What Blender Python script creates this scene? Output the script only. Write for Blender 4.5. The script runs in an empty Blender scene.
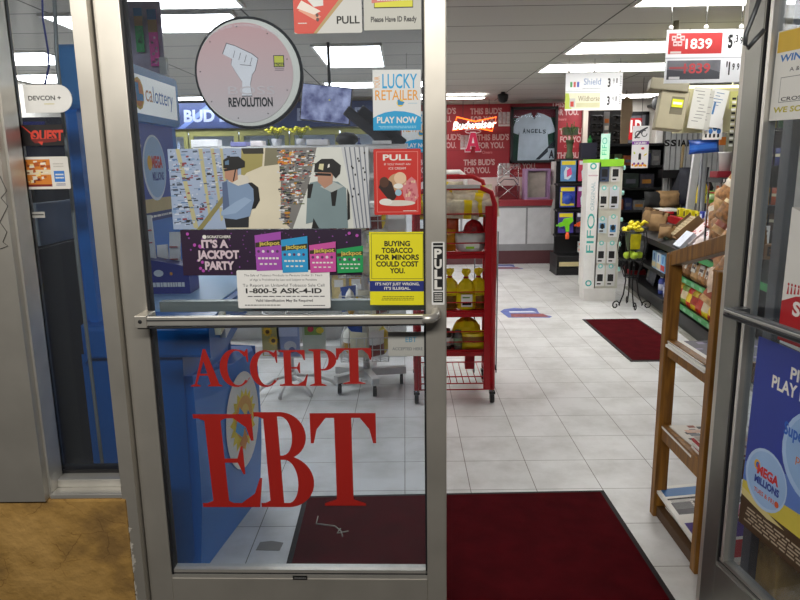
import bpy, math, random
from mathutils import Matrix, Vector
random.seed(7)
SC = bpy.context.scene
COL = SC.collection

# ---------------- camera, world, lights, exposure ----------------
CAMH = 1.484
FPX = 665.1
PITCH, ROLL, YAW = math.radians(11.5), math.radians(-0.8165), math.radians(-0.5345)

def cam_rows():
    cy, sy = math.cos(YAW), math.sin(YAW)
    cp, sp = math.cos(PITCH), math.sin(PITCH)
    cr, sr = math.cos(ROLL), math.sin(ROLL)
    Ry = Matrix(((cy, -sy, 0), (sy, cy, 0), (0, 0, 1)))
    A = Matrix(((1, 0, 0), (0, 0, -1), (0, 1, 0)))
    Rx = Matrix(((1, 0, 0), (0, cp, -sp), (0, sp, cp)))
    Rz = Matrix(((cr, -sr, 0), (sr, cr, 0), (0, 0, 1)))
    return Rz @ Rx @ A @ Ry
RW = cam_rows()
cam_d = bpy.data.cameras.new('camera')
cam = bpy.data.objects.new('camera', cam_d)
COL.objects.link(cam)
cam_d.sensor_width = 36.0
cam_d.lens = 36.0 * FPX / 800.0
cam_d.clip_start = 0.02
R3 = Matrix((RW[0], -RW[1], -RW[2])).transposed()
cam.matrix_world = Matrix.Translation((0, 0, CAMH)) @ R3.to_4x4()
SC.camera = cam

w = bpy.data.worlds.new('night_sky')
SC.world = w
w.use_nodes = True
w.node_tree.nodes['Background'].inputs[0].default_value = (0.10, 0.12, 0.17, 1)
w.node_tree.nodes['Background'].inputs[1].default_value = 0.10

def area(name, loc, rot, sx, sy, power, col=(1, 1, 1)):
    l = bpy.data.lights.new(name, 'AREA')
    l.shape = 'RECTANGLE'; l.size = sx; l.size_y = sy; l.energy = power; l.color = col
    o = bpy.data.objects.new(name, l); COL.objects.link(o)
    o.location = loc; o.rotation_euler = rot
    return o
# the long lamp under the entrance canopy, above the pavement in front of the doors
area('canopy_lamp', (-0.65, -0.35, 2.56), (math.radians(55), 0, 0), 2.4, 0.25, 60.0, (1.0, 0.96, 0.89))
PANEL_EMIT = 12.0        # ceiling light panels

SC.view_settings.view_transform = 'Standard'
SC.view_settings.look = 'None'
SC.view_settings.gamma = 1.0
SC.view_settings.exposure = 0.0
SC.view_settings.use_curve_mapping = False

# ---------------- helpers ----------------
def ray(u, v):
    c = Vector(((u - 400) / FPX, (v - 300) / FPX, 1.0))
    return RW.transposed() @ c
def at(u, v, Y):
    d = ray(u, v); k = Y / d.y
    return Vector((d.x * k, Y, CAMH + d.z * k))
def atx(u, v, X):
    d = ray(u, v); k = X / d.x
    return Vector((X, d.y * k, CAMH + d.z * k))
def atz(u, v, Z=0.0):
    d = ray(u, v); k = (Z - CAMH) / d.z
    return Vector((d.x * k, d.y * k, Z))

def lin(h):
    h = h.lstrip('#')
    o = []
    for i in (0, 2, 4):
        c = int(h[i:i + 2], 16) / 255.0
        o.append(c / 12.92 if c <= 0.04045 else ((c + 0.055) / 1.055) ** 2.4)
    return o
MATS = {}
def mat(h, rough=0.5, metal=0.0, var=0.06, scale=9.0, emit=0.0, bump=0.0, name=None):
    key = (h, rough, metal, var, scale, emit, bump)
    if key in MATS: return MATS[key]
    m = bpy.data.materials.new(name or 'mat_' + h.strip('#'))
    m.use_nodes = True
    nt = m.node_tree; b = nt.nodes['Principled BSDF']
    c = lin(h)
    b.inputs['Roughness'].default_value = rough
    b.inputs['Metallic'].default_value = metal
    if emit:
        b.inputs['Base Color'].default_value = (*c, 1)
        b.inputs['Emission Color'].default_value = (*c, 1)
        b.inputs['Emission Strength'].default_value = emit
    else:
        tc = nt.nodes.new('ShaderNodeTexCoord')
        n = nt.nodes.new('ShaderNodeTexNoise'); n.inputs['Scale'].default_value = scale
        n.inputs['Detail'].default_value = 4
        nt.links.new(tc.outputs['Object'], n.inputs['Vector'])
        r = nt.nodes.new('ShaderNodeValToRGB')
        r.color_ramp.elements[0].position = 0.3; r.color_ramp.elements[1].position = 0.7
        r.color_ramp.elements[0].color = (*[x * (1 - var) for x in c], 1)
        r.color_ramp.elements[1].color = (*[min(1, x * (1 + var)) for x in c], 1)
        nt.links.new(n.outputs['Fac'], r.inputs['Fac'])
        nt.links.new(r.outputs['Color'], b.inputs['Base Color'])
        if bump:
            bp = nt.nodes.new('ShaderNodeBump'); bp.inputs['Strength'].default_value = bump
            bp.inputs['Distance'].default_value = 0.01
            nt.links.new(n.outputs['Fac'], bp.inputs['Height'])
            nt.links.new(bp.outputs['Normal'], b.inputs['Normal'])
    MATS[key] = m
    return m

def glass_mat(name, tint=(0.89, 0.93, 0.97), refl=1.0, haze=0.016):
    m = bpy.data.materials.new(name); m.use_nodes = True
    nt = m.node_tree; nt.nodes.remove(nt.nodes['Principled BSDF'])
    t = nt.nodes.new('ShaderNodeBsdfTransparent'); t.inputs[0].default_value = (*tint, 1)
    g = nt.nodes.new('ShaderNodeBsdfGlossy'); g.inputs['Roughness'].default_value = 0.02
    f = nt.nodes.new('ShaderNodeFresnel'); f.inputs['IOR'].default_value = 1.45
    ge = nt.nodes.new('ShaderNodeNewGeometry'); bi = nt.nodes.new('ShaderNodeMath'); bi.operation = 'MULTIPLY_ADD'
    bi.inputs[1].default_value = 1 / 1.45 - 1.45; bi.inputs[2].default_value = 1.45      # same reflectance from inside the thin pane
    nt.links.new(ge.outputs['Backfacing'], bi.inputs[0]); nt.links.new(bi.outputs[0], f.inputs['IOR'])
    mu = nt.nodes.new('ShaderNodeMath'); mu.operation = 'MULTIPLY'; mu.inputs[1].default_value = refl
    mx = nt.nodes.new('ShaderNodeMixShader')
    nt.links.new(f.outputs[0], mu.inputs[0]); nt.links.new(mu.outputs[0], mx.inputs[0])
    nt.links.new(t.outputs[0], mx.inputs[1]); nt.links.new(g.outputs[0], mx.inputs[2])
    df = nt.nodes.new('ShaderNodeBsdfDiffuse'); df.inputs[0].default_value = (0.75, 0.77, 0.82, 1)
    m2 = nt.nodes.new('ShaderNodeMixShader'); m2.inputs[0].default_value = haze  # pale diffuse mix puts the reflected haze into the pane
    nt.links.new(mx.outputs[0], m2.inputs[1]); nt.links.new(df.outputs[0], m2.inputs[2])
    nt.links.new(m2.outputs[0], nt.nodes['Material Output'].inputs[0])
    return m

FONTC = {}
def text_geo(s, bold):
    k = (s, bold)
    if k in FONTC: return FONTC[k]
    cu = bpy.data.curves.new('t', 'FONT'); cu.body = s; cu.size = 1.0
    cu.offset = bold; cu.resolution_u = 3; cu.fill_mode = 'FRONT'
    o = bpy.data.objects.new('t', cu)
    me = bpy.data.meshes.new_from_object(o)
    vs = [(v.co.x, v.co.y) for v in me.vertices]
    fs = [tuple(p.vertices) for p in me.polygons]
    bpy.data.objects.remove(o); bpy.data.curves.remove(cu); bpy.data.meshes.remove(me)
    FONTC[k] = (vs, fs)
    return vs, fs

class MB:
    """collects geometry with a material per face, then links it as ONE mesh object"""
    def __init__(s, T=None):
        s.v = []; s.f = []; s.mi = []; s.mats = []; s.T = T; s.sm = []
    def m(s, mt):
        if mt not in s.mats: s.mats.append(mt)
        return s.mats.index(mt)
    def add(s, vs, fs, mt, smooth=False):
        b = len(s.v)
        for p in vs:
            p = Vector(p)
            s.v.append(s.T @ p if s.T else p)
        i = s.m(mt)
        for f in fs:
            s.f.append(tuple(b + k for k in f)); s.mi.append(i); s.sm.append(smooth)
        return s
    def box(s, x0, x1, y0, y1, z0, z1, mt):
        vs = [(x0, y0, z0), (x1, y0, z0), (x1, y1, z0), (x0, y1, z0), (x0, y0, z1), (x1, y0, z1), (x1, y1, z1), (x0, y1, z1)]
        fs = [(0, 3, 2, 1), (4, 5, 6, 7), (0, 1, 5, 4), (1, 2, 6, 5), (2, 3, 7, 6), (3, 0, 4, 7)]
        return s.add(vs, fs, mt)
    def obox(s, c, size, mt, R=None):
        """box centred at c, rotated by R"""
        x, y, z = [k / 2 for k in size]
        vs = [(-x, -y, -z), (x, -y, -z), (x, y, -z), (-x, y, -z), (-x, -y, z), (x, -y, z), (x, y, z), (-x, y, z)]
        c = Vector(c)
        vs = [c + ((R @ Vector(p)) if R else Vector(p)) for p in vs]
        fs = [(0, 3, 2, 1), (4, 5, 6, 7), (0, 1, 5, 4), (1, 2, 6, 5), (2, 3, 7, 6), (3, 0, 4, 7)]
        return s.add(vs, fs, mt)
    def beam(s, a, b, wd, th, mt, up=(0, 0, 1)):
        """rectangular bar from a to b"""
        a = Vector(a); b = Vector(b); d = (b - a)
        L = d.length; d.normalize(); u = Vector(up)
        if abs(d.dot(u)) > 0.98: u = Vector((0, 1, 0))
        x = d.cross(u).normalized(); z = x.cross(d).normalized()
        R = Matrix((x, d, z)).transposed()
        return s.obox((a + b) / 2, (wd, L, th), mt, R)
    def prism(s, pts, axis, a0, a1, mt, smooth=False):
        """extrude a 2-D outline along axis: 'y' -> pts are (x,z); 'x' -> (y,z); 'z' -> (x,y)"""
        n = len(pts)
        def mk(p, a):
            return {'y': (p[0], a, p[1]), 'x': (a, p[0], p[1]), 'z': (p[0], p[1], a)}[axis]
        vs = [mk(p, a0) for p in pts] + [mk(p, a1) for p in pts]
        s.add(vs, [tuple(range(n)), tuple(range(2 * n - 1, n - 1, -1))], mt)
        b = len(s.v) - 2 * n; i = s.m(mt)
        for k in range(n):
            j = (k + 1) % n
            s.f.append((b + k, b + j, b + n + j, b + n + k)); s.mi.append(i); s.sm.append(smooth)
        return s
    def poly(s, pts, mt, y=0.0):
        """flat printed shape in the local XZ plane"""
        return s.add([(p[0], y, p[1]) for p in pts], [tuple(range(len(pts)))], mt)
    def rect(s, x0, x1, z0, z1, mt, y=0.0):
        return s.poly([(x0, z0), (x1, z0), (x1, z1), (x0, z1)], mt, y)
    def disc(s, cx, cz, rx, rz, mt, y=0.0, n=28, a0=0, a1=360):
        full = (a1 - a0) >= 360
        k = n if full else n + 1
        pts = [(cx + rx * math.cos(math.radians(a0 + (a1 - a0) * i / n)), cz + rz * math.sin(math.radians(a0 + (a1 - a0) * i / n))) for i in range(k)]
        return s.poly(pts, mt, y)
    def text(s, t, mt, x, z, h, y=0.0, w=None, al='C', bold=0.0, shear=0.0, rot=0.0, curve=0.0):
        """flat lettering: h cap height; w fits the width; al L/C/R; z baseline"""
        vs, fs = text_geo(t, bold)
        if not vs: return s
        x0 = min(p[0] for p in vs); x1 = max(p[0] for p in vs)
        k = h / 0.70
        kx = k if w is None else w / (x1 - x0)
        W = (x1 - x0) * kx
        ox = {'L': 0, 'C': -W / 2, 'R': -W}[al]
        out = []
        c, sn = math.cos(rot), math.sin(rot)
        for p in vs:
            px = (p[0] - x0) * kx + ox + p[1] * k * shear; pz = p[1] * k
            if curve: pz += curve * px * px
            out.append((x + px * c - pz * sn, y, z + px * sn + pz * c))
        return s.add(out, fs, mt)
    def lines(s, x0, x1, z0, z1, n, mt, y=0.0, th=0.45):
        """unreadable fine print as rows of small dashes"""
        hh = (z1 - z0) / n
        for i in range(n):
            z = z1 - hh * (i + 0.75); x = x0 + random.random() * (x1 - x0) * 0.06
            while x < x1:
                L = (x1 - x0) * random.uniform(0.03, 0.10)
                s.rect(x, min(x + L, x1), z, z + hh * th, mt, y); x += L + (x1 - x0) * 0.015
        return s
    def tube(s, pts, r, mt, n=8, closed=False, cap=True):
        pts = [Vector(p) for p in pts]
        N = len(pts); vs = []; ref = None
        for i, p in enumerate(pts):
            if closed: d = pts[(i + 1) % N] - pts[i - 1]
            else: d = pts[min(i + 1, N - 1)] - pts[max(i - 1, 0)]
            d.normalize()
            if ref is None:
                ref = Vector((0, 0, 1)) if abs(d.z) < 0.9 else Vector((1, 0, 0))
            x = d.cross(ref).normalized(); z = x.cross(d).normalized(); ref = z
            rr = r[i] if isinstance(r, (list, tuple)) else r
            for k in range(n):
                a = 2 * math.pi * k / n
                vs.append(p + x * (rr * math.cos(a)) + z * (rr * math.sin(a)))
        fs = []
        for i in range(N if closed else N - 1):
            j = (i + 1) % N
            for k in range(n):
                l = (k + 1) % n
                fs.append((i * n + k, i * n + l, j * n + l, j * n + k))
        if cap and not closed:
            fs.append(tuple(range(n - 1, -1, -1))); fs.append(tuple(range((N - 1) * n, N * n)))
        return s.add(vs, fs, mt, True)
    def lathe(s, prof, mt, c=(0, 0, 0), n=18, axis='z', smooth=True):
        vs = []; fs = []
        for (r, h) in prof:
            for k in range(n):
                a = 2 * math.pi * k / n
                q = (r * math.cos(a), r * math.sin(a), h)
                if axis == 'y': q = (q[0], q[2], q[1])
                if axis == 'x': q = (q[2], q[0], q[1])
                vs.append((q[0] + c[0], q[1] + c[1], q[2] + c[2]))
        for i in range(len(prof) - 1):
            for k in range(n):
                l = (k + 1) % n
                fs.append((i * n + k, i * n + l, (i + 1) * n + l, (i + 1) * n + k))
        fs.append(tuple(range(n - 1, -1, -1))); fs.append(tuple(range((len(prof) - 1) * n, len(prof) * n)))
        return s.add(vs, fs, mt, smooth)
    def pillow(s, wd, ht, th, mt, band=None, c=(0, 0, 0), R=None, seed=0, nx=8, nz=10, pat=None):
        """a filled snack bag with crimped ends, upright, facing -y; band = second colour rows"""
        rnd = random.Random(seed)
        c = Vector(c); b = len(s.v)
        def pt(i, j, side):
            u = i / nx * 2 - 1; v = j / nz * 2 - 1
            t = th / 2 * max(0, (1 - u ** 4)) ** 0.6 * max(0, (1 - abs(v) ** 3.5)) ** 0.7
            edge = abs(u) == 1 or abs(v) == 1
            k = 0 if edge else rnd.uniform(-1, 1) * th * 0.07
            x = u * wd / 2 * (1 - 0.06 * (1 - abs(v) ** 3)); z = v * ht / 2
            p = Vector((x, side * (t + k), z))
            return c + (R @ p if R else p)
        for side in (-1, 1):
            vs = [pt(i, j, side) for j in range(nz + 1) for i in range(nx + 1)]
            for j in range(nz):
                fs = []
                for i in range(nx):
                    a = j * (nx + 1) + i
                    q = (a, a + 1, a + nx + 2, a + nx + 1)
                    fs.append(q if side < 0 else q[::-1])
                mm = mt
                if band and band[1] <= j < band[2]: mm = band[0]
                if pat:
                    o = len(s.v)
                    s.add(vs, fs, mm, True) if False else None
                base = len(s.v)
                s.add([vs[k] for k in range(len(vs))] if j == 0 else [], [], mm)
                if j == 0: start = base
                ii = s.m(mm)
                for f in fs:
                    s.f.append(tuple(start + k for k in f)); s.mi.append(ii); s.sm.append(True)
        return s
    def build(s, name, parent=None, loc=None, rotz=0.0, rot=None, bevel=0.0):
        me = bpy.data.meshes.new(name)
        me.from_pydata([tuple(p) for p in s.v], [], s.f)
        for mt in s.mats: me.materials.append(mt)
        me.polygons.foreach_set('material_index', s.mi)
        me.polygons.foreach_set('use_smooth', s.sm)
        me.update()
        o = bpy.data.objects.new(name, me); COL.objects.link(o)
        if parent: o.parent = parent
        if loc is not None: o.location = loc
        if rot is not None: o.rotation_euler = rot
        elif rotz: o.rotation_euler = (0, 0, rotz)
        if bevel:
            bv = o.modifiers.new('bevel', 'BEVEL'); bv.width = bevel; bv.segments = 2; bv.limit_method = 'ANGLE'
        return o

def tag(o, label=None, cat=None, group=None, kind=None):
    if label: o['label'] = label
    if cat: o['category'] = cat
    if group: o['group'] = group
    if kind: o['kind'] = kind
    return o
def thing(name, label, cat, loc=(0, 0, 0), rotz=0.0, group=None, kind=None, rot=None):
    o = bpy.data.objects.new(name, None); COL.objects.link(o)
    o.empty_display_size = 0.1
    o.location = loc; o.rotation_euler = rot if rot is not None else (0, 0, rotz)
    return tag(o, label, cat, group, kind)
def struct(o, label=None):
    o['kind'] = 'structure'
    if label: o['label'] = label
    return o
def copy_tree(o, parent=None, loc=None, rotz=None, label=None):
    c = o.copy(); COL.objects.link(c)
    if parent: c.parent = parent
    if loc is not None: c.location = loc
    if rotz is not None: c.rotation_euler = (0, 0, rotz)
    if label: c['label'] = label
    for ch in list(KIDS.get(o.name, [])): copy_tree(ch, c)
    return c
KIDS = {}
def part(mb, name, parent, label=None, **k):
    o = mb.build(name, parent, **k)
    KIDS.setdefault(parent.name, []).append(o)
    if label: o['label'] = label
    return o
def RX(a): return Matrix.Rotation(math.radians(a), 3, 'X')
def RY(a): return Matrix.Rotation(math.radians(a), 3, 'Y')
def RZ(a): return Matrix.Rotation(math.radians(a), 3, 'Z')
ORD = ('first', 'second', 'third', 'fourth', 'fifth', 'sixth', 'seventh', 'eighth', 'ninth', 'tenth', 'eleventh', 'twelfth')
# ---------------- the setting ----------------
def floor_mat():
    m = bpy.data.materials.new('vinyl_tile'); m.use_nodes = True
    nt = m.node_tree; b = nt.nodes['Principled BSDF']
    geo = nt.nodes.new('ShaderNodeNewGeometry')
    mp = nt.nodes.new('ShaderNodeMapping'); mp.inputs['Location'].default_value = (-0.2886, -0.1096, 0)
    br = nt.nodes.new('ShaderNodeTexBrick'); br.offset = 0; br.squash = 1
    br.inputs['Color1'].default_value = (*lin('#cfcfce'), 1); br.inputs['Color2'].default_value = (*lin('#d8d8d7'), 1)
    br.inputs['Mortar'].default_value = (*lin('#6b655d'), 1)
    br.inputs['Scale'].default_value = 1; br.inputs['Mortar Size'].default_value = 0.0022
    br.inputs['Mortar Smooth'].default_value = 0.4
    br.inputs['Brick Width'].default_value = 0.3048; br.inputs['Row Height'].default_value = 0.3048
    nt.links.new(geo.outputs['Position'], mp.inputs['Vector']); nt.links.new(mp.outputs[0], br.inputs['Vector'])
    n = nt.nodes.new('ShaderNodeTexNoise'); n.inputs['Scale'].default_value = 3.2; n.inputs['Detail'].default_value = 7
    n.inputs['Roughness'].default_value = 0.65
    nt.links.new(geo.outputs['Position'], n.inputs['Vector'])
    r = nt.nodes.new('ShaderNodeValToRGB')
    r.color_ramp.elements[0].position = 0.33; r.color_ramp.elements[0].color = (0.74, 0.73, 0.71, 1)
    r.color_ramp.elements[1].position = 0.58; r.color_ramp.elements[1].color = (1, 1, 1, 1)
    nt.links.new(n.outputs['Fac'], r.inputs['Fac'])
    mx = nt.nodes.new('ShaderNodeMixRGB'); mx.blend_type = 'MULTIPLY'; mx.inputs[0].default_value = 1
    nt.links.new(br.outputs['Color'], mx.inputs[1]); nt.links.new(r.outputs['Color'], mx.inputs[2])
    nt.links.new(mx.outputs[0], b.inputs['Base Color'])
    b.inputs['Roughness'].default_value = 0.34
    return m
def ceil_mat():
    m = bpy.data.materials.new('ceiling_board'); m.use_nodes = True
    nt = m.node_tree; b = nt.nodes['Principled BSDF']
    geo = nt.nodes.new('ShaderNodeNewGeometry')
    mp = nt.nodes.new('ShaderNodeMapping'); mp.inputs['Location'].default_value = (-0.21, -0.19, 0)
    br = nt.nodes.new('ShaderNodeTexBrick'); br.offset = 0; br.squash = 1
    br.inputs['Color1'].default_value = (*lin('#adaba6'), 1); br.inputs['Color2'].default_value = (*lin('#b6b4b0'), 1)
    br.inputs['Mortar'].default_value = (*lin('#3c3a38'), 1)
    br.inputs['Scale'].default_value = 1; br.inputs['Mortar Size'].default_value = 0.007
    br.inputs['Brick Width'].default_value = 1.22; br.inputs['Row Height'].default_value = 0.61
    nt.links.new(geo.outputs['Position'], mp.inputs['Vector']); nt.links.new(mp.outputs[0], br.inputs['Vector'])
    nt.links.new(br.outputs['Color'], b.inputs['Base Color'])
    b.inputs['Roughness'].default_value = 0.8
    return m
def stucco_mat():
    m = bpy.data.materials.new('yellow_stucco'); m.use_nodes = True
    nt = m.node_tree; b = nt.nodes['Principled BSDF']
    geo = nt.nodes.new('ShaderNodeNewGeometry')
    n = nt.nodes.new('ShaderNodeTexNoise'); n.inputs['Scale'].default_value = 7; n.inputs['Detail'].default_value = 9
    n2 = nt.nodes.new('ShaderNodeTexNoise'); n2.inputs['Scale'].default_value = 38; n2.inputs['Detail'].default_value = 5
    mpv = nt.nodes.new('ShaderNodeMapping'); mpv.inputs['Scale'].default_value = (6, 6, 11)
    nd = nt.nodes.new('ShaderNodeMixRGB'); nd.inputs[0].default_value = 0.10
    vo = nt.nodes.new('ShaderNodeTexVoronoi'); vo.feature = 'DISTANCE_TO_EDGE'; vo.inputs['Scale'].default_value = 1
    nt.links.new(geo.outputs['Position'], nd.inputs[1])
    nt.links.new(geo.outputs['Position'], n.inputs['Vector']); nt.links.new(geo.outputs['Position'], n2.inputs['Vector'])
    nt.links.new(n.outputs['Color'], nd.inputs[2]); nt.links.new(nd.outputs[0], mpv.inputs['Vector']); nt.links.new(mpv.outputs[0], vo.inputs['Vector'])
    r = nt.nodes.new('ShaderNodeValToRGB')
    e = r.color_ramp.elements
    e[0].position = 0.30; e[0].color = (*lin('#8a6a3a'), 1)
    e[1].position = 0.62; e[1].color = (*lin('#c39a58'), 1)
    k = e.new(0.44); k.color = (*lin('#ae8747'), 1)
    nt.links.new(n.outputs['Fac'], r.inputs['Fac'])
    cr = nt.nodes.new('ShaderNodeValToRGB'); cr.color_ramp.elements[0].color = (0.55, 0.48, 0.42, 1); cr.color_ramp.elements[1].position = 0.007
    cr.color_ramp.elements[1].color = (1, 1, 1, 1)
    nt.links.new(vo.outputs['Distance'], cr.inputs['Fac'])
    # cracks only where the coarse noise allows
    th = nt.nodes.new('ShaderNodeValToRGB'); th.color_ramp.elements[0].position = 0.47; th.color_ramp.elements[1].position = 0.53
    nt.links.new(n.outputs['Fac'], th.inputs['Fac'])
    mxa = nt.nodes.new('ShaderNodeMixRGB'); mxa.inputs[2].default_value = (1, 1, 1, 1)
    nt.links.new(th.outputs['Color'], mxa.inputs[0]); nt.links.new(cr.outputs['Color'], mxa.inputs[1])
    mx = nt.nodes.new('ShaderNodeMixRGB'); mx.blend_type = 'MULTIPLY'; mx.inputs[0].default_value = 1
    nt.links.new(r.outputs['Color'], mx.inputs[1]); nt.links.new(mxa.outputs[0], mx.inputs[2])
    nt.links.new(mx.outputs[0], b.inputs['Base Color'])
    bp = nt.nodes.new('ShaderNodeBump'); bp.inputs['Strength'].default_value = 0.8; bp.inputs['Distance'].default_value = 0.02
    ad = nt.nodes.new('ShaderNodeMath'); ad.operation = 'ADD'
    ad2 = nt.nodes.new('ShaderNodeMath'); ad2.operation = 'MULTIPLY'; ad2.inputs[1].default_value = 0.35
    nt.links.new(n2.outputs['Fac'], ad2.inputs[0]); nt.links.new(n.outputs['Fac'], ad.inputs[0]); nt.links.new(ad2.outputs[0], ad.inputs[1])
    nt.links.new(ad.outputs[0], bp.inputs['Height']); nt.links.new(bp.outputs['Normal'], b.inputs['Normal'])
    b.inputs['Roughness'].default_value = 0.9
    return m

XL, XR, YF, YB, ZC = -4.2, 5.2, 1.95, 10.9, 2.45
WHITE = mat('#d8d6d2', 0.6); WALLW = mat('#c9c4bc', 0.8)
ALU = mat('#c8c3b9', 0.44, 0.72, 0.10, 5); ALUB = mat('#d0cdc6', 0.40, 0.7, 0.06, 14); GASK = mat('#17171a', 0.6)
ALUL, ALULB = ALU, ALUB
ALUR = mat('#8a8983', 0.42, 0.85, 0.10, 5); ALURB = mat('#a3a29d', 0.38, 0.8, 0.06, 14)  # right leaf: same aluminium, its dimmer light put into a darker colour
ALUD = mat('#5c5f62', 0.4, 0.5, 0.08, 6)
BLK = mat('#141416', 0.45); BLKM = mat('#1b1b1d', 0.7); CHROME = mat('#b9b9bb', 0.2, 0.9)
PAPER = mat('#eceae4', 0.6, 0, 0.02); PRINTK = mat('#121214', 0.6); RED = mat('#b3121b', 0.45); REDP = mat('#c9202a', 0.5)
YEL = mat('#f2e600', 0.5); NAVY = mat('#1d2a86', 0.5); BLUE = mat('#1667b4', 0.42)
GLASS = glass_mat('door_glass', refl=0.5)
CLEAR = glass_mat('clear_pane', refl=0.3, haze=0.0)

struct(MB().box(XL, XR, 1.95, YB, -0.05, 0.0, floor_mat()).build('floor'), 'white square vinyl tile shop floor with thin dark joints')
struct(MB().box(-6, 6, -6, 1.95, -0.09, -0.005, mat('#4d4a47', 0.85, 0, 0.15, 4, bump=0.2)).build('floor_outside'), 'grey concrete pavement in front of the shop doors')
struct(MB().box(XL, XR, 1.95, YB, ZC, ZC + 0.06, ceil_mat()).build('ceiling'), 'grey suspended shop ceiling of long boards')
struct(MB().box(XL, XR, YB, YB + 0.1, 0, ZC, WALLW).build('wall_back'), 'pale back wall of the shop')
struct(MB().box(XL - 0.1, XL, 1.95, YB, 0, ZC, WALLW).build('wall_left'), 'pale left side wall of the shop')
struct(MB().box(XR, XR + 0.1, 1.95, YB, 0, ZC, WALLW).build('wall_right'), 'pale right side wall of the shop')
for nm, x0, x1, s in (('wall_front_left', -3.2, -0.833, 'yellow cracked stucco knee wall under the left window'), ('wall_front_right', 1.099, 3.2, 'yellow stucco knee wall right of the open door')):
    struct(MB().box(x0, x1, 1.795, 1.96, -0.005, 0.530, stucco_mat() if s.startswith('yellow cr') else bpy.data.materials['yellow_stucco']).build(nm, bevel=0.006), s)
struct(MB().box(-3.4, 3.4, 1.80, 1.98, 2.22, 2.6, WALLW).build('wall_front'), 'lintel above the shop doors')
struct(MB().box(XL, XR, YB - 0.02, YB, 0.0, 0.10, BLKM).build('baseboard_back'), 'dark skirting along the back wall')

# wide aluminium mullion, window frame pieces, jambs
m = MB(); m.box(-1.215, -1.064, 1.785, 1.90, 0.531, 2.22, ALU); m.box(-1.064, -1.057, 1.81, 1.88, 0.531, 2.22, ALUB)
m.box(-1.245, -1.215, 1.84, 1.95, 0.531, 2.22, ALUD)
scr = [at(u, v, 1.784) for u, v in [(0, 176), (7, 191), (1, 198), (8, 206), (0, 222), (7, 232), (3, 242), (8, 246), (0, 249)]]
m.tube([p + Vector((0, -0.0005, 0)) for p in scr], 0.0011, mat('#4a4844', 0.7), 5)
struct(m.build('trim_1', bevel=0.003), 'wide aluminium mullion with a thin scratched zigzag')
m = MB(); m.box(-0.845, -0.803, 1.80, 1.95, 0.0, 2.22, ALU); m.box(-0.803, -0.800, 1.86, 1.94, 0.0, 2.22, GASK)
pl = mat('#b5b0a6', 0.9, 0, 0.2, 40, bump=0.5)
rp_ = random.Random(4); z = 0.02
while z < 0.42:
    h = rp_.uniform(.012, .05); n = 7; wv = rp_.uniform(.003, .012)
    edge = [(-0.834 + wv * rp_.uniform(.3, 1.1) * math.sin(math.pi * (q + .5) / n), z + h * q / (n - 1)) for q in range(n)]
    m.prism([(-0.834, z)] + edge + [(-0.834, z + h)], 'y', 1.7985, 1.801, pl); z += h + rp_.choice((-.004, .0, .03))
struct(m.build('trim_2', bevel=0.002), 'aluminium door jamb with dried white plaster at its foot')
m = MB(); m.box(-1.057, -0.845, 1.80, 1.93, 0.531, 0.545, ALUB); m.box(-1.057, -0.845, 1.845, 1.93, 0.545, 0.570, ALUB)
struct(m.build('trim_3', bevel=0.002), 'aluminium sill under the narrow left window')
m = MB(); m.box(0.962, 0.978, 1.955, 2.0, 0.0, 2.22, ALU); m.box(1.072, 1.098, 1.90, 1.95, 0.0, 2.22, ALUD); m.box(0.978, 1.072, 1.90, 1.95, 0.0, 0.10, ALU)
m.box(1.19, 1.21, 1.90, 1.95, 0.531, 2.22, ALUD); m.box(1.098, 3.2, 1.84, 1.95, 0.531, 0.56, ALU); m.box(1.098, 3.2, 1.88, 1.95, 1.06, 1.085, ALU)
struct(m.build('trim_4', bevel=0.002), 'aluminium jamb and mullions right of the open door')
m = MB(); m.box(-0.86, 1.06, 1.83, 1.95, 2.14, 2.22, ALU); struct(m.build('trim_5'), 'aluminium head of the double doorway')
m = MB(); m.box(-0.80, 1.0, 1.80, 1.95, -0.004, 0.012, ALU); struct(m.build('trim_6'), 'aluminium threshold under the doors')
# windows: frame + pane
def window(nm, x0, x1, z0, z1, lab):
    w_ = thing(nm, lab, None, ((x0 + x1) / 2, 1.9, z0)); w_['kind'] = 'structure'
    c = (x0 + x1) / 2
    f = MB(); f.box(x0 - c, x0 - c + 0.016, -0.008, 0.012, 0, z1 - z0, ALUD); f.box(x0 - c - .004, x0 - c, -0.006, 0.012, 0, z1 - z0, GASK)
    f.box(x1 - c - 0.006, x1 - c, -0.012, 0.03, 0, z1 - z0, GASK); f.box(x0 - c, x1 - c, -0.012, 0.03, 0, 0.012, GASK)
    part(f, 'window_frame', w_)
    part(MB().box(x0 - c + 0.02, x1 - c, 0.008, 0.013, 0.005, z1 - z0, GLASS), 'pane', w_)
    return w_
window('window_1', -1.08, -0.845, 0.57, 2.22, 'narrow glazed window left of the doors with stickers on it')
window('window_2', -2.6, -1.245, 0.56, 2.22, 'shop window left of the wide mullion')
window('window_3', 1.21, 3.2, 0.55, 2.22, 'shop window right of the open door')

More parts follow.
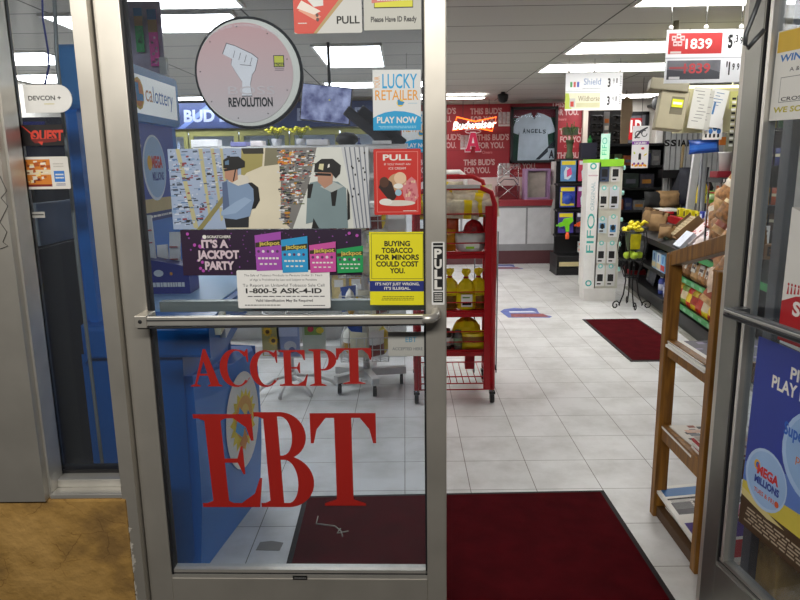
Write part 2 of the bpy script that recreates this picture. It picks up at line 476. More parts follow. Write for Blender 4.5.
# ceiling lights
def tube_mat():
    return mat('#fffdfa', 0.5, 0, 0, 9, emit=PANEL_EMIT, name='light_diffuser')
def light_panel(x0, x1, y0, y1, lab, drop=0.0):
    t = thing('ceiling_light', lab, 'ceiling light', ((x0 + x1) / 2, (y0 + y1) / 2, ZC - drop), group='ceiling light panels')
    X, Y = (x1 - x0) / 2, (y1 - y0) / 2
    f = MB()
    for a in ((-X, X, -Y, -Y + 0.02), (-X, X, Y - 0.02, Y), (-X, -X + 0.02, -Y + 0.02, Y - 0.02), (X - 0.02, X, -Y + 0.02, Y - 0.02)):
        f.box(a[0], a[1], a[2], a[3], -0.02, -0.001, WHITE)
    part(f, 'frame', t)
    part(MB().box(-X + 0.02, X - 0.02, -Y + 0.02, Y - 0.02, -0.016, -0.004, tube_mat()), 'diffuser', t)
    return t
light_panel(1.43, 2.68, 3.86, 4.47, 'ceiling light panel nearest the doors, right of the ceiling seam')
light_panel(1.43, 2.68, 5.68, 6.29, 'wide ceiling light panel right of the seam, second from the doors')
light_panel(1.43, 2.85, 6.90, 7.51, 'wide ceiling light panel right of the seam, above the hanging cigarette price sign')
light_panel(2.6, 3.75, 9.98, 10.6, 'small far ceiling light near the back right wall')
light_panel(-0.75, -0.17, 5.68, 6.90, 'ceiling light panel set lengthways, above the hanging monitor')
light_panel(-0.95, 0.28, 8.10, 8.70, 'ceiling light panel behind the hanging monitor')
light_panel(-2.3, -1.07, 4.44, 5.05, 'ceiling light panel left of the round pink sign')
light_panel(-3.6, -2.4, 9.45, 9.95, 'far ceiling light strip above the blue cooler banner')
light_panel(-1.75, -0.95, 3.75, 4.32, 'added light panel above the lottery kiosk, for the glare at the door top')  # added panel, stands in for the white glare strip on the glass
light_panel(-4.0, -2.95, 5.75, 6.45, 'ceiling light panel seen through the narrow window, upper of two')
light_panel(-4.15, -3.2, 7.05, 7.75, 'ceiling light panel seen through the narrow window, lower of two')
t = light_panel(-0.2, 1.17, 9.75, 10.05, 'slim ceiling light in front of the red beer wall', 0.03)
m = MB(); m.box(-0.2, 1.1, 0.02, 0.10, -0.005, 0.055, REDP); m.box(-0.2, 0.25, 0.018, 0.1, 0.0, 0.05, mat('#b9c3d6', 0.5))

# ---------------- double doors ----------------
HX, HY = -0.80, 1.85
DROT = math.radians(-1.3)
DT = Matrix.Translation((HX, HY, 0)) @ Matrix.Rotation(DROT, 4, 'Z')
DTI = DT.inverted()
def onplane(u, v, T, y):
    Ti = T.inverted(); o = Ti @ Vector((0, 0, CAMH)); d = Ti.to_3x3() @ ray(u, v)
    k = (y - o.y) / d.y; p = o + d * k
    return p.x, p.z
def dl(u, v, y=-0.006): return onplane(u, v, DT, y)
LW, GL, GR, GB = 0.913, 0.092, 0.850, 0.272

def door_leaf(nm, lab, T, mirror):
    d = thing(nm, lab, None, T.translation, T.to_euler().z); d['kind'] = 'structure'
    y0, y1 = -0.022, 0.022
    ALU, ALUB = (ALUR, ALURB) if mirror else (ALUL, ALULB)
    part(MB().box(0, 0.071, y0, y1, 0.02, 2.13, ALU), 'stile', d, bevel=0.003)
    part(MB().box(LW - 0.058, LW, y0, y1, 0.02, 2.13, ALU), 'stile', d, bevel=0.003)
    part(MB().box(0.071, LW - 0.058, y0, y1, 0.02, GB - 0.022, ALU), 'rail', d, bevel=0.002)
    part(MB().box(0.071, LW - 0.058, y0, y1, 2.0, 2.13, ALU), 'rail', d)
    g = MB(); g.box(0.071, 0.077, y0 + 0.004, y1 - 0.004, GB - 0.02, 2.0, GASK); g.box(LW - 0.063, LW - 0.058, y0 + 0.006, y1 - 0.006, GB - 0.02, 2.0, GASK)
    g.box(0.071, LW - 0.058, y0 + 0.002, y1 - 0.002, GB - 0.022, GB - 0.012, ALUB); g.box(0.071, LW - 0.058, y0 + 0.008, y1 - 0.008, GB - 0.012, GB - 0.006, GASK)
    g.box(0.071, LW - 0.058, y0 + 0.006, y1 - 0.006, GB - 0.006, GB + 0.004, ALUB)
    part(g, 'glazing_bead', d)
    part(MB().box(0.075, LW - 0.06, -0.003, 0.003, GB - 0.008, 2.0, GLASS), 'pane', d)
    return d
dL = door_leaf('door_1', 'closed left glass door leaf covered with stickers', DT, False)
# push bar outside with a return to the stile, and the inner bar behind the glass
zb = dl(300, 320.5, -0.083)[1]; bl = dl(136, 320, -0.083)[0]; br_ = dl(436, 320, -0.05)[0]
m = MB()
m.beam((bl, -0.075, zb), (br_ - .035, -0.075, zb), 0.016, 0.025, ALUB)
m.beam((bl, -0.0845, zb + 0.003), (br_ - .035, -0.0845, zb + 0.004), 0.004, 0.003, GASK)
m.beam((bl, -0.070, zb - 0.020), (br_ - .03, -0.070, zb - 0.015), 0.02, 0.005, GASK)
part(m, 'push_bar', dL, bevel=0.002)
m = MB(); m.tube([(br_ - .04, -0.075, zb), (br_ - .012, -0.072, zb), (br_, -0.055, zb + 0.003), (br_ + .001, -0.02, zb + 0.008)], 0.0125, ALUB, 10)
part(m, 'bar_bracket', dL)
m = MB(); m.box(bl - .004, bl + .03, -0.087, -0.018, zb - 0.018, zb + 0.016, ALU); m.lathe([(0.006, -0.0885), (0.006, -0.084)], GASK, (bl + .012, 0, zb), 10, 'y')
part(m, 'bar_bracket', dL, bevel=0.002)
m = MB(); m.box(0.086, LW - 0.06, 0.03, 0.06, 1.075, 1.105, mat('#7f857f', 0.4, 0.5)); part(m, 'inner_bar', dL)
x, z = dl(300, 577.5, -0.023)
m = MB(); m.box(x - 0.022, x + 0.022, -0.0245, -0.022, z - 0.007, z + 0.006, PRINTK); m.lines(x - 0.018, x + 0.018, z - 0.004, z + 0.003, 1, mat('#8a8a88'), -0.0248)
part(m, 'maker_plate', dL, 'small black plate')

HR = Vector((0.968, 1.95, 0)); AR = math.atan2(-0.99, 0.14)
RT = Matrix.Translation(HR) @ Matrix.Rotation(AR, 4, 'Z')
def rl(u, v, y=-0.006): return onplane(u, v, RT, y)
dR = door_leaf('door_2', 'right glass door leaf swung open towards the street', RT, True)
m = MB()
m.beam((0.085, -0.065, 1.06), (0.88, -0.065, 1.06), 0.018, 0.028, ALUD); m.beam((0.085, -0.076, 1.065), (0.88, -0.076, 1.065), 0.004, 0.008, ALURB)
m.beam((0.085, -0.076, 1.053), (0.88, -0.076, 1.053), 0.006, 0.006, GASK)
m.lathe([(0.006, -0.077), (0.006, -0.074)], GASK, (0.105, 0, 1.062), 10, 'y')
part(m, 'push_bar', dR, bevel=0.002)
m = MB(); m.box(0.09, 0.12, -0.06, -0.02, 1.045, 1.075, ALUD); m.box(0.85, 0.88, -0.06, -0.02, 1.045, 1.075, ALUD); part(m, 'bar_bracket', dR)
m = MB(); m.box(0.086, 0.099, -0.018, 0.018, GB, 2.0, ALUB); part(m, 'glazing_strip', dR)
m = MB()
a = [at(u, v, 1.78) for u, v in [(762, -8), (754, 14), (746, 34), (745, 44), (748, 48), (757, 38), (764, 30)]]
m.tube(a, 0.006, ALUD, 8); m.T = None
o = m.build('door_closer_arm', dR); o.matrix_parent_inverse = RT.inverted()
# ---------------- lettering and stickers on the left door ----------------
def ring(cx, cz, ro, ri, a0, a1, n=18, dx=0.0, dz=0.0):
    """quads of a part ring: ro=(rx,rz) outer, ri inner, inner centre shifted by dx,dz"""
    q = []
    for i in range(n):
        p = []
        for k, (r, ox, oz) in ((i, (ro, 0, 0)), (i + 1, (ro, 0, 0)), (i + 1, (ri, dx, dz)), (i, (ri, dx, dz))):
            a = math.radians(a0 + (a1 - a0) * k / n)
            p.append((cx + ox + r[0] * math.cos(a), cz + oz + r[1] * math.sin(a)))
        q.append(p)
    return q
def R_(x0, x1, z0, z1): return [(x0, z0), (x1, z0), (x1, z1), (x0, z1)]
def foot(x0, x1, s0, s1, z, h): return [(x0, z), (x1, z), (x1, z + h * 0.35), (s1, z + h), (s0, z + h), (x0, z + h * 0.35)]
SER = {
 'E': [R_(.17, .42, 0, 1), R_(0, .9, .955, 1), R_(0, .9, 0, .045), foot(0, .55, .17, .42, 0, .07), [(0, 1), (0, .975), (.17, .93), (.42, .93), (.55, .975), (.55, 1)],
       [(.9, 1), (.9, .72), (.86, .72), (.80, .86), (.62, .955), (.62, 1)], [(.9, 0), (.98, .32), (.94, .32), (.84, .15), (.62, .045), (.62, 0)],
       R_(.42, .70, .485, .53), [(.72, .36), (.72, .66), (.69, .66), (.62, .53), (.62, .485), (.69, .36)]],
 'B': [R_(.17, .42, 0, 1), R_(0, .5, .955, 1), R_(0, .5, 0, .045), R_(.40, .55, .505, .55), foot(0, .3, .17, .42, 0, .07), [(0, 1), (0, .975), (.17, .93), (.3, .93), (.3, 1)]]
      + ring(.48, .755, (.43, .245), (.18, .20), -90, 90) + ring(.5, .275, (.5, .275), (.21, .23), -90, 90),
 'T': [R_(.37, .63, 0, 1), R_(0, 1, .95, 1), foot(.18, .82, .37, .63, 0, .07), [(0, 1), (0, .68), (.045, .68), (.10, .83), (.24, .95), (.37, .95), (.37, 1)], [(1, 1), (1, .68), (.955, .68), (.90, .83), (.76, .95), (.63, .95), (.63, 1)]],
 'A': [[(.12, .03), (.19, .03), (.53, .86), (.46, 1)], [(.46, 1), (.54, 1), (.92, .03), (.64, .03), (.44, .72)], R_(.26, .70, .29, .345), foot(0, .32, .10, .21, 0, .06), foot(.54, 1, .62, .92, 0, .06)],
 'C': ring(.53, .5, (.53, .5), (.33, .455), 42, 318, 26, .06, 0) + [[(.97, 1), (.93, 1), (.86, .93), (.93, .66), (.97, .66)], [(.93, .83), (.86, .93), (.70, .99), (.72, .9)], [(1, .25), (.965, .25), (.86, .10), (.92, .17)]],
 'P': [R_(.17, .42, 0, 1), R_(0, .5, .955, 1), R_(.4, .55, .42, .465), foot(0, .60, .17, .42, 0, .07), [(0, 1), (0, .975), (.17, .93), (.3, .93), (.3, 1)]] + ring(.50, .71, (.48, .29), (.20, .245), -90, 90),
}
VINYL = mat('#a81a10', 0.6, 0, 0.03)
t = thing('vinyl_lettering', 'large red ACCEPT EBT serif lettering on the lower glass of the left door', 'lettering', DT @ Vector((0.45, -0.006, 0.6)), DROT)
off = Vector((0.45, 0, 0.6))
for ch, u0, u1, v0, v1 in [('A', 191, 221.5, 349, 386.5), ('C', 221, 250, 349, 387), ('C', 251, 279, 350, 387), ('E', 280, 309, 350, 386), ('P', 310, 338, 349, 386), ('T', 337, 373, 348, 384),
                          ('E', 200, 261, 414, 507), ('B', 259, 312, 412, 507), ('T', 313.5, 379, 413, 505.5)]:
    xa, za = dl(u0, v1); xb, zb_ = dl(u1, v0)
    m = MB()
    for k, pg in enumerate(SER[ch]):
        sh = 0.05 if v0 > 400 and ch != 'T' else 0
        m.poly([(xa + (xb - xa) * (p[0] * (0.95) + sh * (1 - p[1])) - off.x, za + (zb_ - za) * p[1] - off.z) for p in pg], VINYL, -0.00003 * k)
    part(m, 'letter', t)

class Poster:
    """a printed sheet: local x right, z up, facing -y; drawn in fractions of its size"""
    def __init__(s, Wd, Ht, base, th=0.0012, bevel=0.0):
        s.W, s.H = Wd, Ht; s.m = MB(); s.k = 0
        if bevel:
            r = bevel; pts = []
            for cx, cz, a in ((Wd - r, r, -90), (Wd - r, Ht - r, 0), (r, Ht - r, 90), (r, r, 180)):
                for q in range(5):
                    b = math.radians(a + q * 22.5); pts.append((cx + r * math.cos(b), cz + r * math.sin(b)))
            s.m.prism(pts, 'y', 0, th, base)
        else: s.m.box(0, Wd, 0, th, 0, Ht, base)
    def y(s): s.k += 1; return -0.00004 * s.k
    def poly(s, pts, mt): s.m.poly([(p[0] * s.W, p[1] * s.H) for p in pts], mt, s.y()); return s
    def rect(s, x0, x1, z0, z1, mt): return s.poly(R_(x0, x1, z0, z1), mt)
    def disc(s, cx, cz, rx, rz, mt, **k): s.m.disc(cx * s.W, cz * s.H, rx * s.W, rz * s.H, mt, s.y(), **k); return s
    def ring(s, *a, mt=None, **k):
        y = s.y()
        for q in ring(*a, **k): s.m.poly([(p[0] * s.W, p[1] * s.H) for p in q], mt, y)
        return s
    def text(s, t, mt, x, z, h, w=None, **k):
        s.m.text(t, mt, x * s.W, z * s.H, h * s.H, s.y(), None if w is None else w * s.W, **k); return s
    def lines(s, x0, x1, z0, z1, n, mt): s.m.lines(x0 * s.W, x1 * s.W, z0 * s.H, z1 * s.H, n, mt, s.y()); return s
    def speck(s, x0, x1, z0, z1, n, mts, sz=(0.01, 0.03), shear=0):
        y = s.y()
        for i in range(n):
            cx = random.uniform(x0, x1); cz = random.uniform(z0, z1); a = random.uniform(*sz); b = random.uniform(*sz)
            s.m.poly([((cx - a) * s.W, (cz - b) * s.H), ((cx + a) * s.W, (cz - b * 0.6) * s.H), ((cx + a * 0.8) * s.W, (cz + b) * s.H), ((cx - a) * s.W, (cz + b * 0.7) * s.H)], random.choice(mts), y - 0.0000015 * i)
        return s
    def border(s, x0, x1, z0, z1, t, mt):
        k = s.W / s.H
        s.rect(x0, x1, z0, z0 + t * k, mt); s.rect(x0, x1, z1 - t * k, z1, mt); s.rect(x0, x0 + t, z0, z1, mt); s.rect(x1 - t, x1, z0, z1, mt); return s
    def done(s, name, label, cat, T, x, z, y, tilt=0.0, group=None):
        o = s.m.build(name)
        o.matrix_world = T @ Matrix.Translation((x, y, z)) @ Matrix.Rotation(tilt, 4, 'Y')
        return tag(o, label, cat, group)
def on_door(u0, v0, u1, v1, y=-0.0048):
    """pixel corners (left,top,right,bottom) -> x, z, width, height on the left door"""
    x0, z1 = dl(u0, v0, y); x1, _ = dl(u1, v0, y); _, z0 = dl(u0, v1, y)
    return x0, z0, x1 - x0, z1 - z0

# red PULL ice cream sticker
x, z, W, Hh = on_door(373, 149, 420.5, 215)
p = Poster(W, Hh, mat('#cf2a20', 0.5, 0, 0.03), bevel=0.004); wt = PAPER
p.border(.06, .94, .04, .96, .012, mat('#e8867e', 0.6)); p.text('PULL', wt, .5, .83, .085, .60, bold=.03); p.text('IF YOU WANT AN', wt, .5, .755, .03, .55); p.text('ICE CREAM', wt, .5, .69, .035, .36)
dk, pk, cr = mat('#2c1713'), mat('#d9848a'), mat('#e9c8a8')
p.disc(.5, .50, .20, .13, mat('#c8a07a')); p.disc(.56, .56, .13, .09, cr); p.poly([(.10, .42), (.16, .55), (.26, .56), (.38, .50), (.48, .28), (.42, .22), (.30, .24)], dk)
p.disc(.22, .50, .10, .08, mat('#54301f')); p.poly([(.60, .45), (.80, .58), (.90, .52), (.95, .28), (.86, .18), (.68, .20), (.62, .30)], pk); p.speck(.66, .90, .22, .52, 22, [cr, mat('#c25a68')], (.01, .03))
p.disc(.52, .34, .07, .05, mat('#9fc4d8')); p.disc(.5, .18, .38, .045, mat('#e3ddd2')); p.disc(.25, .2, .14, .05, wt); p.disc(.52, .44, .1, .04, wt); p.lines(.62, .9, .05, .075, 1, wt)
p.done('door_sticker', 'red PULL sticker with ice cream pictures, under the LUCKY RETAILER sign', 'sticker', DT, x, z, -0.0048, 0.004)

# yellow tobacco warning
x, z, W, Hh = on_door(368.5, 232, 424.5, 305)
p = Poster(W, Hh, mat('#f4ea1e', 0.5, 0, 0.02)); nv = mat('#23307e', 0.6); p.border(.03, .97, .36, .98, .012, mat('#8d8a2c'))
for i, s in enumerate(['BUYING', 'TOBACCO', 'FOR MINORS', 'COULD COST', 'YOU.']):
    p.text(s, PRINTK, .5, .81 - i * .092, .068, [.46, .56, .78, .76, .27][i], bold=.035)
p.rect(0, 1, .19, .335, nv); p.text("IT'S NOT JUST WRONG,", wt, .5, .275, .036, .80, bold=.03); p.text("IT'S ILLEGAL.", wt, .5, .215, .036, .48, bold=.03); p.lines(.2, .8, .06, .13, 3, mat('#8a8420'))
p.done('warning_sticker', 'yellow BUYING TOBACCO FOR MINORS warning sticker at the right of the door glass', 'sticker', DT, x, z, -0.0048, 0.008)

# lucky retailer
def lucky(W, Hh):
    p = Poster(W, Hh, mat('#e4e6e6', 0.45, 0, 0.02)); cy = mat('#12a3dc'); og = mat('#eba032')
    p.text('LUCKY', cy, .20, .70, .235, .72, al='L', bold=.012); p.text('YOUR', og, .145, .70, .09, .235, bold=.0, rot=math.pi / 2, al='L')
    p.text('RETAILER', og, .05, .505, .165, .90, al='L', bold=.008)
    p.poly([(0, 0), (1, 0), (1, .22), (.85, .28), (.65, .315), (.45, .325), (.25, .30), (.1, .255), (0, .21)], cy)
    p.text('PLAY NOW', PAPER, .5, .125, .10, .84, bold=.03); p.lines(.1, .9, .03, .08, 2, mat('#9ddcf2'))
    p.disc(.57, .455, .075, .06, mat('#f2cf2c')); p.poly([(.52, .42), (.62, .42), (.66, .47), (.57, .49), (.55, .52), (.51, .50)], mat('#2c8fc4')); p.lines(.72, .92, .44, .46, 1, mat('#9ccbe0'))
    return p
x, z, W, Hh = on_door(372, 70, 420.5, 130.5)
lucky(W, Hh).done('lottery_sticker', 'white and blue LUCKY RETAILER sticker at the top right of the door glass', 'sticker', DT, x, z, -0.0048, 0.008)

# cigarette PULL sign at the top
x, z, W, Hh = on_door(292, -22, 361, 34)
p = Poster(W, Hh, mat('#d2d2ce', 0.5, 0, 0.02), bevel=0.004); og = mat('#d8432f', 0.5)
p.poly([(0.0, .03), (.05, 0), (.30, 0), (.95, 1), (.0, 1)], og); p.poly([(.28, 0), (.33, 0), (1, .98), (1, 1), (.93, 1)], mat('#b79a63'))
p.poly([(.07, .42), (.32, .24), (.40, .30), (.16, .52)], mat('#e9a286')); p.poly([(.05, .46), (.30, .34), (.40, .40), (.12, .60)], mat('#efe4d8')); p.poly([(.20, .62), (.30, .48), (.44, .50), (.44, 1), (.20, 1)], mat('#e2e4e0'))
p.poly([(.28, .62), (.43, .9), (.43, 1), (.24, 1)], mat('#2d7f74')); p.disc(.345, .33, .022, .035, mat('#5a4038')); p.disc(.35, .25, .022, .035, mat('#5a4038')); p.lines(.06, .19, .17, .21, 1, PAPER)
p.text('PULL', PRINTK, .63, .17, .135, .335, al='L', bold=.02)
p.done('door_sign', 'red and white PULL sign with cigarettes at the top edge of the door glass', 'sign', DT, x, z, -0.0048, 0.0)
x, z, W, Hh = on_door(363, -22, 421, 30.5)
p = Poster(W, Hh, mat('#c9c9c0', 0.5, 0, 0.02)); p.poly([(.18, .42), (.86, .42), (.86, .62), (.18, .62)], PRINTK); p.rect(.19, .85, .44, .60, mat('#e3e02c'))
p.poly([(.14, .52), (.88, .58), (.90, 1), (.14, 1)], mat('#d8766e')); p.poly([(.22, .66), (.84, .68), (.84, 1), (.22, 1)], PAPER); p.lines(.2, .86, .55, .60, 1, PAPER)
p.text('Please Have ID Ready', mat('#3a3a38'), .52, .16, .10, .80, bold=.03)
p.done('identification_sign', 'pale Please Have ID Ready sign at the top right corner of the door glass', 'sign', DT, x, z, -0.0048, 0.0)

# white ask-4-id sticker
x, z, W, Hh = on_door(236.5, 270, 329.5, 308)
p = Poster(W, Hh, mat('#f2f1ee', 0.5, 0, 0.01), bevel=0.005); gk = mat('#44444a')
p.text('The Sale of Tobacco Products to Persons Under 21 Years', gk, .5, .84, .055, .84); p.text('of Age is Prohibited by Law and Subject to Penalties', gk, .5, .725, .055, .72)
p.text('To Report an Unlawful Tobacco Sale Call', gk, .5, .57, .075, .88); p.text('1-800-5 ASK-4-ID', PRINTK, .5, .40, .125, .82, bold=.03); p.lines(.06, .94, .29, .34, 1, gk)
p.text('Valid Identification May Be Required', gk, .5, .175, .065, .62, bold=.02); p.lines(.06, .46, .06, .11, 1, gk); p.lines(.7, .94, .05, .1, 1, gk)
p.done('notice_sticker', 'white 1-800-5 ASK-4-ID tobacco notice sticker above the push bar', 'sticker', DT, x, z, -0.0092, 0.006)

# security camera poster: two stills of one shopper
x, z, W, Hh = on_door(167, 149, 368, 229.5)
p = Poster(W, Hh, mat('#dcdcd6', 0.5, 0, 0.02))
cream, wood = mat('#d6cfb0'), mat('#8b8455'); f = [mat(c) for c in ('#7f9cc0', '#4a5568', '#cfd6e2', '#8a3f4a', '#26282e', '#b9c6dd', '#5e7ba6')]
g = [mat(c) for c in ('#20222a', '#d9d9d8', '#a8382c', '#55603c', '#e0e2e6', '#34323c', '#c98a2c', '#888c94')]
p.rect(0, .59, 0, 1, mat('#ded6bf')); p.poly([(0, 0), (.27, 0), (.36, .62), (.40, 1), (0, 1)], mat('#9fb0cc')); p.speck(.01, .16, .04, .97, 210, f, (.002, .016)); p.speck(.17, .27, .25, .97, 120, f, (.002, .013)); p.speck(.28, .34, .55, .97, 50, f, (.002, .010))
for a, b, c_ in ((.04, .085, .02), (.155, .18, .02), (.215, .24, .018), (.262, .28, .015)):
    p.poly([(b + .02 * (1 if a < .1 else .3), .02 if a < .1 else .1), (b + .045 * (1 if a < .1 else .4), 0 if a < .1 else .12), (a + c_, 1), (a, 1)], mat('#b9b48c') if a < .3 else wood)
p.poly([(.12, 0), (.15, 0), (.36, .62), (.345, .66)], wood); p.poly([(.37, 1), (.48, 1), (.47, .78), (.39, .70), (.36, .62)], mat('#a49a5c')); p.poly([(.37, 1), (.48, 1), (.48, .93), (.38, .93)], mat('#2d2b22'))
p.poly([(.49, 1), (.56, 1), (.55, .8), (.48, .78)], mat('#7e7a62'))
p.poly([(.55, 1), (.56, .6), (.55, .12), (.60, 0), (.66, 0), (.80, .95), (.80, 1)], mat('#7c7a78')); p.speck(.555, .60, .06, .97, 170, g, (.002, .015)); p.speck(.60, .67, .3, .97, 170, g, (.002, .014)); p.speck(.66, .74, .62, .97, 90, g, (.002, .012)); p.speck(.56, .62, .8, .95, 14, [mat('#e0a63a'), mat('#d07a24')], (.008, .022))
p.poly([(.61, 0), (.94, 0), (.93, .5), (.865, 1), (.745, 1), (.70, .55)], mat('#d9dcd6'))
p.poly([(.92, 0), (1, 0), (1, 1), (.865, 1), (.90, .55)], mat('#c9ccd0'))
for q in range(5): p.poly([(.93 + q * .018, 0), (.936 + q * .018, 0), (.886 + q * .024, 1), (.88 + q * .024, 1)], mat('#6f7684'))
for q in range(12): p.disc(.90 + random.uniform(0, .09), random.uniform(.35, .95), .004, .014, PRINTK)
def shopper(cx, flip, sc):
    X = lambda a: cx + flip * a * sc
    P = lambda pts, mt: p.poly([(X(a), b) for a, b in pts], mt)
    skin = mat('#b98a72')
    if sc < 1.05:
        P([(-.055, 0.02), (-.06, .14), (.065, .16), (.06, 0.02)], mat('#22252b')); P([(.06, .24), (.10, .26), (.125, .36), (.12, .52), (.09, .58), (.05, .58)], BLK)
        P([(-.065, .14), (-.06, .58), (-.03, .62), (.06, .60), (.095, .50), (.095, .36), (.07, .16), (.0, .12)], mat('#7f97b8')); P([(-.065, .2), (-.06, .58), (-.035, .6), (-.03, .22)], mat('#57698c')); P([(.0, .34), (.05, .40), (.085, .36), (.0, .20), (-.075, .17), (-.075, .22)], mat('#93abca'))
        P([(-.03, .60), (.02, .54), (.08, .58), (.07, .66), (.03, .68)], mat('#d9d4c8')); P([(-.045, .64), (-.042, .76), (.02, .76), (.02, .62), (-.01, .58)], skin); P([(-.05, .745), (.025, .77), (.025, .745), (-.045, .72)], PRINTK)
        P([(-.05, .76), (-.048, .86), (-.02, .90), (.03, .90), (.06, .84), (.058, .77), (.0, .74)], BLK); P([(-.04, .80), (-.02, .80), (-.02, .86), (-.04, .84)], mat('#5d7d9c')); P([(.01, .76), (.016, .76), (.0, .6), (-.006, .6)], BLK)
    else:
        P([(-.10, .06), (-.09, .40), (-.075, .57), (-.02, .60), (.05, .58), (.085, .50), (.09, 0.0), (-.06, 0.0), (-.07, .08)], mat('#7d9196')); P([(.09, .5), (.10, .42), (.10, .12), (.088, .1)], BLK)
        P([(-.09, .38), (-.085, .55), (-.06, .56), (-.075, .38)], BLK); P([(.02, .28), (.015, .5), (.03, .55), (.05, .54), (.035, .28)], BLK); P([(-.075, .0), (-.04, .0), (-.065, .13)], PRINTK)
        P([(-.03, .52), (.02, .45), (.075, .52), (.03, .58), (.0, .56)], mat('#b3bab8')); P([(-.04, .58), (-.04, .72), (.03, .70), (.025, .56), (-.01, .50)], skin); P([(-.05, .66), (-.05, .69), (.02, .68), (.02, .65)], PRINTK)
        P([(-.055, .70), (-.05, .80), (-.02, .86), (.03, .86), (.065, .78), (.06, .68), (.04, .62), (.02, .69)], BLK); P([(-.035, .74), (-.015, .72), (-.01, .80), (-.03, .80)], mat('#d8d2a8')); P([(.005, .75), (.015, .76), (.015, .80), (.008, .79)], PAPER)
shopper(.325, 1, 1.0); shopper(.79, 1, 1.12)
p.done('photo_poster', 'wide poster of two security photos of a person in a bike helmet', 'poster', DT, x, z, -0.0046, 0.004)

# jackpot banner
x, z, W, Hh = on_door(180, 230, 361, 275.5)
p = Poster(W, Hh, mat('#2a1533', 0.5, 0, 0.03)); mg = mat('#b64fb0'); pu = mat('#8a4a9e')
for i in range(26):
    for j in range(7):
        a = math.radians(8 + i * 14); r = .10 + j * .075
        xx, zz = .52 + r * math.cos(a) * 1.0, .75 + r * math.sin(a) * 2.2
        if .02 < xx < .98 and .04 < zz < .96: p.disc(xx, zz, .0028 + .0006 * j, .011 + .002 * j, pu, n=6)
for i in range(11): p.disc(random.uniform(.02, .14) if i < 8 else random.uniform(.9, .98), random.uniform(.1, .95), .009, .036, mg, n=10)
p.disc(.135, .85, .012, .045, PAPER, n=10); p.text('SCRATCHERS', PAPER, .215, .825, .055, .13, bold=.03)
p.text("IT'S A", mat('#d9c5cf'), .19, .62, .16, .15, bold=.05); p.text('JACKPOT', mat('#d9c5cf'), .205, .38, .17, .235, bold=.05); p.text('PARTY', mat('#d9c5cf'), .21, .14, .17, .165, bold=.05)
for xx, z1, h_, cc in ((.415, .10, .86, '#a84fb4'), (.56, .06, .80, '#2f9fd8'), (.715, .06, .68, '#d255a6'), (.865, .05, .60, '#23a05a')):
    w2 = .142; p.poly([(xx, z1), (xx + w2, z1 + .02), (xx + w2 + .002, z1 + h_), (xx - .002, z1 + h_ - .08)], mat(cc)); p.poly([(xx, z1 + h_ * .60), (xx + w2, z1 + h_ * .66), (xx + w2, z1 + h_ * .80), (xx, z1 + h_ * .72)], mat('#39331d'))
    p.text('jackpot', mat('#d8c25a'), xx + w2 * .55, z1 + h_ * .66, .085, w2 * .8, bold=.03, rot=.02)
    for q in range(5): p.disc(xx + .016 + q * .026, z1 + h_ * .5, .008, .032, mat('#e8dce6') if q % 2 else mat('#5c3a64'), n=8)
    for q in range(6): p.rect(xx + .012 + q * .02, xx + .026 + q * .02, z1 + h_ * .30, z1 + h_ * .35, PAPER)
    for q in range(4): p.rect(xx + .02 + q * .026, xx + .036 + q * .026, z1 + h_ * .16, z1 + h_ * .20, PAPER)
p.done('lottery_banner', "dark purple IT'S A JACKPOT PARTY lottery banner below the photo poster", 'banner', DT, x, z, -0.0058, 0.006)

# EBT accepted sheet, inside
x, z, W, Hh = on_door(388, 331, 425, 355, 0.005)
p = Poster(W, Hh, mat('#b9b9b4', 0.5, 0, 0.02), bevel=0.003); p.text('EBT', mat('#4f93b4'), .62, .58, .22, .30, bold=.01); p.text('ACCEPTED HERE', mat('#6a7076'), .52, .24, .12, .82, bold=.01)
p.done('card_sticker', 'small grey EBT ACCEPTED HERE sticker under the push bar', 'sticker', DT, x, z, -0.0048, 0.006)

# vertical PULL sticker on the right stile
x, z, W, Hh = on_door(431.5, 242, 444.5, 305, -0.0235)
p = Poster(W, Hh, mat('#ececea', 0.5, 0, 0.02), bevel=0.003); p.rect(.12, .88, .23, .93, PRINTK); p.rect(.12, .88, .04, .21, PRINTK); p.rect(.12, .88, .945, .985, PRINTK)
for i, c_ in enumerate('PULL'): p.text(c_, PAPER, .5, .755 - i * .165, .135, .58, bold=.045)
p.lines(.2, .8, .06, .2, 4, PAPER)
p.done('pull_sticker', 'narrow black and white vertical PULL sticker on the door stile', 'sticker', DT, x, z, -0.0235)

# round phone card sign
cx, cz = dl(247.5, 73.5, 0.02); R0 = 0.1435
t = thing('round_sign', 'round pink sign with a white raised fist and black rim, hung inside the door glass', 'sign', DT @ Vector((cx, 0.03, cz)), DROT + math.radians(4))
m = MB(); m.lathe([(R0 - 0.004, 0.016), (R0, 0.012), (R0, -0.012), (R0 - 0.003, -0.016), (R0 - 0.005, -0.016), (R0 - 0.006, -0.012), (R0 - 0.006, 0.012)], BLK, (0.004, 0, 0), 48, 'y'); part(m, 'rim', t, 'black rim')
m = MB(); m.lathe([(R0 - 0.007, -0.008), (R0 - 0.007, -0.014)], mat('#e9e2d2', 0.5), (0.003, 0, 0), 48, 'y', False); part(m, 'cream_border', t)
m = MB(); m.T = None; rf = R0 - 0.016
pink = bpy.data.materials.new('pink_fade'); pink.use_nodes = True
nt = pink.node_tree; tc = nt.nodes.new('ShaderNodeTexCoord'); sx = nt.nodes.new('ShaderNodeSeparateXYZ'); rp = nt.nodes.new('ShaderNodeValToRGB')
nt.links.new(tc.outputs['Generated'], sx.inputs[0]); nt.links.new(sx.outputs['Z'], rp.inputs['Fac']); rp.color_ramp.elements[0].color = (*lin('#d9cbc6'), 1); rp.color_ramp.elements[1].color = (*lin('#e2a9a2'), 1)
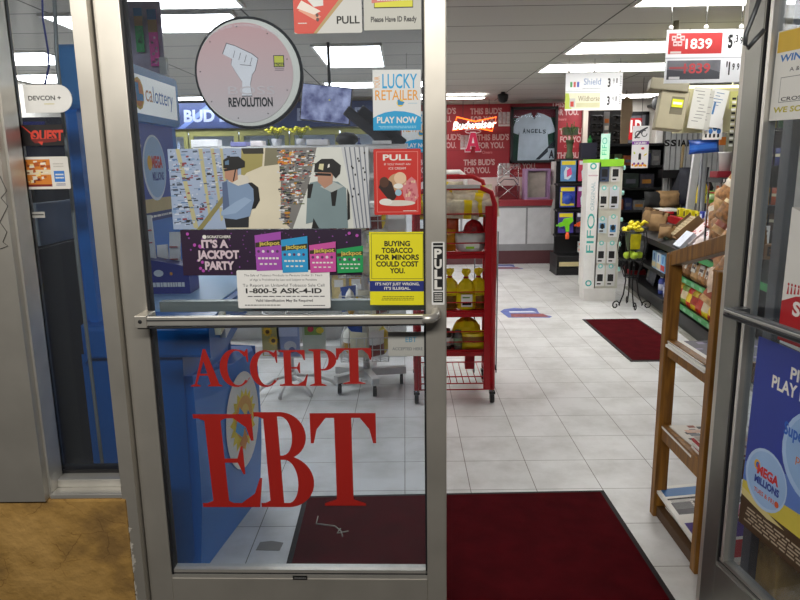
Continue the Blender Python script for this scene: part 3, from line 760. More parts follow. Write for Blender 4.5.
nt.links.new(rp.outputs['Color'], nt.nodes['Principled BSDF'].inputs['Base Color'])
m.lathe([(rf, -0.010), (rf, -0.0155)], pink, (-0.006, 0, 0), 48, 'y', False)
q = lambda u, v: ((u - 246) * 0.00293, (74.5 - v) * 0.00293)
def qp(pts, mt, y): m.poly([q(*a) for a in pts][::-1], mt, y)
lt = mat('#f3eceb'); ot = mat('#6b6364')
for pts in ([(225, 58), (229, 49), (236, 51), (251, 58), (256, 62), (253, 72), (250, 76), (248, 84), (249, 94), (240, 94), (241, 82), (236, 74), (232, 67), (233, 62)],):
    mm_ = [(240.0 + (a - 240) * 1.04, 70 + (b - 70) * 1.04) for a, b in pts]; qp(mm_, ot, -0.0157); qp(pts, lt, -0.0160)
m.tube([(*q(240, 67)[:1], -0.0163, q(240, 67)[1]), (q(250, 68)[0], -0.0163, q(250, 68)[1])], 0.0007, ot, 4)
for a, b in ((236, 55), (241, 57), (246, 59), (251, 61)): m.tube([(q(a, b)[0], -0.0163, q(a, b)[1]), (q(a - 2, b + 6)[0], -0.0163, q(a - 2, b + 6)[1])], 0.0006, ot, 4)
m.text('BOSS', mat('#dccbc7'), q(249, 93)[0], q(249, 93)[1], 0.021, -0.0165, 0.125, bold=.0); m.text('REVOLUTION', PRINTK, q(247.5, 103.5)[0], q(247, 103.5)[1], 0.0225, -0.0168, 0.118, bold=.03)
m.text('NO PINS  NO FEES  NO CONTRACTS  NO HASSLES', mat('#f2e6e4'), -0.006, 0.118, 0.006, -0.0160, 0.19, curve=-3.1)
bx, bz = q(275, 66); m.rect(bx - 0.014, bx + 0.014, bz - 0.010, bz + 0.020, PRINTK, -0.0160); m.rect(bx - 0.012, bx + 0.012, bz + 0.001, bz + 0.018, mat('#dcd62a'), -0.0163); m.text('BOSS', mat('#dcd62a'), bx, bz - 0.008, 0.007, -0.0163, 0.023, bold=.03); m.lines(bx - 0.012, bx + 0.012, bz - 0.02, bz - 0.012, 2, ot, -0.0160)
for k in range(9):
    a = k * 0.7 + 0.3; m.disc(-0.006 + math.cos(a) * 0.118, math.sin(a) * 0.118, 0.0018, 0.0018, PRINTK, -0.0160, 6)
part(m, 'printed_face', t, 'pink printed face')

# ---------------- stickers on the narrow left window ----------------
WT = Matrix.Translation((0, 1.902, 0))
def wl(u, v): return onplane(u, v, WT, 0)
def on_win(u0, v0, u1, v1):
    x0, z1 = wl(u0, v0); x1, _ = wl(u1, v0); _, z0 = wl(u0, v1)
    return x0 - .007, z0, x1 - x0, z1 - z0
x, z, W, Hh = on_win(25, 85, 73, 113); r = Hh / 2
m = MB(); m.prism([(0, 0), (W - r, 0)] + [(W - r + r * math.cos(math.radians(a)), r + r * math.sin(math.radians(a))) for a in range(-75, 90, 15)] + [(W - r, Hh), (0, Hh)], 'y', 0, 0.003, mat('#f0efeb', 0.5))
m.text('DEVCON +', PRINTK, W * .43, Hh * .45, Hh * .16, -0.0004, W * .68, bold=.015); m.lines(W * .4, W * .62, Hh * .28, Hh * .35, 1, mat('#d9cf8a'), -0.0004)
o = m.build('security_sticker', loc=(x, 1.902, z)); tag(o, 'white round-ended security sticker on the narrow window', 'sticker')
x, z, W, Hh = on_win(23, 125, 65, 146)
p = Poster(W, Hh, mat('#1d1718', 0.5)); rd = mat('#d8402e'); p.poly([(0, 1), (.05, .95), (.34, .45), (.30, .40)], rd); p.text('QUEST', rd, .59, .26, .46, .78, bold=.05, shear=.1); p.poly([(.2, .32), (.9, .34), (.8, .18), (.3, .12)], mat('#7a1f18'))
p.poly([(.36, .2), (.5, .2), (.46, .02)], rd)
p.done('brand_sticker', 'black sticker with jagged red lettering on the narrow window', 'sticker', WT, x, z, -0.0006)
x, z, W, Hh = on_win(22, 157, 70, 189.5)
p = Poster(W, Hh, mat('#e6e2da', 0.5), bevel=0.004); p.rect(.05, .62, .08, .92, mat('#d9822c')); p.rect(.05, .62, .45, .60, mat('#e9d9b8')); p.speck(.08, .58, .2, .88, 40, [mat('#7a2d16'), mat('#f3d78c'), mat('#b3541c'), mat('#efe6d4')], (.015, .06)); p.rect(.05, .62, .08, .15, mat('#7d1d16'))
p.rect(.68, .90, .22, .56, mat('#3f7fcf')); p.lines(.7, .88, .3, .5, 2, PAPER); p.lines(.7, .9, .10, .18, 2, NAVY); p.lines(.68, .9, .66, .82, 2, mat('#c9c5bd'))
p.done('payment_sticker', 'white sticker with an orange shop picture and a blue square, lowest on the narrow window', 'sticker', WT, x, z, -0.0006)
x, z, W, Hh = on_win(28, 212, 47, 218)
p = Poster(W, Hh, mat('#b9b8b2', 0.5)); p.rect(0, .22, 0, 1, mat('#c77d2a')); p.lines(.3, .95, .3, .8, 1, PRINTK)
p.done('small_label', 'tiny grey label with an orange end on the narrow window', 'label', WT, x, z, -0.0006)

# ---------------- posters on the open right door ----------------
# lottery poster
x0, z1 = rl(766, 346); xb, zb0 = rl(738, 521)
W, Hh = 0.46, z1 - zb0; tl = math.atan2(xb - x0, Hh) * 0.9
p = Poster(W, Hh + 0.02, mat('#2d3f9c', 0.45, 0, 0.04))
p.poly([(0, .16), (1, .16), (1, .50), (.55, .45), (0, .34)], mat('#5f7fc8')); p.poly([(0, .16), (1, .16), (1, .30), (.5, .27), (0, .24)], mat('#d3c04a')); p.rect(0, 1, 0, .16, mat('#4a3623')); p.poly([(0, .16), (0, .20), (.4, .14), (.25, .13)], mat('#d8c98a'))
p.lines(.03, .97, .03, .12, 5, mat('#b9aa92')); p.disc(.20, .315, .185, .155, mat('#b4cdee')); p.disc(.205, .317, .170, .140, mat('#9dbde6')); p.disc(.56, .555, .26, .215, mat('#a9c6ea')); p.disc(.57, .56, .24, .195, mat('#93b5e0'))
p.disc(.115, .365, .028, .026, mat('#e9b02a')); p.disc(.12, .365, .017, .016, mat('#2c5fb4')); p.text('MEGA', mat('#d22f2c'), .215, .325, .045, .19, bold=.05); p.text('MILLIONS', mat('#2b3f96'), .215, .275, .035, .22, bold=.05); p.text('TUES & FRI', mat('#d2562c'), .20, .225, .022, .18, bold=.02); p.disc(.315, .235, .018, .016, mat('#d2562c'))
p.text('PICK &', PAPER, .30, .865, .055, .30, al='L', bold=.03); p.text('PLAY FROM', PAPER, .16, .785, .06, .46, al='L', bold=.03); p.text('SuperLotto', mat('#2a62c0'), .30, .60, .06, .36, al='L', bold=.03); p.text('plus', mat('#d2702c'), .42, .50, .04, .12, al='L')
xq, zq = rl(738, 521)
p.done('lottery_poster', 'dark blue lottery poster with pale balls on the open right door', 'poster', RT, xq, zq, -0.0048, 0.02)
# red poster with white torn top
x0, z0 = rl(777, 339); x1, zt = rl(781, 206)
W, Hh = 0.5, zt - z0
p = Poster(W, Hh, mat('#e2e0da', 0.5, 0, 0.03)); p.rect(0, 1, 0, .30, RED); p.poly([(0, .30), (.1, .36), (.25, .40), (.4, .47), (1, .42), (1, .30)], RED); p.text('SUMMER', PAPER, .085, .22, .10, .46, al='L', bold=.04)
for q_ in range(4): p.poly([(.03 + q_ * .025, .36 + q_ * .006), (.045 + q_ * .025, .36 + q_ * .006), (.042 + q_ * .025, .42), (.035 + q_ * .025, .42)], RED); p.disc(.038 + q_ * .025, .435, .007, .012, RED, n=8)
p.poly([(.13, .40), (.24, .42), (.25, .52), (.14, .49)], RED); p.disc(.17, .54, .022, .03, RED); p.disc(.22, .55, .022, .03, RED); p.text('BEER', PAPER, .19, .44, .035, .08); p.poly([(0, 1), (.10, .96), (.08, 1)], mat('#b9b6ae'))
p.done('red_poster', 'white and red poster with torn corner above the push bar of the open right door', 'poster', RT, x0, z0, -0.0048, 0.012)
# winner sign
x0, z0 = rl(768.5, 121); x1, zt = rl(774, 33)
W, Hh = 0.21, zt - z0
p = Poster(W, Hh, mat('#ebe9e2', 0.5, 0, 0.02)); p.rect(.02, 1, .76, .99, mat('#dfb62a')); p.text('WINNERS', mat('#2f74c0'), .08, .655, .075, .80, al='L', bold=.03, shear=.15); p.text('A & M', PRINTK, .28, .535, .045, .28, al='L'); p.border(.14, .96, .20, .48, .006, mat('#55554f')); p.text('CROSSED', PRINTK, .18, .215, .042, .6, al='L', bold=.01); p.text('WE SOLD', mat('#c2b52a'), .06, .09, .06, .70, al='L', bold=.03, shear=.1)
p.done('winner_sign', 'white and yellow WINNER sign at the top of the open right door', 'sign', RT, x0, z0, -0.0048, 0.02)
# ---------------- inside, left: lottery kiosk and what stands near it ----------------
def wmb(t):
    R = Matrix.Translation(t.location) @ Matrix.Rotation(t.rotation_euler.z, 4, 'Z')
    return MB(R.inverted())
KB = mat('#1674cc', 0.35, 0, 0.03, 3); KD = mat('#1464b4', 0.32, 0, 0.03, 3); KH = mat('#3f86c6', 0.4, 0, 0.03)
t = thing('lottery_kiosk', 'tall blue lottery play stand with header sign, poster and sun badge, left of the door', 'lottery stand', (-0.86, 2.6, 0))
m = wmb(t); pts = []
m.prism([(2.20, 0.0), (3.12, 0.0), (3.12, 1.70), (2.24, 1.70), (2.20, 1.66)], 'x', -1.085, -1.045, KB); part(m, 'back_panel', t, bevel=0.006)
# header sign: thick rounded frame with white face to the right
m = wmb(t); y0, y1, z0, z1 = 2.20, 3.16, 1.665, 1.875
rr = 0.035; pts = []
for cy, cz, a in ((y1 - rr, z0 + rr, -90), (y1 - rr, z1 - rr, 0), (y0 + rr, z1 - rr, 90), (y0 + rr, z0 + rr, 180)):
    for q in range(5):
        b = math.radians(a + q * 22.5); pts.append((cy + rr * math.cos(b), cz + rr * math.sin(b)))
m.prism(pts, 'x', -1.092, -1.031, KH); hd = part(m, 'header_frame', t)
hy0, hz0 = 2.26, 1.695
m = wmb(t)
m.box(-1.031, -1.0295, hy0, 3.125, hz0, 1.842, mat('#e6e8e4', 0.4, 0, 0.01, emit=0.34))  # faint glow added to brighten the white header face
m2 = MB(m.T @ Matrix.Translation((-1.0295, 0, 0)) @ Matrix.Rotation(math.pi / 2, 4, 'Z'))
m2.disc(2.685, 1.77, 0.055, 0.062, mat('#f0c234'), -0.0006, 12); m2.disc(2.685, 1.77, 0.045, 0.05, mat('#e9902c'), -0.0009, 24); m2.poly([(2.655, 1.81), (2.685, 1.81), (2.69, 1.77), (2.73, 1.77), (2.73, 1.745), (2.66, 1.74)], mat('#2f8fd0'), -0.0012)
m2.text('ca', mat('#c98a5c'), 2.755, 1.748, 0.066, -0.0006, 0.075, al='L'); m2.text('lottery', mat('#3f78c0'), 2.84, 1.748, 0.066, -0.0006, 0.235, al='L')
for q in range(len(m2.f)):
    pass
part(m, 'header_face', hd); part(m2, 'header_print', hd)
# scratcher tickets hung above the header
for k, (u0, u1, v0, v1, cc) in enumerate(((133, 145, 8, 52, '#2fb566'), (146, 160, 9, 66, '#ee4cae'))):
    m = wmb(t); a = at(u0, v0, 3.0); b = at(u1, v1, 3.0)
    m.box(a.x, b.x, 3.0 + k * 0.004, 3.002 + k * 0.004, b.z, a.z, mat(cc)); m.box(a.x, b.x, 2.9994 + k * .004, 3.0 + k * .004, a.z - (a.z - b.z) * .2, a.z, mat('#2f7fb8')); m.box(a.x, b.x, 2.9992 + k * .004, 3 + k * .004, a.z - (a.z - b.z) * .40, a.z - (a.z - b.z) * .18, mat('#bd9a62'))
    for q in range(14): x_ = random.uniform(a.x + .008, b.x - .01); z_ = random.uniform(b.z + .01, a.z - (a.z - b.z) * .45); m.box(x_ - .005, x_ + .005, 2.9988 + k * .004, 3 + k * .004, z_ - .004, z_ + .004, mat('#d9a9c6' if k else '#4fb07a'))
    part(m, 'ticket_banner', t)
a = at(124, 2, 3.03); b = at(166, 75, 3.03)
m = wmb(t); m.box(a.x, b.x, 3.02, 3.03, 1.88, a.z, mat('#b3aabf', 0.5, 0, 0.2, 14)); m.box(-1.05, -1.02, 3.0, 3.03, 1.88, 1.95, WHITE); part(m, 'ticket_board', t)
# poster on the back panel
m = wmb(t)
m2 = MB(m.T @ Matrix.Translation((-1.0445, 0, 0)) @ Matrix.Rotation(math.pi / 2, 4, 'Z'))
m2.rect(2.3, 3.08, 1.28, 1.66, mat('#2d4fae', 0.4), 0); m2.rect(2.3, 3.08, 1.30, 1.36, mat('#cdb884', 0.4), -0.0004); m2.rect(2.3, 3.08, 1.27, 1.305, mat('#27407f'), -0.0008)
m2.disc(2.83, 1.485, 0.13, 0.135, mat('#e2ecf8'), -0.0008); m2.disc(2.835, 1.487, 0.12, 0.125, mat('#a9caee'), -0.0011); m2.disc(2.775, 1.505, .025, .03, mat('#ecb22c'), -0.0014); m2.text('MEGA', mat('#d2322c'), 2.86, 1.487, 0.045, -0.0014, 0.12, bold=.05); m2.text('MILLIONS', mat('#2b3f96'), 2.86, 1.435, 0.032, -0.0014, 0.13, bold=.04)
m2.text('ES', PAPER, 2.66, 1.56, 0.05, -0.001, .08); m2.lines(2.6, 3.05, 1.278, 1.298, 1, PAPER, -0.0012)
part(m2, 'poster', t)
# desk
m = wmb(t); m.prism([(2.15, 0.855), (2.15, 0.965), (2.30, 0.985), (3.1, 0.985), (3.1, 0.955), (2.95, 0.955), (2.60, 0.90), (2.35, 0.855)], 'x', -1.08, -0.655, KD); part(m, 'desk', t, bevel=0.012)
m = wmb(t); m.box(-1.04, -0.70, 2.30, 3.05, 0.985, 0.992, mat('#8fb8dc', 0.3)); part(m, 'writing_top', t)
# slip holder with numbered front and white play slips
m = wmb(t); m.prism([(-1.06, 0.99), (-0.86, 0.99), (-0.86, 1.10), (-1.06, 1.14)], 'y', 2.60, 2.72, NAVY)
m2_ = MB(m.T @ Matrix.Translation((0, 2.599, 0))); m2_.lines(-1.03, -0.88, 1.01, 1.05, 1, PAPER, 0); m2_.disc(-0.98, 1.075, .02, .014, PAPER, 0, 10); m2_.disc(-0.93, 1.073, .006, .007, mat('#e0902c'), 0, 8)
o_ = len(m.v); m.T = None; m.mats += [q for q in m2_.mats if q not in m.mats]
for f_, i_, s_ in zip(m2_.f, m2_.mi, m2_.sm): m.f.append(tuple(o_ + k for k in f_)); m.mi.append(m.mats.index(m2_.mats[i_])); m.sm.append(s_)
m.v += m2_.v; hol = part(m, 'slip_holder', t)
for k, (x, z1, c_) in enumerate(((-1.03, 1.30, 1), (-0.985, 1.18, 0), (-0.94, 1.23, 1), (-0.90, 1.155, 0), (-0.88, 1.20, 1))):
    m = wmb(t); m.obox((x, 2.66 + .012 * k, z1 - 0.12), (0.042, 0.012, 0.24), PAPER, RX(-12) @ RY(-6 + 3 * k))
    for q in range(3): m.obox((x, 2.654 + .012 * k, z1 - 0.06 - 0.05 * q), (0.03, 0.0125, 0.004), RED, RX(-12) @ RY(-6 + 3 * k))
    part(m, 'play_slips', hol)
# side ticket pocket
for k, (y, z) in enumerate(((2.24, 0.955), (2.30, 0.93), (2.56, 0.965))): m = wmb(t); m.obox((-0.645, y, z), (0.02, 0.085, 0.05), mat(('#d8d3b8', '#cfd6dd', '#dcdcd8')[k]), RX(14)); part(m, 'ticket_pocket', t)
# lower body: recessed pedestal plus bulging badge end
m = wmb(t); m.prism([(-1.10, 0), (-0.84, 0), (-0.79, 0.10), (-0.775, 0.855), (-1.10, 0.855)], 'y', 2.18, 2.80, KD); part(m, 'pedestal', t, bevel=0.01)
m = wmb(t)
prof = [(2.22, 0.0), (2.88, 0.0), (2.90, 0.08), (2.88, 0.62), (2.86, 0.695), (2.80, 0.715), (2.52, 0.715), (2.36, 0.745), (2.24, 0.80), (2.20, 0.80)]
n_ = len(prof)
def bx(z, y): return -0.685 + (y - 2.6) * 0.157 - 0.03 * (1 - min(1, z / 0.33) ** 0.8)
zs = [0, 0.08, 0.16, 0.26, 0.36, 0.50, 0.62, 0.70]
ys = [2.21, 2.35, 2.6, 2.80, 2.87]
top = lambda y: 1.0 if y > 2.5 else 1.0 + (2.5 - y) * 0.36
for i in range(len(zs) - 1):
    for k in range(len(ys) - 1):
        q = []
        for (y, z) in ((ys[k], zs[i]), (ys[k + 1], zs[i]), (ys[k + 1], zs[i + 1]), (ys[k], zs[i + 1])):
            z *= top(y); q.append((bx(z, y) - (0.035 if y > 2.85 else 0) - (0.02 if z > .69 else 0), y, z))
        m.add(q, [(0, 1, 2, 3)], KB, True)
for za, zb_ in zip(zs[:-1], zs[1:]):
    m.add([(bx(za, 2.87) - .035, 2.87, za), (-0.82, 2.90, za), (-0.82, 2.90, zb_), (bx(zb_, 2.87) - .035, 2.87, zb_)], [(0, 1, 2, 3)], KB)
    a_, b_ = za * top(2.21), zb_ * top(2.21)
    m.add([(-0.82, 2.21, a_), (bx(a_, 2.21), 2.21, a_), (bx(b_, 2.21), 2.21, b_), (-0.82, 2.21, b_)], [(0, 1, 2, 3)], KB)
tp_ = [(bx(.7, y) - .02 - (0.035 if y > 2.85 else 0), y, .7 * top(y)) for y in ys] + [(-.82, y, .7 * top(y)) for y in ys[::-1]]
m.add(tp_, [tuple(range(10))], KB)
part(m, 'end_panel', t)
cen = Vector((-0.682, 2.60, 0.455))
m = MB(Matrix.Translation(-Vector(t.location)) @ Matrix.Translation(cen) @ Matrix.Rotation(math.pi / 2 - 0.156, 4, 'Z'))
m.disc(0, 0, 0.170, 0.205, mat('#e8e8e4', 0.4), -0.001, 36)
st = []
for k in range(36):
    a = 2 * math.pi * k / 36; r = (0.135 if k % 2 else 0.105)
    st.append((r * math.cos(a), r * math.sin(a)))
m.poly(st, mat('#f0d430'), -0.002); m.disc(.005, .012, 0.088, 0.09, mat('#e6a63a'), -0.003, 24); m.disc(.015, .015, 0.045, 0.05, mat('#f0c95a'), -0.0035, 20); m.poly([(-.09, -.015), (-.035, .07), (.02, 0.01), (-.02, -.07)], mat('#3f9cd8'), -0.004); m.poly([(.0, -.03), (.045, .03), (.085, -.02), (.03, -.085)], mat('#2f86c6'), -0.0042); m.poly([(-.06, -.08), (0, -.05), (.03, -.1), (-.02, -.12)], mat('#d98a2c'), -0.0044)
part(m, 'badge', t, 'white oval sun badge')

# things seen through the narrow window
t = thing('dark_cabinet', 'dark low cabinet behind the narrow window, left of the blue kiosk', 'cabinet', (-1.38, 2.45, 0))
m = MB(); m.box(-0.20, 0.12, -0.2, 0.2, 0, 1.22, BLKM); part(m, 'body', t, bevel=0.004)
m = MB()
fr = mat('#4c4d4c', 0.5)
m.box(-0.15, -0.14, -0.208, -0.2, 0.35, 1.16, fr); m.box(0.07, 0.08, -0.208, -0.2, 0.35, 1.16, fr); m.box(-0.15, 0.08, -0.208, -0.2, 0.35, 0.36, fr); part(m, 'reflection_outline', t, 'thin grey outline painted for a reflection')  # grey bars put in for reflections over the dark front
o = MB().box(-0.19, 0.11, -0.15, 0.15, 0, 0.15, mat('#8f969c', 0.6)).build('grey_box', loc=(-1.38, 2.45, 1.222), bevel=0.004); tag(o, 'pale grey box lying on the dark cabinet behind the narrow window', 'box')
o = MB().box(-0.17, 0.1, -0.14, 0.14, 0, 0.06, BLKM).build('black_case', loc=(-1.38, 2.46, 1.372)); tag(o, 'flat black case on top of the pale grey box', 'case')
m = MB(); m.tube([at(54, -12, 2.06), at(57, 60, 2.06), at(68, 160, 2.06), at(78, 260, 2.06), at(97, 420, 2.06), at(106, 495, 2.06)], 0.006, mat('#7d807e', 0.5, 0.3)); m.box(-1.04, -0.94, 2.05, 2.07, 0, 0.02, ALUD)
tag(m.build('metal_post'), 'thin grey metal post right behind the narrow window', 'post')
m = MB(); m.tube([at(42, -8, 2.4), at(43, 20, 2.4), at(48, 50, 2.4), at(49, 66, 2.4), at(45, 84, 2.4), at(47, 112, 2.4)], 0.0035, mat('#26348c', 0.4)); tag(m.build('blue_wire'), 'blue cord hanging behind the narrow window', 'cord')
m = MB(); a = at(23, 113, 3.2); b = at(66, 158, 3.2); m.box(a.x - .06, b.x + .3, 3.2, 3.5, 0, a.z - 0.02, mat('#23263a', 0.4, 0, 0.3, 8)); m.box(a.x, a.x + .10, 3.19, 3.2, b.z + .06, a.z - .04, NAVY)
t2 = m.build('dark_display_case'); tag(t2, 'dark display case further in behind the narrow window stickers', 'display case')

# monitor hung from the ceiling
c = at(326, 104, 5.5)
t = thing('hanging_monitor', 'tilted flat monitor hanging from the ceiling with a bluish camera picture', 'monitor', c)
tr = RY(7)
m = MB(); m.obox((0, 0.02, 0), (0.40, 0.05, 0.285), BLK, tr); part(m, 'housing', t, bevel=0.004)
def screen_mat():
    mm = bpy.data.materials.new('camera_picture'); mm.use_nodes = True
    nt = mm.node_tree; b = nt.nodes['Principled BSDF']; tc = nt.nodes.new('ShaderNodeTexCoord'); n = nt.nodes.new('ShaderNodeTexVoronoi'); n.inputs['Scale'].default_value = 13
    n2 = nt.nodes.new('ShaderNodeTexNoise'); n2.inputs['Scale'].default_value = 10; n2.inputs['Detail'].default_value = 6
    r = nt.nodes.new('ShaderNodeValToRGB'); e = r.color_ramp.elements; e[0].position = .35; e[0].color = (*lin('#4a4d78'), 1); e[1].position = .7; e[1].color = (*lin('#b9bfe0'), 1)
    nt.links.new(tc.outputs['Object'], n2.inputs['Vector']); nt.links.new(n2.outputs['Fac'], r.inputs['Fac'])
    nt.links.new(r.outputs['Color'], b.inputs['Emission Color']); b.inputs['Emission Strength'].default_value = 0.8; b.inputs['Base Color'].default_value = (0.02, 0.02, 0.03, 1); b.inputs['Roughness'].default_value = 0.2
    return mm
m = MB(); m.obox((0, -0.007, 0), (0.385, 0.004, 0.27), screen_mat(), tr); m.obox((0.03, -0.010, 0.03), (0.012, 0.002, 0.01), mat('#d8d23c'), tr); part(m, 'screen', t, 'bluish picture')
m = MB(); m.tube([(0, 0.04, 0), (0.02, 0.12, 0.16), (0.02, 0.12, ZC - c.z)], 0.014, BLK); part(m, 'ceiling_bracket', t)
# dark folded bundle behind the monitor
m = MB()
m.beam(at(346, 110, 5.25), at(394, 149, 5.25), 0.05, 0.08, mat('#26262d', 0.7)); m.beam(at(358, 112, 5.29), at(402, 147, 5.29), 0.05, 0.13, mat('#202026', 0.7))
tag(m.build('black_umbrella', bevel=0.01), 'large folded black umbrella leaning behind the hanging monitor', 'umbrella')
def blob(name, lab, cat, u, v, Y, rx, rz, mt, grp=None):
    cc = at(u, v, Y); m = MB()
    vs = []; 
    m.lathe([(0.01, -rz), (rx * .6, -rz * .8), (rx, -rz * .2), (rx * .95, rz * .3), (rx * .6, rz * .85), (0.01, rz)], mt, n=14)
    cc.z = 1.627 + rz; o = m.build(name, loc=cc); return tag(o, lab, cat, grp)
blob('black_bag', 'round black bag on top of the white shelf unit below the monitor', 'bag', 347, 141, 5.3, 0.09, 0.055, BLKM)
blob('dark_bag', 'dark bulky bag beside the folded umbrella, under the LUCKY RETAILER sticker', 'bag', 386, 134, 5.36, 0.12, 0.095, mat('#25252c', 0.8, 0, 0.2))

# coolers along the back left, with the blue beer banner above
t = thing('drinks_cooler', 'row of olive framed glass-door drinks coolers at the back left, under the blue banner', 'cooler', (-2.0, 10.3, 0))
OL = mat('#8b8a52', 0.5); x0, x1 = -3.9, -0.2
m = MB(); m.box(x0 + 2, x1 + 2, 0.3, 0.55, 0, 2.02, mat('#c9ccd6', 0.6)); m.box(x0 + 2, x1 + 2, -0.3, 0.5, 0.0, 0.25, BLK); m.box(x0 + 2, x1 + 2, -0.25, 0.5, 1.99, 2.03, OL); part(m, 'cabinet', t)
nd = 5; dw = (x1 - x0) / nd
for k in range(nd):
    a = x0 + 2 + k * dw
    m = MB(); m.box(a + .01, a + .07, -0.3, -0.25, .25, 2.0, OL); m.box(a + dw - .07, a + dw - .01, -0.3, -0.25, .25, 2.0, OL); m.box(a + .07, a + dw - .07, -0.3, -0.25, 1.93, 2.0, OL); m.box(a + .07, a + dw - .07, -0.3, -0.25, .25, .33, OL)
    d_ = part(m, 'door', t); m = MB(); m.box(a + .07, a + dw - .07, -0.28, -0.275, .33, 1.93, GLASS); part(m, 'pane', d_)
    for z in (0.6, 0.95, 1.3, 1.62):
        m = MB(); m.box(a + .05, a + dw - .05, -0.2, 0.3, z, z + .02, mat('#b7b9c2')); part(m, 'shelf', t)
m = MB(); m.box(x0 + 2.05, x1 + 1.95, -0.22, -0.19, 1.955, 1.985, mat('#f2f5ff', emit=3.0)); part(m, 'cooler_lamp', t)
bc = [mat(h, 0.25) for h in ('#3b4aa0', '#cfd4e8', '#5a66b8', '#8c2733', '#29346e', '#d9d9e4', '#6a7a4a')]
bot = []
for k, mt_ in enumerate(bc):
    m = MB(); m.lathe([(.028, 0), (.03, .01), (.03, .14), (.013, .19), (.013, .235), (.014, .24)], mt_, n=8); bot.append(m)
protos = {}
for k in range(12):
    mi = k % len(bc); x = x0 + .30 + k * (x1 - x0 - .5) / 12
    nm = ('clear', 'white', 'violet', 'dark red', 'navy', 'silver', 'olive')[mi]
    if mi not in protos:
        o = bot[mi].build('bottle'); protos[mi] = o
    else:
        o = protos[mi].copy(); COL.objects.link(o)
    o.location = (x, 10.08, 1.64)
    tag(o, '%s drink bottle, %s from the left on the top shelf of the coolers' % (nm, ORD[k]), 'bottle', 'bottles in the coolers')
t = thing('blue_banner', 'blue beer banner with white letters above the back left coolers', 'banner', (-2.0, 9.97, 2.04))
m = MB(); m.box(-1.9, 1.75, 0, 0.02, 0, 0.36, mat('#24335e', 0.5, 0, 0.25, 4)); part(m, 'sheet', t)
m = MB(); m.poly([(-1.3, 0), (-1.2, 0), (-.7, .36), (-.8, .36)], mat('#5a6ea8'), -0.001)
for xx, tx in ((-.62, 'BUD LIGHT'), (.95, 'BUD LIGHT')): m.text(tx, mat('#8d96b4'), xx, .10, .16, -0.002, 1.15 if xx < 0 else 1.0, bold=.04, shear=.05)
part(m, 'lettering', t)

# white shelf unit (cards) in the middle, behind the posters
GW = mat('#d4d4d2', 0.5)
t = thing('white_shelf_unit', 'white metal shelf unit seen through the door glass, cards on its front', 'shelf unit', (-0.75, 5.2, 0))
m = MB(); m.box(-0.80, 0.75, 0.05, 0.10, 0.02, 1.60, GW); part(m, 'back_panel', t)
m = MB(); m.box(-0.80, 0.75, -0.16, 0.30, 0.0, 0.10, GW); part(m, 'plinth', t)
for z in (0.42, 0.75, 1.10, 1.40):
    m = MB(); m.box(-0.79, 0.74, -0.14, 0.05, z, z + .02, GW); m.box(-0.79, .74, -0.145, -0.14, z - .02, z + .025, WHITE); part(m, 'shelf', t)
m = MB(); m.box(-0.82, 0.77, -0.13, 0.28, 1.60, 1.625, WHITE); m.box(-0.82, 0.77, -0.14, -0.13, 1.585, 1.635, GW); part(m, 'top_shelf', t)
cl = ['#c9a23a', '#8fa6cc', '#b04a4a', '#d8d8d0', '#5f8a5a', '#cfa0b4', '#4a6a9a', '#d9c48a']
k = 0
for z in (0.44, 0.77, 1.12):
    for i in range(11):
        x = -0.72 + i * 0.135
        if z > 1 and i % 3 == 0: continue
        m = MB(); h = random.uniform(.16, .22); m.obox((0, 0, h / 2), (.11, .004, h), mat(cl[k % 8], 0.5, 0, .3, 14), RX(-8)); m.obox((0, -0.004, h * .62), (.07, .002, h * .3), PAPER, RX(-8))
        o = m.build('greeting_card', loc=(-0.75 + x, 5.12, z + .022)); tag(o, '%s greeting card, %s from left in the %s row of the white shelves' % (('ochre', 'pale blue', 'red', 'white', 'green', 'pink', 'dark blue', 'sand')[k % 8], ORD[i], ('lowest', 'middle', 'upper')[[.44, .77, 1.12].index(z)]), 'card', 'greeting cards on the white shelf unit'); k += 1
# yellow flowers and small boxes on the top of the unit
for j, (u, lab) in enumerate(((277, 'left of two small pots of yellow artificial flowers on the white shelf unit'), (301, 'right of two small pots of yellow artificial flowers on the white shelf unit'))):
    p_ = at(u, 146, 5.15); t = thing('flower_pot', lab, 'flowers', (p_.x, 5.15, 1.626), group='flower pots on the white shelf unit')
    m = MB(); m.lathe([(.03, 0), (.04, .06), (.035, .06)], mat('#a9aab0')); part(m, 'pot', t)
    m = MB()
    for q in range(9):
        a = q * 2.4; r = .02 + .006 * q; m.tube([(0, 0, .05), (r * .5 * math.cos(a), r * .5 * math.sin(a), .1), (r * math.cos(a), r * math.sin(a), .12 + .005 * q)], .002, mat('#5b6a2f'), 4)
    part(m, 'stems', t)
    m = MB()
    for q in range(16):
        a = q * 2.4; r = .015 + .005 * q; m.lathe([(.003, -.008), (.017, 0), (.012, .01), (.002, .012)], mat('#d3cc2e', 0.6), (r * math.cos(a), r * math.sin(a), .11 + .004 * (q % 9)), 7)
    part(m, 'blossoms', t)
for j, (u, w_, h, c_) in enumerate(((206, .20, .06, '#dfdfe0'), (240, .12, .04, '#7d7fb4'), (258, .09, .045, '#e3dada'), (318, .16, .05, '#c9c6c6'), (382, .14, .035, '#e1e1df'))):
    p_ = at(u, 146, 5.1); m = MB(); m.box(-w_ / 2, w_ / 2, -.06, .06, 0, h, mat(c_, 0.5, 0, .1, 20)); o = m.build('carton', loc=(p_.x, 5.12, 1.626), bevel=.003)
    tag(o, ('large white', 'violet', 'small white and pink', 'grey', 'thin white')[j] + ' carton on top of the white shelf unit', 'carton')
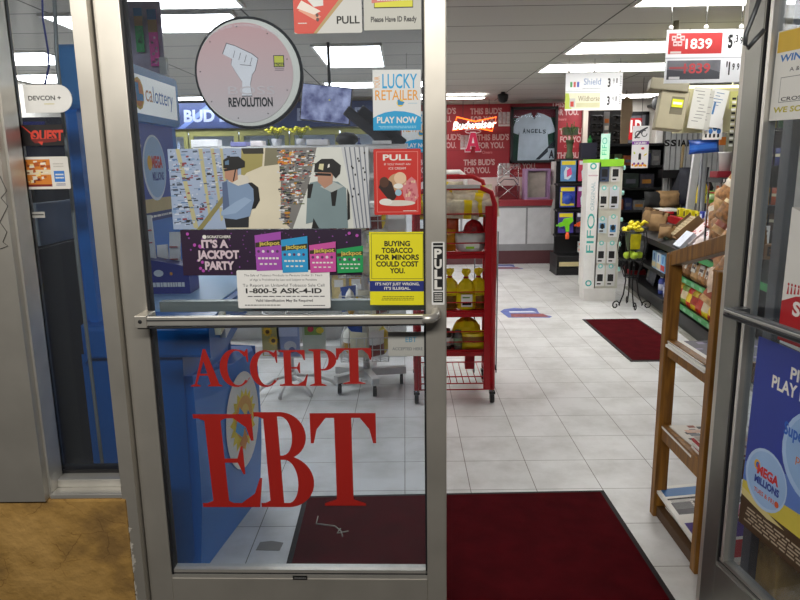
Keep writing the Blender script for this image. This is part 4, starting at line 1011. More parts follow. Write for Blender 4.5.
# small lottery sign standing behind
c = at(415, 140, 6.2)
p = lucky(0.30, 0.36); p.m.tube([(.05, .003, .36), (.05, .003, ZC - c.z + .11)], .002, CHROME, 4); p.m.tube([(.25, .003, .36), (.25, .003, ZC - c.z + .11)], .002, CHROME, 4); p.done('lottery_board', 'small blue and white PLAY NOW board further inside, beside the door stile', 'sign', Matrix.Identity(4), c.x - .12, c.z - .11, 6.2)

# card spinner
def spinner(base, lab, arms, wheels, pole_h, build_top):
    t = thing('card_spinner', lab, 'display rack', base, group='spinner racks behind the door glass')
    m = MB(); m.lathe([(.022, .07), (.022, pole_h)], WHITE, n=10); m.lathe([(.04, .06), (.04, .12)], WHITE, n=10); part(m, 'pole', t)
    for a, L in arms:
        a = math.radians(a); d = Vector((math.cos(a), math.sin(a), 0)); m = MB()
        if wheels:
            m.beam(d * .02 + Vector((0, 0, .105)), d * L + Vector((0, 0, .105)), .05, .05, WHITE); o = part(m, 'leg', t, bevel=.004)
            q = MB(); e = d * (L - .03); s_ = Vector((-d.y, d.x, 0)); q.lathe([(.012, -.012), (.030, -.012), (.030, .012), (.012, .012)], BLK, (e.x, e.y, .031), 14, 'x'); q.tube([e + Vector((0, 0, .031)), e + Vector((0, 0, .085))], .012, BLK, 6); part(q, 'caster', o)
        else:
            m.tube([Vector((0, 0, .095)), d * (L * .5) + Vector((0, 0, .085)), d * (L * .85) + Vector((0, 0, .045)), d * L + Vector((0, 0, .013))], .0125, WHITE, 10); part(m, 'leg', t)
    build_top(t)
    return t
def top_cards(t):
    m = MB()
    for z in (.28, .54, .80, 1.06):
        m.tube([(.17 * math.cos(a * math.pi / 8), .17 * math.sin(a * math.pi / 8), z) for a in range(16)], .004, WHITE, 5, True)
        for a in range(4): m.tube([(0, 0, z), (.17 * math.cos(a * math.pi / 2), .17 * math.sin(a * math.pi / 2), z)], .004, WHITE, 5)
    for a in range(8): m.tube([(.17 * math.cos(a * math.pi / 4), .17 * math.sin(a * math.pi / 4), .27), (.17 * math.cos(a * math.pi / 4), .17 * math.sin(a * math.pi / 4), 1.2)], .003, WHITE, 5)
    part(m, 'wire_frame', t)
b1 = atz(292, 388, 0)
spinner((b1.x, b1.y, 0), 'white four-legged card spinner, behind the letters ACCEPT', ((215, .26), (262, .26), (-52, .26), (8, .30)), False, 1.3, top_cards)
for j, (u, v, w_, cc, lab) in enumerate(((271, 340, .115, '#a59a5c', 'card with sunflowers on the white spinner'), (288.5, 341, .145, '#8f9cc6', 'pale blue card on the white spinner'), (314, 338, .15, '#b9bfae', 'green and yellow card on the white spinner'))):
    c = at(u, v, b1.y - .18); m = MB(); h = .21
    m.box(-w_ / 2, w_ / 2, 0, .003, -h / 2, h / 2, mat(cc, .5, 0, .1))
    if j == 0:
        for fx, fz_ in ((-.02, .055), (.015, -.005)):
            st = [((.034 if k % 2 else .024) * math.cos(k * math.pi / 10) + fx, (.034 if k % 2 else .024) * math.sin(k * math.pi / 10) + fz_) for k in range(20)]
            m.poly(st, mat('#e0b02a'), -.0004); m.disc(fx, fz_, .014, .014, mat('#5a3a1c'), -.0008, 12)
        m.rect(-.05, .05, -.1, -.07, PAPER, -.0005)
    if j == 1: m.rect(-.06, .06, .03, .09, mat('#c3cbe4'), -.0004); m.disc(.01, -.035, .04, .035, mat('#c9cbd4'), -.0005); m.disc(.02, -.06, .02, .02, mat('#5d6aa0'), -.0007)
    if j == 2: m.rect(-.06, .05, .02, .09, mat('#7d9a4a'), -.0004); m.disc(-.02, .06, .02, .02, mat('#c23a4a'), -.0006); m.disc(.04, .05, .025, .02, mat('#e0c43a'), -.0006)
    o = m.build('greeting_card', loc=c); tag(o, lab, 'card')
WIRE = mat('#c9c9c6', .4, .3)
def top_baskets(t):
    for z in (.22, .50, .78, 1.06):
        m = MB(); r = .17
        for k in range(4):
            a0, a1 = k * math.pi / 2 + .785, (k + 1) * math.pi / 2 + .785
            for zz in (z, z + .08, z + .16):
                m.tube([(r * 1.3 * math.cos(a0), r * 1.3 * math.sin(a0), zz), (r * 1.3 * math.cos(a1), r * 1.3 * math.sin(a1), zz)], .003, WIRE, 4)
            for q in range(7):
                f_ = q / 6; x = r * 1.3 * (math.cos(a0) * (1 - f_) + math.cos(a1) * f_); y = r * 1.3 * (math.sin(a0) * (1 - f_) + math.sin(a1) * f_)
                m.tube([(x, y, z), (x, y, z + .16)], .0025, WIRE, 4); m.tube([(x, y, z), (0, 0, z)], .0025, WIRE, 4)
        part(m, 'wire_basket', t)
b2 = atz(367, 386, 0)
spinner((b2.x, b2.y, 0), 'white five-armed wire basket spinner on black casters, beside the red rack', ((8, .27), (165, .22), (222, .26), (287, .25), (80, .22)), True, 1.4, top_baskets)
k = 0
for z in (.24, .52, .80, 1.08):
    for a in range(0, 360, 60):
        a_ = math.radians(a + 10 + 30 * (.5 < z < 1)); m = MB(); m.pillow(.13, .17, .06, mat(('#d9c022', '#c8a812', '#3f62b8', '#b98a1c', '#d8d0b4', '#7d2a20')[k % 6], .35, 0, .15), (PAPER, 3, 6) if k % 2 else None, c=(0, 0, .085), R=RZ(a + 100), seed=k, nx=5, nz=6)
        o = m.build('snack_bag', loc=(b2.x + .12 * math.cos(a_), b2.y + .12 * math.sin(a_), z)); tag(o, '%s packet in the %s basket of the white wire basket spinner' % (('yellow', 'mustard', 'blue', 'amber', 'cream', 'brown')[k % 6], ('lowest', 'second', 'third', 'topmost')[k // 6]), 'packet', 'packets in the basket spinner'); k += 1
# ---------------- floor mats and floor graphics ----------------
def mat_thing(name, lab, x0, x1, y0, y1, rz=0):
    t = thing(name, lab, 'mat', ((x0 + x1) / 2, (y0 + y1) / 2, 0.0005), rz)
    X, Y = (x1 - x0) / 2, (y1 - y0) / 2
    m = MB(); m.box(-X, X, -Y, Y, 0, 0.006, mat('#1b1517', 0.8)); part(m, 'rubber_border', t, 'black rubber border')
    m = MB(); m.box(-X + .022, X - .022, -Y + .022, Y - .022, 0.006, 0.010, mat('#43090f', 0.95, 0, 0.22, 9, bump=0.3)); part(m, 'carpet', t); m.mats[0].node_tree.nodes['Principled BSDF'].inputs['Specular IOR Level'].default_value = 0.05
    return t
mat_thing('door_mat', 'dark red carpet mat just inside the doorway', -0.47, 0.905, 2.0, 2.81, math.radians(1.2))
mat_thing('floor_mat', 'dark red carpet mat further in, in front of the snack shelves', 1.69, 2.22, 4.84, 6.23)
m = MB(); th = mat('#a9a396', 0.7)
m.tube([(-0.02, 0.06, .001), (-0.02, 0.0, .001), (0.06, -.02, .001), (.09, -.06, .001), (.10, -.10, .001)], .0025, th, 5); m.tube([(.085, -.04, .001), (.075, -.075, .001), (.12, -.06, .001)], .0025, th, 5)
p_ = atz(321, 524, .011); o = m.build('thread', loc=(p_.x, p_.y, .012)); tag(o, 'short pale loose thread lying on the door mat', 'thread')
p_ = atz(270, 546, 0); m = MB(); m.prism([(-.05, -.03), (.045, -.035), (.05, .02), (.0, .035), (-.045, .025)], 'z', 0.0008, .002, mat('#8d8a85', .8)); tag(m.build('torn_paper', loc=(p_.x, p_.y, 0)), 'small grey torn scrap on the tiles beside the blue kiosk', 'scrap')
for j, (u, v, lab) in enumerate(((526, 313, 'blue and red floor sticker on the tiles in the middle aisle'), (506, 267, 'blue and orange floor sticker near the white counter'))):
    p_ = atz(u, v, 0); m = MB(); m.T = Matrix.Diagonal((.8, .8, 1, 1)); s = .26
    m.prism([(-s, -.25), (-.02, -.25), (.24, -.28), (s + .02, -.22), (s - .1, -.02), (.18, .25), (.12, .30), (.02, .26), (-.1, .30), (-.24, .24), (-s - .05, .1)], 'z', .0006, .0018, mat('#5566a8', .5, 0, .2, 12))
    f = MB(); f.T = Matrix.Diagonal((.8, .8, 1, 1)); f.prism([(-.22, -.22), (.24, -.24), (.2, -.06), (-.2, -.04)], 'z', .0018, .0024, mat('#8b4a48', .5, 0, .3, 20)); f.prism([(-.2, .02), (.14, .02), (.1, .10), (-.2, .10)], 'z', .0018, .0024, mat('#d5d8e2')); f.prism([(-.18, .14), (.06, .14), (.04, .20), (-.18, .20)], 'z', .0018, .0024, mat('#39498e'))
    o = m.build('floor_sticker', loc=(p_.x, p_.y, 0)); tag(o, lab, 'sticker'); part(f, 'print', o)

# ---------------- red wire rack ----------------
RK = mat('#b3101c', 0.35, 0, 0.03); Y0, Y1 = 4.0, 4.46; XA, XB = 0.05, 0.545
t = thing('snack_rack', 'red metal rack on casters full of snack bags, seen beside the door edge', 'rack', ((XA + XB) / 2, (Y0 + Y1) / 2, 0))
for (yy, nm) in ((Y0, 1), (Y1, 2)):
    m = wmb(t); zt = 1.345 if nm == 1 else 1.40
    m.tube([(XB - .01, yy, .09), (XB - .01, yy, zt - .10), (XB - .03, yy, zt - .03), (XB - .10, yy, zt), (XA + .10, yy, zt), (XA + .03, yy, zt - .03), (XA + .01, yy, zt - .10), (XA + .01, yy, .09)], .016, RK, 10)
    if nm == 1: m.box(XB - .065, XB - .02, Y0 - .006, Y0 + .010, .09, zt - .11, RK); m.box(XA + .02, XA + .04, Y0 - .006, Y0 + .010, .09, zt - .11, RK)
    part(m, 'frame', t)
m = wmb(t); m.box(XB - .016, XB + .004, Y0, Y1, .10, .14, RK); m.box(XA - .004, XA + .016, Y0, Y1, .10, .14, RK); m.box(XB - .014, XB, Y0 + .02, Y1, .14, .34, RK); m.box(XB - .012, XB - .002, Y0, Y1, .34, 1.2, mat('#8d0d16', .4)); part(m, 'side_panel', t)
m = wmb(t); m.beam(((XA + .15), Y0 - .018, 1.352), (XB - .1, Y0 - .018, 1.352), .004, .022, WHITE); part(m, 'price_strip', t)
SHZ = [0.13, 0.335, 0.585, 0.95]
for z in SHZ:
    m = wmb(t)
    if z > .3:
        m.box(XA + .02, XB - .02, Y0 + .015, Y1 - .01, z - .006, z, RK)
        m.box(XA + .02, XB - .02, Y0 + .008, Y0 + .015, z - .03, z + .012, RK)
    else:
        for q in range(12): m.tube([(XA + .02 + q * .041, Y0 + .01, z), (XA + .02 + q * .041, Y1 - .01, z)], .003, RK, 5)
    for dz in ((.0, .065, .13) if z > .3 else (0, -.04, .045, .14)): m.tube([(XA + .01, Y0 - .002, z + dz), (XB - .02, Y0 - .002, z + dz)], .004, RK, 6)
    part(m, 'shelf', t)
for x_, y_ in ((XB - .01, Y0), (XA + .01, Y0), (XB - .01, Y1), (XA + .01, Y1)):
    m = wmb(t); m.lathe([(.010, -.013), (.034, -.012), (.036, 0), (.034, .012), (.010, .013)], BLK, (x_, y_, .037), 16, 'x'); m.tube([(x_, y_, .05), (x_, y_, .095)], .012, CHROME, 8); m.box(x_ - .018, x_ + .018, y_ - .02, y_ + .02, .062, .078, BLK); part(m, 'caster', t)
GOLD = mat('#ecd21a', .3, 0, .12); CLR = mat('#d8cfb4', .3, 0, .25, 22)
def bag(name, lab, cat, loc, w_, h, th, mt, band=None, rz=0, lean=0, roll=0, grp=None, seed=0, tie=None, labelm=None):
    t_ = MB(); R = RY(roll) @ RX(lean); t_.pillow(w_, h, th, mt, band, c=(0, 0, h / 2), R=R, seed=seed)
    if labelm: t_.obox(R @ Vector((0, -th / 2 * 1.02, -h * .12)) + Vector((0, 0, h / 2)), (w_ * .6, .003, h * .34), PAPER, R); t_.obox(R @ Vector((0, -th / 2 * 1.06, -h * .20)) + Vector((0, 0, h / 2)), (w_ * .45, .003, h * .07), labelm, R)
    if tie: t_.lathe([(.008, 0), (.03, .05), (.012, .055)], tie, (0, 0, h * .93), 9)
    o = t_.build(name, loc=loc, rotz=rz); return tag(o, lab, cat, grp)
def tied(w_, h, mt, seed, body=None, lab=None):
    """round filled bag gathered and tied at the top"""
    rnd = random.Random(seed); m = MB(); n = 14; r = w_ / 2
    prof = [(.55, 0), (.90, .04), (1.0, .18), (.98, .36), (.88, .54), (.62, .68), (.24, .78), (.18, .82), (.46, .94), (.40, 1.0)]
    vs = []
    for (a, b) in prof:
        for k in range(n):
            t_ = 2 * math.pi * k / n; q = a * r * (1 + rnd.uniform(-.07, .07) + (.12 * math.sin(k * 2.7) if b > .6 else 0))
            vs.append((q * math.cos(t_), q * .8 * math.sin(t_), b * h + rnd.uniform(-.003, .003) * (b > 0)))
    for p in range(len(prof) - 1):
        fs = [(p * n + k, p * n + (k + 1) % n, (p + 1) * n + (k + 1) % n, (p + 1) * n + k) for k in range(n)]
        o_ = len(m.v)
        m.add([vs[x] for f in fs for x in f], [(4 * q, 4 * q + 1, 4 * q + 2, 4 * q + 3) for q in range(n)], body if body and 1 <= p <= 2 else mt, True)
    m.lathe([(r * .23, h * .775), (r * .25, h * .80), (r * .2, h * .825)], mat('#9c1a1c'), n=8)
    if lab: m.obox((0, -r * .82, h * .26), (w_ * .52, .006, h * .30), PAPER); m.obox((0, -r * .82 - .003, h * .18), (w_ * .42, .003, h * .06), PRINTK); m.obox((-.004, -r * .82 - .003, h * .34), (w_ * .34, .003, h * .03), mat('#5f8f2c'))
    return m
hp = [(.16, 4.06, 1.215, 88), (.33, 4.05, 1.215, 93), (.45, 4.07, 1.22, 86), (.22, 4.09, 1.255, 84), (.40, 4.08, 1.26, 97), (.30, 4.13, 1.29, 90), (.14, 4.15, 1.28, 80), (.43, 4.18, 1.285, 82), (.25, 4.2, 1.32, 91)]
for k, (x, y, z, ro) in enumerate(hp):
    m = MB(); m.pillow(.12, .24, .05, CLR, (GOLD, (2, 6, 4)[k % 3], (4, 8, 6)[k % 3]), seed=k + 5); o = m.build('snack_bag', loc=(x, y, z), rot=(math.radians((-12, 5, 18)[k % 3]), math.radians(ro), math.radians((-8, 6, 0, 10)[k % 4])))
    tag(o, ('first', 'second', 'third', 'fourth', 'fifth', 'sixth', 'seventh', 'eighth', 'ninth')[k] + ' from the bottom of the clear and yellow bags heaped on the red rack', 'bag', 'snack bags heaped on the red rack')
m = wmb(t); m.box(XA + .02, XB - .02, Y0 + .015, Y1 - .01, 1.185, 1.19, RK); m.tube([(XA + .01, Y0 - .002, 1.19), (XB - .02, Y0 - .002, 1.19)], .004, RK, 6); part(m, 'shelf', t)
# shelf A (z .95)
m = MB(); m.lathe([(.06, 0), (.085, .015), (.095, .09), (.09, .12), (.08, .105)], mat('#d6d6d2', .4, 0, .1, 20), n=12); m.obox((0, -.088, .05), (.09, .004, .035), PAPER); m.obox((-.01, -.091, .035), (.05, .004, .014), mat('#9fd01e')); 
o = m.build('white_sack', loc=(.40, 4.09, .952)); tag(o, 'white plastic sack with a green price label on the upper shelf of the red rack', 'sack')
m = tied(.13, .15, mat('#8f1018', .4, 0, .5, 40), 3)
o = m.build('candy_bag', loc=(.42, 4.09, 1.03)); tag(o, 'tied red candy bag in the white sack on the red rack', 'bag')
for k, (x, z, c_) in enumerate(((.20, .955, '#3a2320'), (.27, .955, '#c98a1c'), (.22, 1.05, '#4a2a26'), (.29, 1.05, '#c0522a'), (.12, .955, '#5c3a1c'))):
    bag('chocolate_bag', '%s candy packet on the upper shelf of the red rack' % ('dark brown lower', 'golden lower', 'dark brown upper', 'orange upper', 'light brown leftmost')[k], 'packet', (x, 4.10 + .02 * (k > 1), z), .085, .14, .05, mat(c_, .35, 0, .3, 30), (PAPER, 4, 6) if k in (0, 2) else None, seed=k)
for k, x in enumerate((.17, .275, .375, .455)):
    o = tied(.132, .255, GOLD, k + 20, mat('#7a5218', .4, 0, .4, 40) if k % 2 else None, k % 2 == 0).build('yellow_bag', loc=(x, 4.085 + .03 * (k % 2), .588))
    tag(o, ('leftmost', 'second from left', 'third from left', 'rightmost')[k] + ' of the tied yellow bags on the middle shelf of the red rack', 'bag', 'yellow snack bags on the middle shelf of the red rack')
# shelf C
o = tied(.19, .235, GOLD, 31).build('yellow_bag', loc=(.385, 4.17, .338)); tag(o, 'large yellow snack bag on the lower shelf of the red rack', 'bag')
bag('yellow_bag', 'small yellow bag at the front of the lower shelf of the red rack', 'bag', (.42, 4.06, .338), .15, .12, .06, GOLD, (mat('#8a5a1c'), 4, 7), 0, 0, 0, None, 32)
bag('yellow_bag', 'narrow yellow bag at the left of the lower shelf of the red rack', 'bag', (.20, 4.12, .338), .11, .19, .07, GOLD, (PAPER, 3, 6), 0, 0, 0, None, 33)
for k, (x, h, c_) in enumerate(((.255, .13, '#4a3a30'), (.325, .12, '#6d6a66'), (.29, .10, '#3a2a22'))):
    m = MB(); m.lathe([(.026, 0), (.028, .01), (.028, h * .75), (.02, h * .85), (.02, h)], mat(c_, .25), n=12); m.lathe([(.0285, h * .2), (.0285, h * .6)], PAPER if k != 1 else mat('#8fae8a'), n=12); o = m.build('jar', loc=(x, 4.07 + .05 * (k == 2), .338)); tag(o, ('brown jar with a white label', 'grey jar with a green label', 'small dark jar behind the other two')[k] + ' on the lower shelf of the red rack', 'jar')
m = MB(); m.box(-.03, .03, -.02, .02, 0, .14, RK); o = m.build('red_box', loc=(.42, 4.3, .135)); tag(o, 'narrow red box low at the back of the red rack', 'box')

# grey wire stand just behind the rack
g = mat('#6e7074', .4, .5); xA = at(497.5, 300, 4.6).x
t = thing('wire_stand', 'thin grey wire easel stand right of the red rack', 'stand', (xA, 4.62, 0))
m = MB(); m.tube([(0, 0, .0), (0, 0, 1.02), (-.16, 0, 1.02), (-.16, 0, .0)], .005, g, 6); m.tube([(0, 0, .78), (-.16, 0, .78)], .004, g, 5); m.tube([(0, 0, .95), (0, .25, 0)], .004, g, 5); part(m, 'frame', t)
m = MB(); m.tube([(0, 0, .02), (-.05, -.02, .16)], .008, BLK, 6); part(m, 'foot_stay', t)

# ---------------- back wall: red panels, neon, jersey ----------------
YW = 10.885
def wallrect(u0, v0, u1, v1, Y):
    a = at(u0, v0, Y); b = at(u1, v1, Y); c_ = at((u0 + u1) / 2, (v0 + v1) / 2, Y)
    return a.x, b.x, b.z + 0, a.z
RW_ = mat('#98202c', 0.5, 0, 0.06, 3); SG = mat('#c9a4a2', 0.5); SGD = mat('#c06a6c', .5)
ax = at(440, 140, YW).x - 1.2; bxx = at(581, 140, YW).x; zb_, zt = at(500, 178, YW).z, 2.40
t = thing('beer_wall_sheet', "red beer advert sheet with white slogan lettering covering the back wall", 'wall sheet', ((ax + bxx) / 2, YW, zb_))
m = wmb(t); m.box(ax, bxx, YW - .01, YW, zb_, zt, RW_); part(m, 'sheet', t)
m = wmb(t); yy = YW - .0112
def wtx(tx, u, v, h, wpx, mt=SG):
    p_ = at(u, v, YW); k = 10.9 / FPX * 1.02
    m.text(tx, mt, p_.x, p_.z, h * k, yy, wpx * k, bold=.035)
def slog(u, v, s=1.0):
    wtx("THIS BUD'S", u, v, 5.2, 30, SG); wtx('FOR YOU.', u - 2, v + 8, 5.2, 25, SG); wtx('Cheers', u - 6, v + 13.5, 2.5, 10, SGD)
slog(486, 114); slog(493, 140); slog(479, 165); slog(445, 140); slog(440, 114); slog(567, 107); slog(525, 161); slog(575, 134); slog(572, 158); slog(420, 165)
for (u, v) in ((466, 141), (504, 169), (504, 118), (549, 141)):
    for q in range(6):
        p_ = at(u + (q % 3) * 4 - 4, v + (q // 3) * 6 - 3, YW); m.box(p_.x - .027, p_.x + .027, yy - .0004, yy, p_.z - .045, p_.z + .045, mat('#b9b2b2', .4, 0, .3, 30))
    p_ = at(u, v + 7, YW); m.box(p_.x - .09, p_.x + .09, yy - .0008, yy, p_.z - .02, p_.z + .01, mat('#d9d4d2'))
for u in (447, 474, 508, 560): p_ = at(u, 130, YW); 
for v in (122, 150): p_ = at(500, v, YW); m.rect(ax, bxx, p_.z - .006, p_.z + .006, mat('#8d1c27'), yy + .0004)
part(m, 'lettering', t)
m = MB(); m.box(at(581, 140, YW).x, at(606, 140, YW).x, 10.80, 10.9, 0, ZC, mat('#b7aca0', .8)); struct(m.build('trim_7'), 'pale wall pier right of the red beer sheet')
# neon sign
nx = at(476, 125, 10.6)
t = thing('neon_sign', 'lit bow tie neon beer sign with orange outline and white script', 'neon sign', nx); k = 10.6 / FPX
def npt(u, v): p_ = at(u, v, 10.6) - nx; return (p_.x, 0, p_.z)
m = MB(); m.tube([npt(*a) for a in ((452.5, 130.5), (457, 117), (475, 121.5), (496.5, 117), (492, 131), (473, 127))], .011, mat('#ff6a1c', emit=2.6), 6, True); part(m, 'outline_tube', t, 'orange bow tie outline')
m = MB(); m.tube([npt(*a) for a in ((458, 128), (474, 126.5), (490, 129))], .010, mat('#ff4a2a', emit=1.6), 6); part(m, 'inner_tube', t)
m = MB(); m.T = None; m.text('Budweiser', mat('#fff4ee', emit=1.6), npt(474, 128)[0], npt(474, 128.5)[2], .115, -.03, .66, bold=.02, shear=.22, rot=.04); part(m, 'script', t, 'white lit script')
m = MB(); m.box(-.30, .30, .01, .03, -.03, .03, BLK); m.tube([(-.2, .02, 0), (-.2, .02, .52)], .004, BLK, 4); m.tube([(.2, .02, 0), (.2, .02, .52)], .004, BLK, 4); part(m, 'back_frame', t)
# team emblem below
ex = at(473, 142, 10.62)
t = thing('team_emblem', 'red letter A emblem with silver outline under the neon sign', 'emblem', ex)
def emblem(m, s, c1, c2, y):
    O = [(-.5, -.5), (-.14, -.5), (-.14, -.38), (-.2, -.38), (-.17, -.22), (.17, -.22), (.2, -.38), (.14, -.38), (.14, -.5), (.5, -.5), (.5, -.36), (.42, -.36), (.16, .5), (-.16, .5), (-.42, -.36), (-.5, -.36)]
    m.prism([(x * s * .78 * 1.22, z * s * 1.14) for x, z in O], 'y', y, y + .015, c2); m.prism([(x * s * .88, z * s * 1.04) for x, z in O], 'y', y - .008, y + .002, c1); m.prism([(-.07 * s, -.06 * s), (.07 * s, -.06 * s), (0, .28 * s)], 'y', y - .010, y - .004, c2)
m = MB(); emblem(m, .27, mat('#c01a48', .4), mat('#d9d6da', .4), 0); part(m, 'letter', t)
m = MB(); m.tube([npt(473, 112)[0:0] or (0 + .12 * math.cos(a * .4), .004, .16 + .03 * math.sin(a * .4)) for a in range(16)], .008, mat('#c9c7cc', .3, .6), 6, True); m.tube([(0, .01, .18), (0, .01, .60)], .003, BLK, 4); part(m, 'halo', t, 'silver halo')
# jersey frame
x0, x1, z0, z1 = wallrect(511, 107, 556.5, 162.5, 10.8)
t = thing('framed_jersey', 'white baseball jersey in a black frame on the red back wall', 'framed jersey', ((x0 + x1) / 2, 10.8, (z0 + z1) / 2)); W2, H2 = (x1 - x0) / 2, (z1 - z0) / 2
m = MB()
for a in ((-W2, W2, -H2, -H2 + .04), (-W2, W2, H2 - .04, H2), (-W2, -W2 + .04, -H2, H2), (W2 - .04, W2, -H2, H2)): m.box(a[0], a[1], -.03, .05, a[2], a[3], BLK)
part(m, 'frame', t)
m = MB(); m.box(-W2, W2, .03, .04, -H2, H2, mat('#234a34', .5, 0, .3, 6)); m.rect(-W2, W2, H2 * .62, H2, mat('#7d1f2a'), .028); part(m, 'backing', t)
s = W2 / 22.8
J = [(-9, 19), (-3, 20.5), (0, 15.5), (3, 20.5), (9, 19), (16, 15.5), (21, 3), (14, 0.5), (13, 4), (15.5, -24), (-15.5, -24), (-14, 4), (-15, 0.5), (-21.5, 3), (-17, 15.5)]
m = MB(); m.prism([(a * s, b * s * 1.02) for a, b in J], 'y', 0, .022, mat('#cfd0d0', .8, 0, .1, 7, bump=.2)); jr = part(m, 'jersey', t)
m = MB(); gk = mat('#33343a', .6)
for q, c_ in enumerate('ANGELS'): m.text(c_, gk, (-9.5 + q * 3.9) * s, (2 - .05 * (q - 2.5) ** 2 - (q == 5) * .4) * s, (4.6 if q == 0 else 3.6) * s, -.0008, 3.0 * s, bold=.03)
m.tube([(-3 * s, -.002, 20 * s), (0, -.004, 15 * s), (3 * s, -.002, 20 * s)], .007, gk, 5)
m.poly([(2 * s, -23.5 * s), (6 * s, -23.5 * s), (21 * s, -10 * s), (21 * s, -4 * s)], gk, -.001); part(m, 'jersey_print', jr)
m = MB(); m.box(14 * s, 21 * s, -.004, -.002, -23.5 * s, -13 * s, mat('#c9cac9')); m.text('A', mat('#2a1a20'), 17.5 * s, -22 * s, 7 * s, -.006, 5 * s, bold=.05); part(m, 'corner_card', t)
m = MB(); m.box(-W2 + .02, W2 - .02, -.016, -.012, -H2 + .02, H2 - .02, CLEAR); part(m, 'pane', t)

# white counter with red top in front of the wall
yc = 9.9; xl, xr = at(440, 230, yc).x - .5, at(563, 230, yc).x; zt = at(520, 206, yc).z
t = thing('white_counter', 'white panelled counter with a dark red top at the back of the shop', 'counter', ((xl + xr) / 2, yc + .3, 0))
m = wmb(t); m.box(xl, xr, yc + .02, yc + .6, .0, .20, mat('#5a3236', .6)); part(m, 'plinth', t)
m = wmb(t); m.box(xl, xr, yc + .01, yc + .6, .20, zt - .0, mat('#8f8f92', .6)); part(m, 'carcass', t)
sx = at(526, 240, yc).x
for a, b in ((xl, xl + (sx - xl) * .45), (xl + (sx - xl) * .45 + .03, sx - .01), (sx + .02, xr)): m = wmb(t); m.box(a, b, yc, yc + .01, .30, zt - .03, mat('#cfcfd2', .5)); part(m, 'front_panel', t)
m = wmb(t); m.box(xl, xr, yc - .03, yc + .62, zt, zt + .085, mat('#8e2530', .5)); part(m, 'counter_top', t, bevel=.008)
CT = zt + .086
m = MB(); m.box(xl, xr, 0, .03, 0, at(500, 178, 10.85).z - CT + .02, mat('#cdb9b6', .6)); m.box(xl, xr, -.002, 0, .04, .1, WHITE); o = m.build('splash_back', loc=(0, 10.45, CT)); tag(o, 'pale back panel standing behind the white counter under the red wall sheet', 'panel')
# purple edged box
x0, x1, z0, z1 = wallrect(525, 172, 549.5, 200, 10.0)
t = thing('display_box', 'purple edged open display box on the white counter', 'display box', ((x0 + x1) / 2, 10.1, CT)); W2 = (x1 - x0) / 2; h = .45; pp = mat('#a987ae', .5); 
m = MB(); m.box(-W2, -W2 + .04, -.12, .12, 0, h, pp); m.box(W2 - .04, W2, -.12, .12, 0, h, pp); m.box(-W2 + .04, W2 - .04, -.12, .12, h - .03, h, pp); m.box(-W2 + .04, W2 - .04, -.12, .12, 0, .03, pp); m.box(-W2 + .04, W2 - .04, .09, .12, .03, h - .03, pp); part(m, 'frame', t)
m = MB(); m.prism([(-W2 + .05, .03), (W2 - .05, .03), (W2 - .05, h - .04), (0, h - .05), (-W2 + .05, h - .04)], 'y', -.02, .088, mat('#b3aba0', .8, 0, .2, 8)); part(m, 'lining', t)
# wire holder, basket, paper roll, plastic bag
def on(u, v, Y): p_ = at(u, v, Y); return p_.x
t = thing('wire_holder', 'crossed silver wire holder on the white counter', 'wire holder', (on(508, 190, 10.05), 10.05, CT)); m = MB()
for a, b in (((-.14, 0, .02), (.14, 0, .24)), ((.14, 0, .02), (-.14, 0, .24)), ((-.14, 0, .3), (.14, 0, .52)), ((.14, 0, .3), (-.14, 0, .52))): m.tube([a, b], .008, CHROME, 5)
m.tube([(-.15, .02, 0), (-.15, .02, .5), (.15, .02, .5), (.15, .02, 0)], .007, CHROME, 5); part(m, 'wires', t)
m = MB(); m.box(-.17, .17, -.1, .1, 0, .02, mat('#7a1f28', .5)); m.box(-.17, -.155, -.1, .1, .02, .2, mat('#7a1f28', .5)); m.box(.155, .17, -.1, .1, .02, .2, mat('#7a1f28', .5)); m.box(-.155, .155, .085, .1, .02, .2, mat('#7a1f28', .5)); m.box(-.155, .155, -.1, -.085, .02, .12, mat('#7a1f28', .5)); m.tube([(-.16, 0, .2), (-.05, 0, .3), (.1, 0, .29), (.16, 0, .2)], .007, BLK, 5)
o = m.build('red_basket', loc=(on(500, 195, 10.15) + .12, 10.22, CT)); tag(o, 'dark red basket with a thin handle behind the wire holder on the white counter', 'basket')
m = MB(); m.lathe([(.06, 0), (.062, .01), (.062, .33), (.06, .34), (.02, .34)], mat('#d9d3d0', .8)); o = m.build('paper_roll', loc=(on(556, 180, 10.05), 10.12, CT + .21)); tag(o, 'white paper roll standing on the white bin at the right end of the counter', 'paper roll')
m = MB(); m.prism([(-.09, 0), (.09, 0), (.10, .18), (.06, .21), (-.05, .21), (-.10, .14)], 'y', -.08, .08, mat('#c9c4c4', .6)); o = m.build('white_bin', loc=(on(555, 190, 10.05), 10.12, CT), bevel=.01); tag(o, 'white plastic bin at the right end of the counter', 'bin')
m = MB(); m.prism([(-.05, 0), (.05, 0), (.07, .2), (.04, .52), (-.03, .52), (-.07, .3)], 'y', -.03, .03, mat('#b9b4b4', .5)); o = m.build('plastic_bag', loc=(on(556, 225, 9.8), 9.82, .45), bevel=.01); tag(o, 'pale plastic bag hanging off the right end of the white counter', 'bag')
m = MB()
m.tube([(-.25, 0, 0), (-.25, 0, .35), (-.2, 0, .42), (.12, 0, .42), (.2, 0, .36), (.22, 0, .0)], .035, mat('#d6d2ce', .4), 10); o = m.build('white_hoop', loc=(on(452, 185, 9.95), 10.05, CT)); tag(o, 'white tubular hoop frame on the counter behind the red rack', 'hoop frame')
m = MB(); m.box(-.2, .2, -.1, .1, 0, .16, mat('#b9aaa6', .5)); m.box(-.18, .18, -.105, -.1, .04, .12, REDP); o = m.build('white_carton', loc=(on(447, 195, 9.95), 10.25, CT)); tag(o, 'white and red carton under the white hoop frame', 'carton')

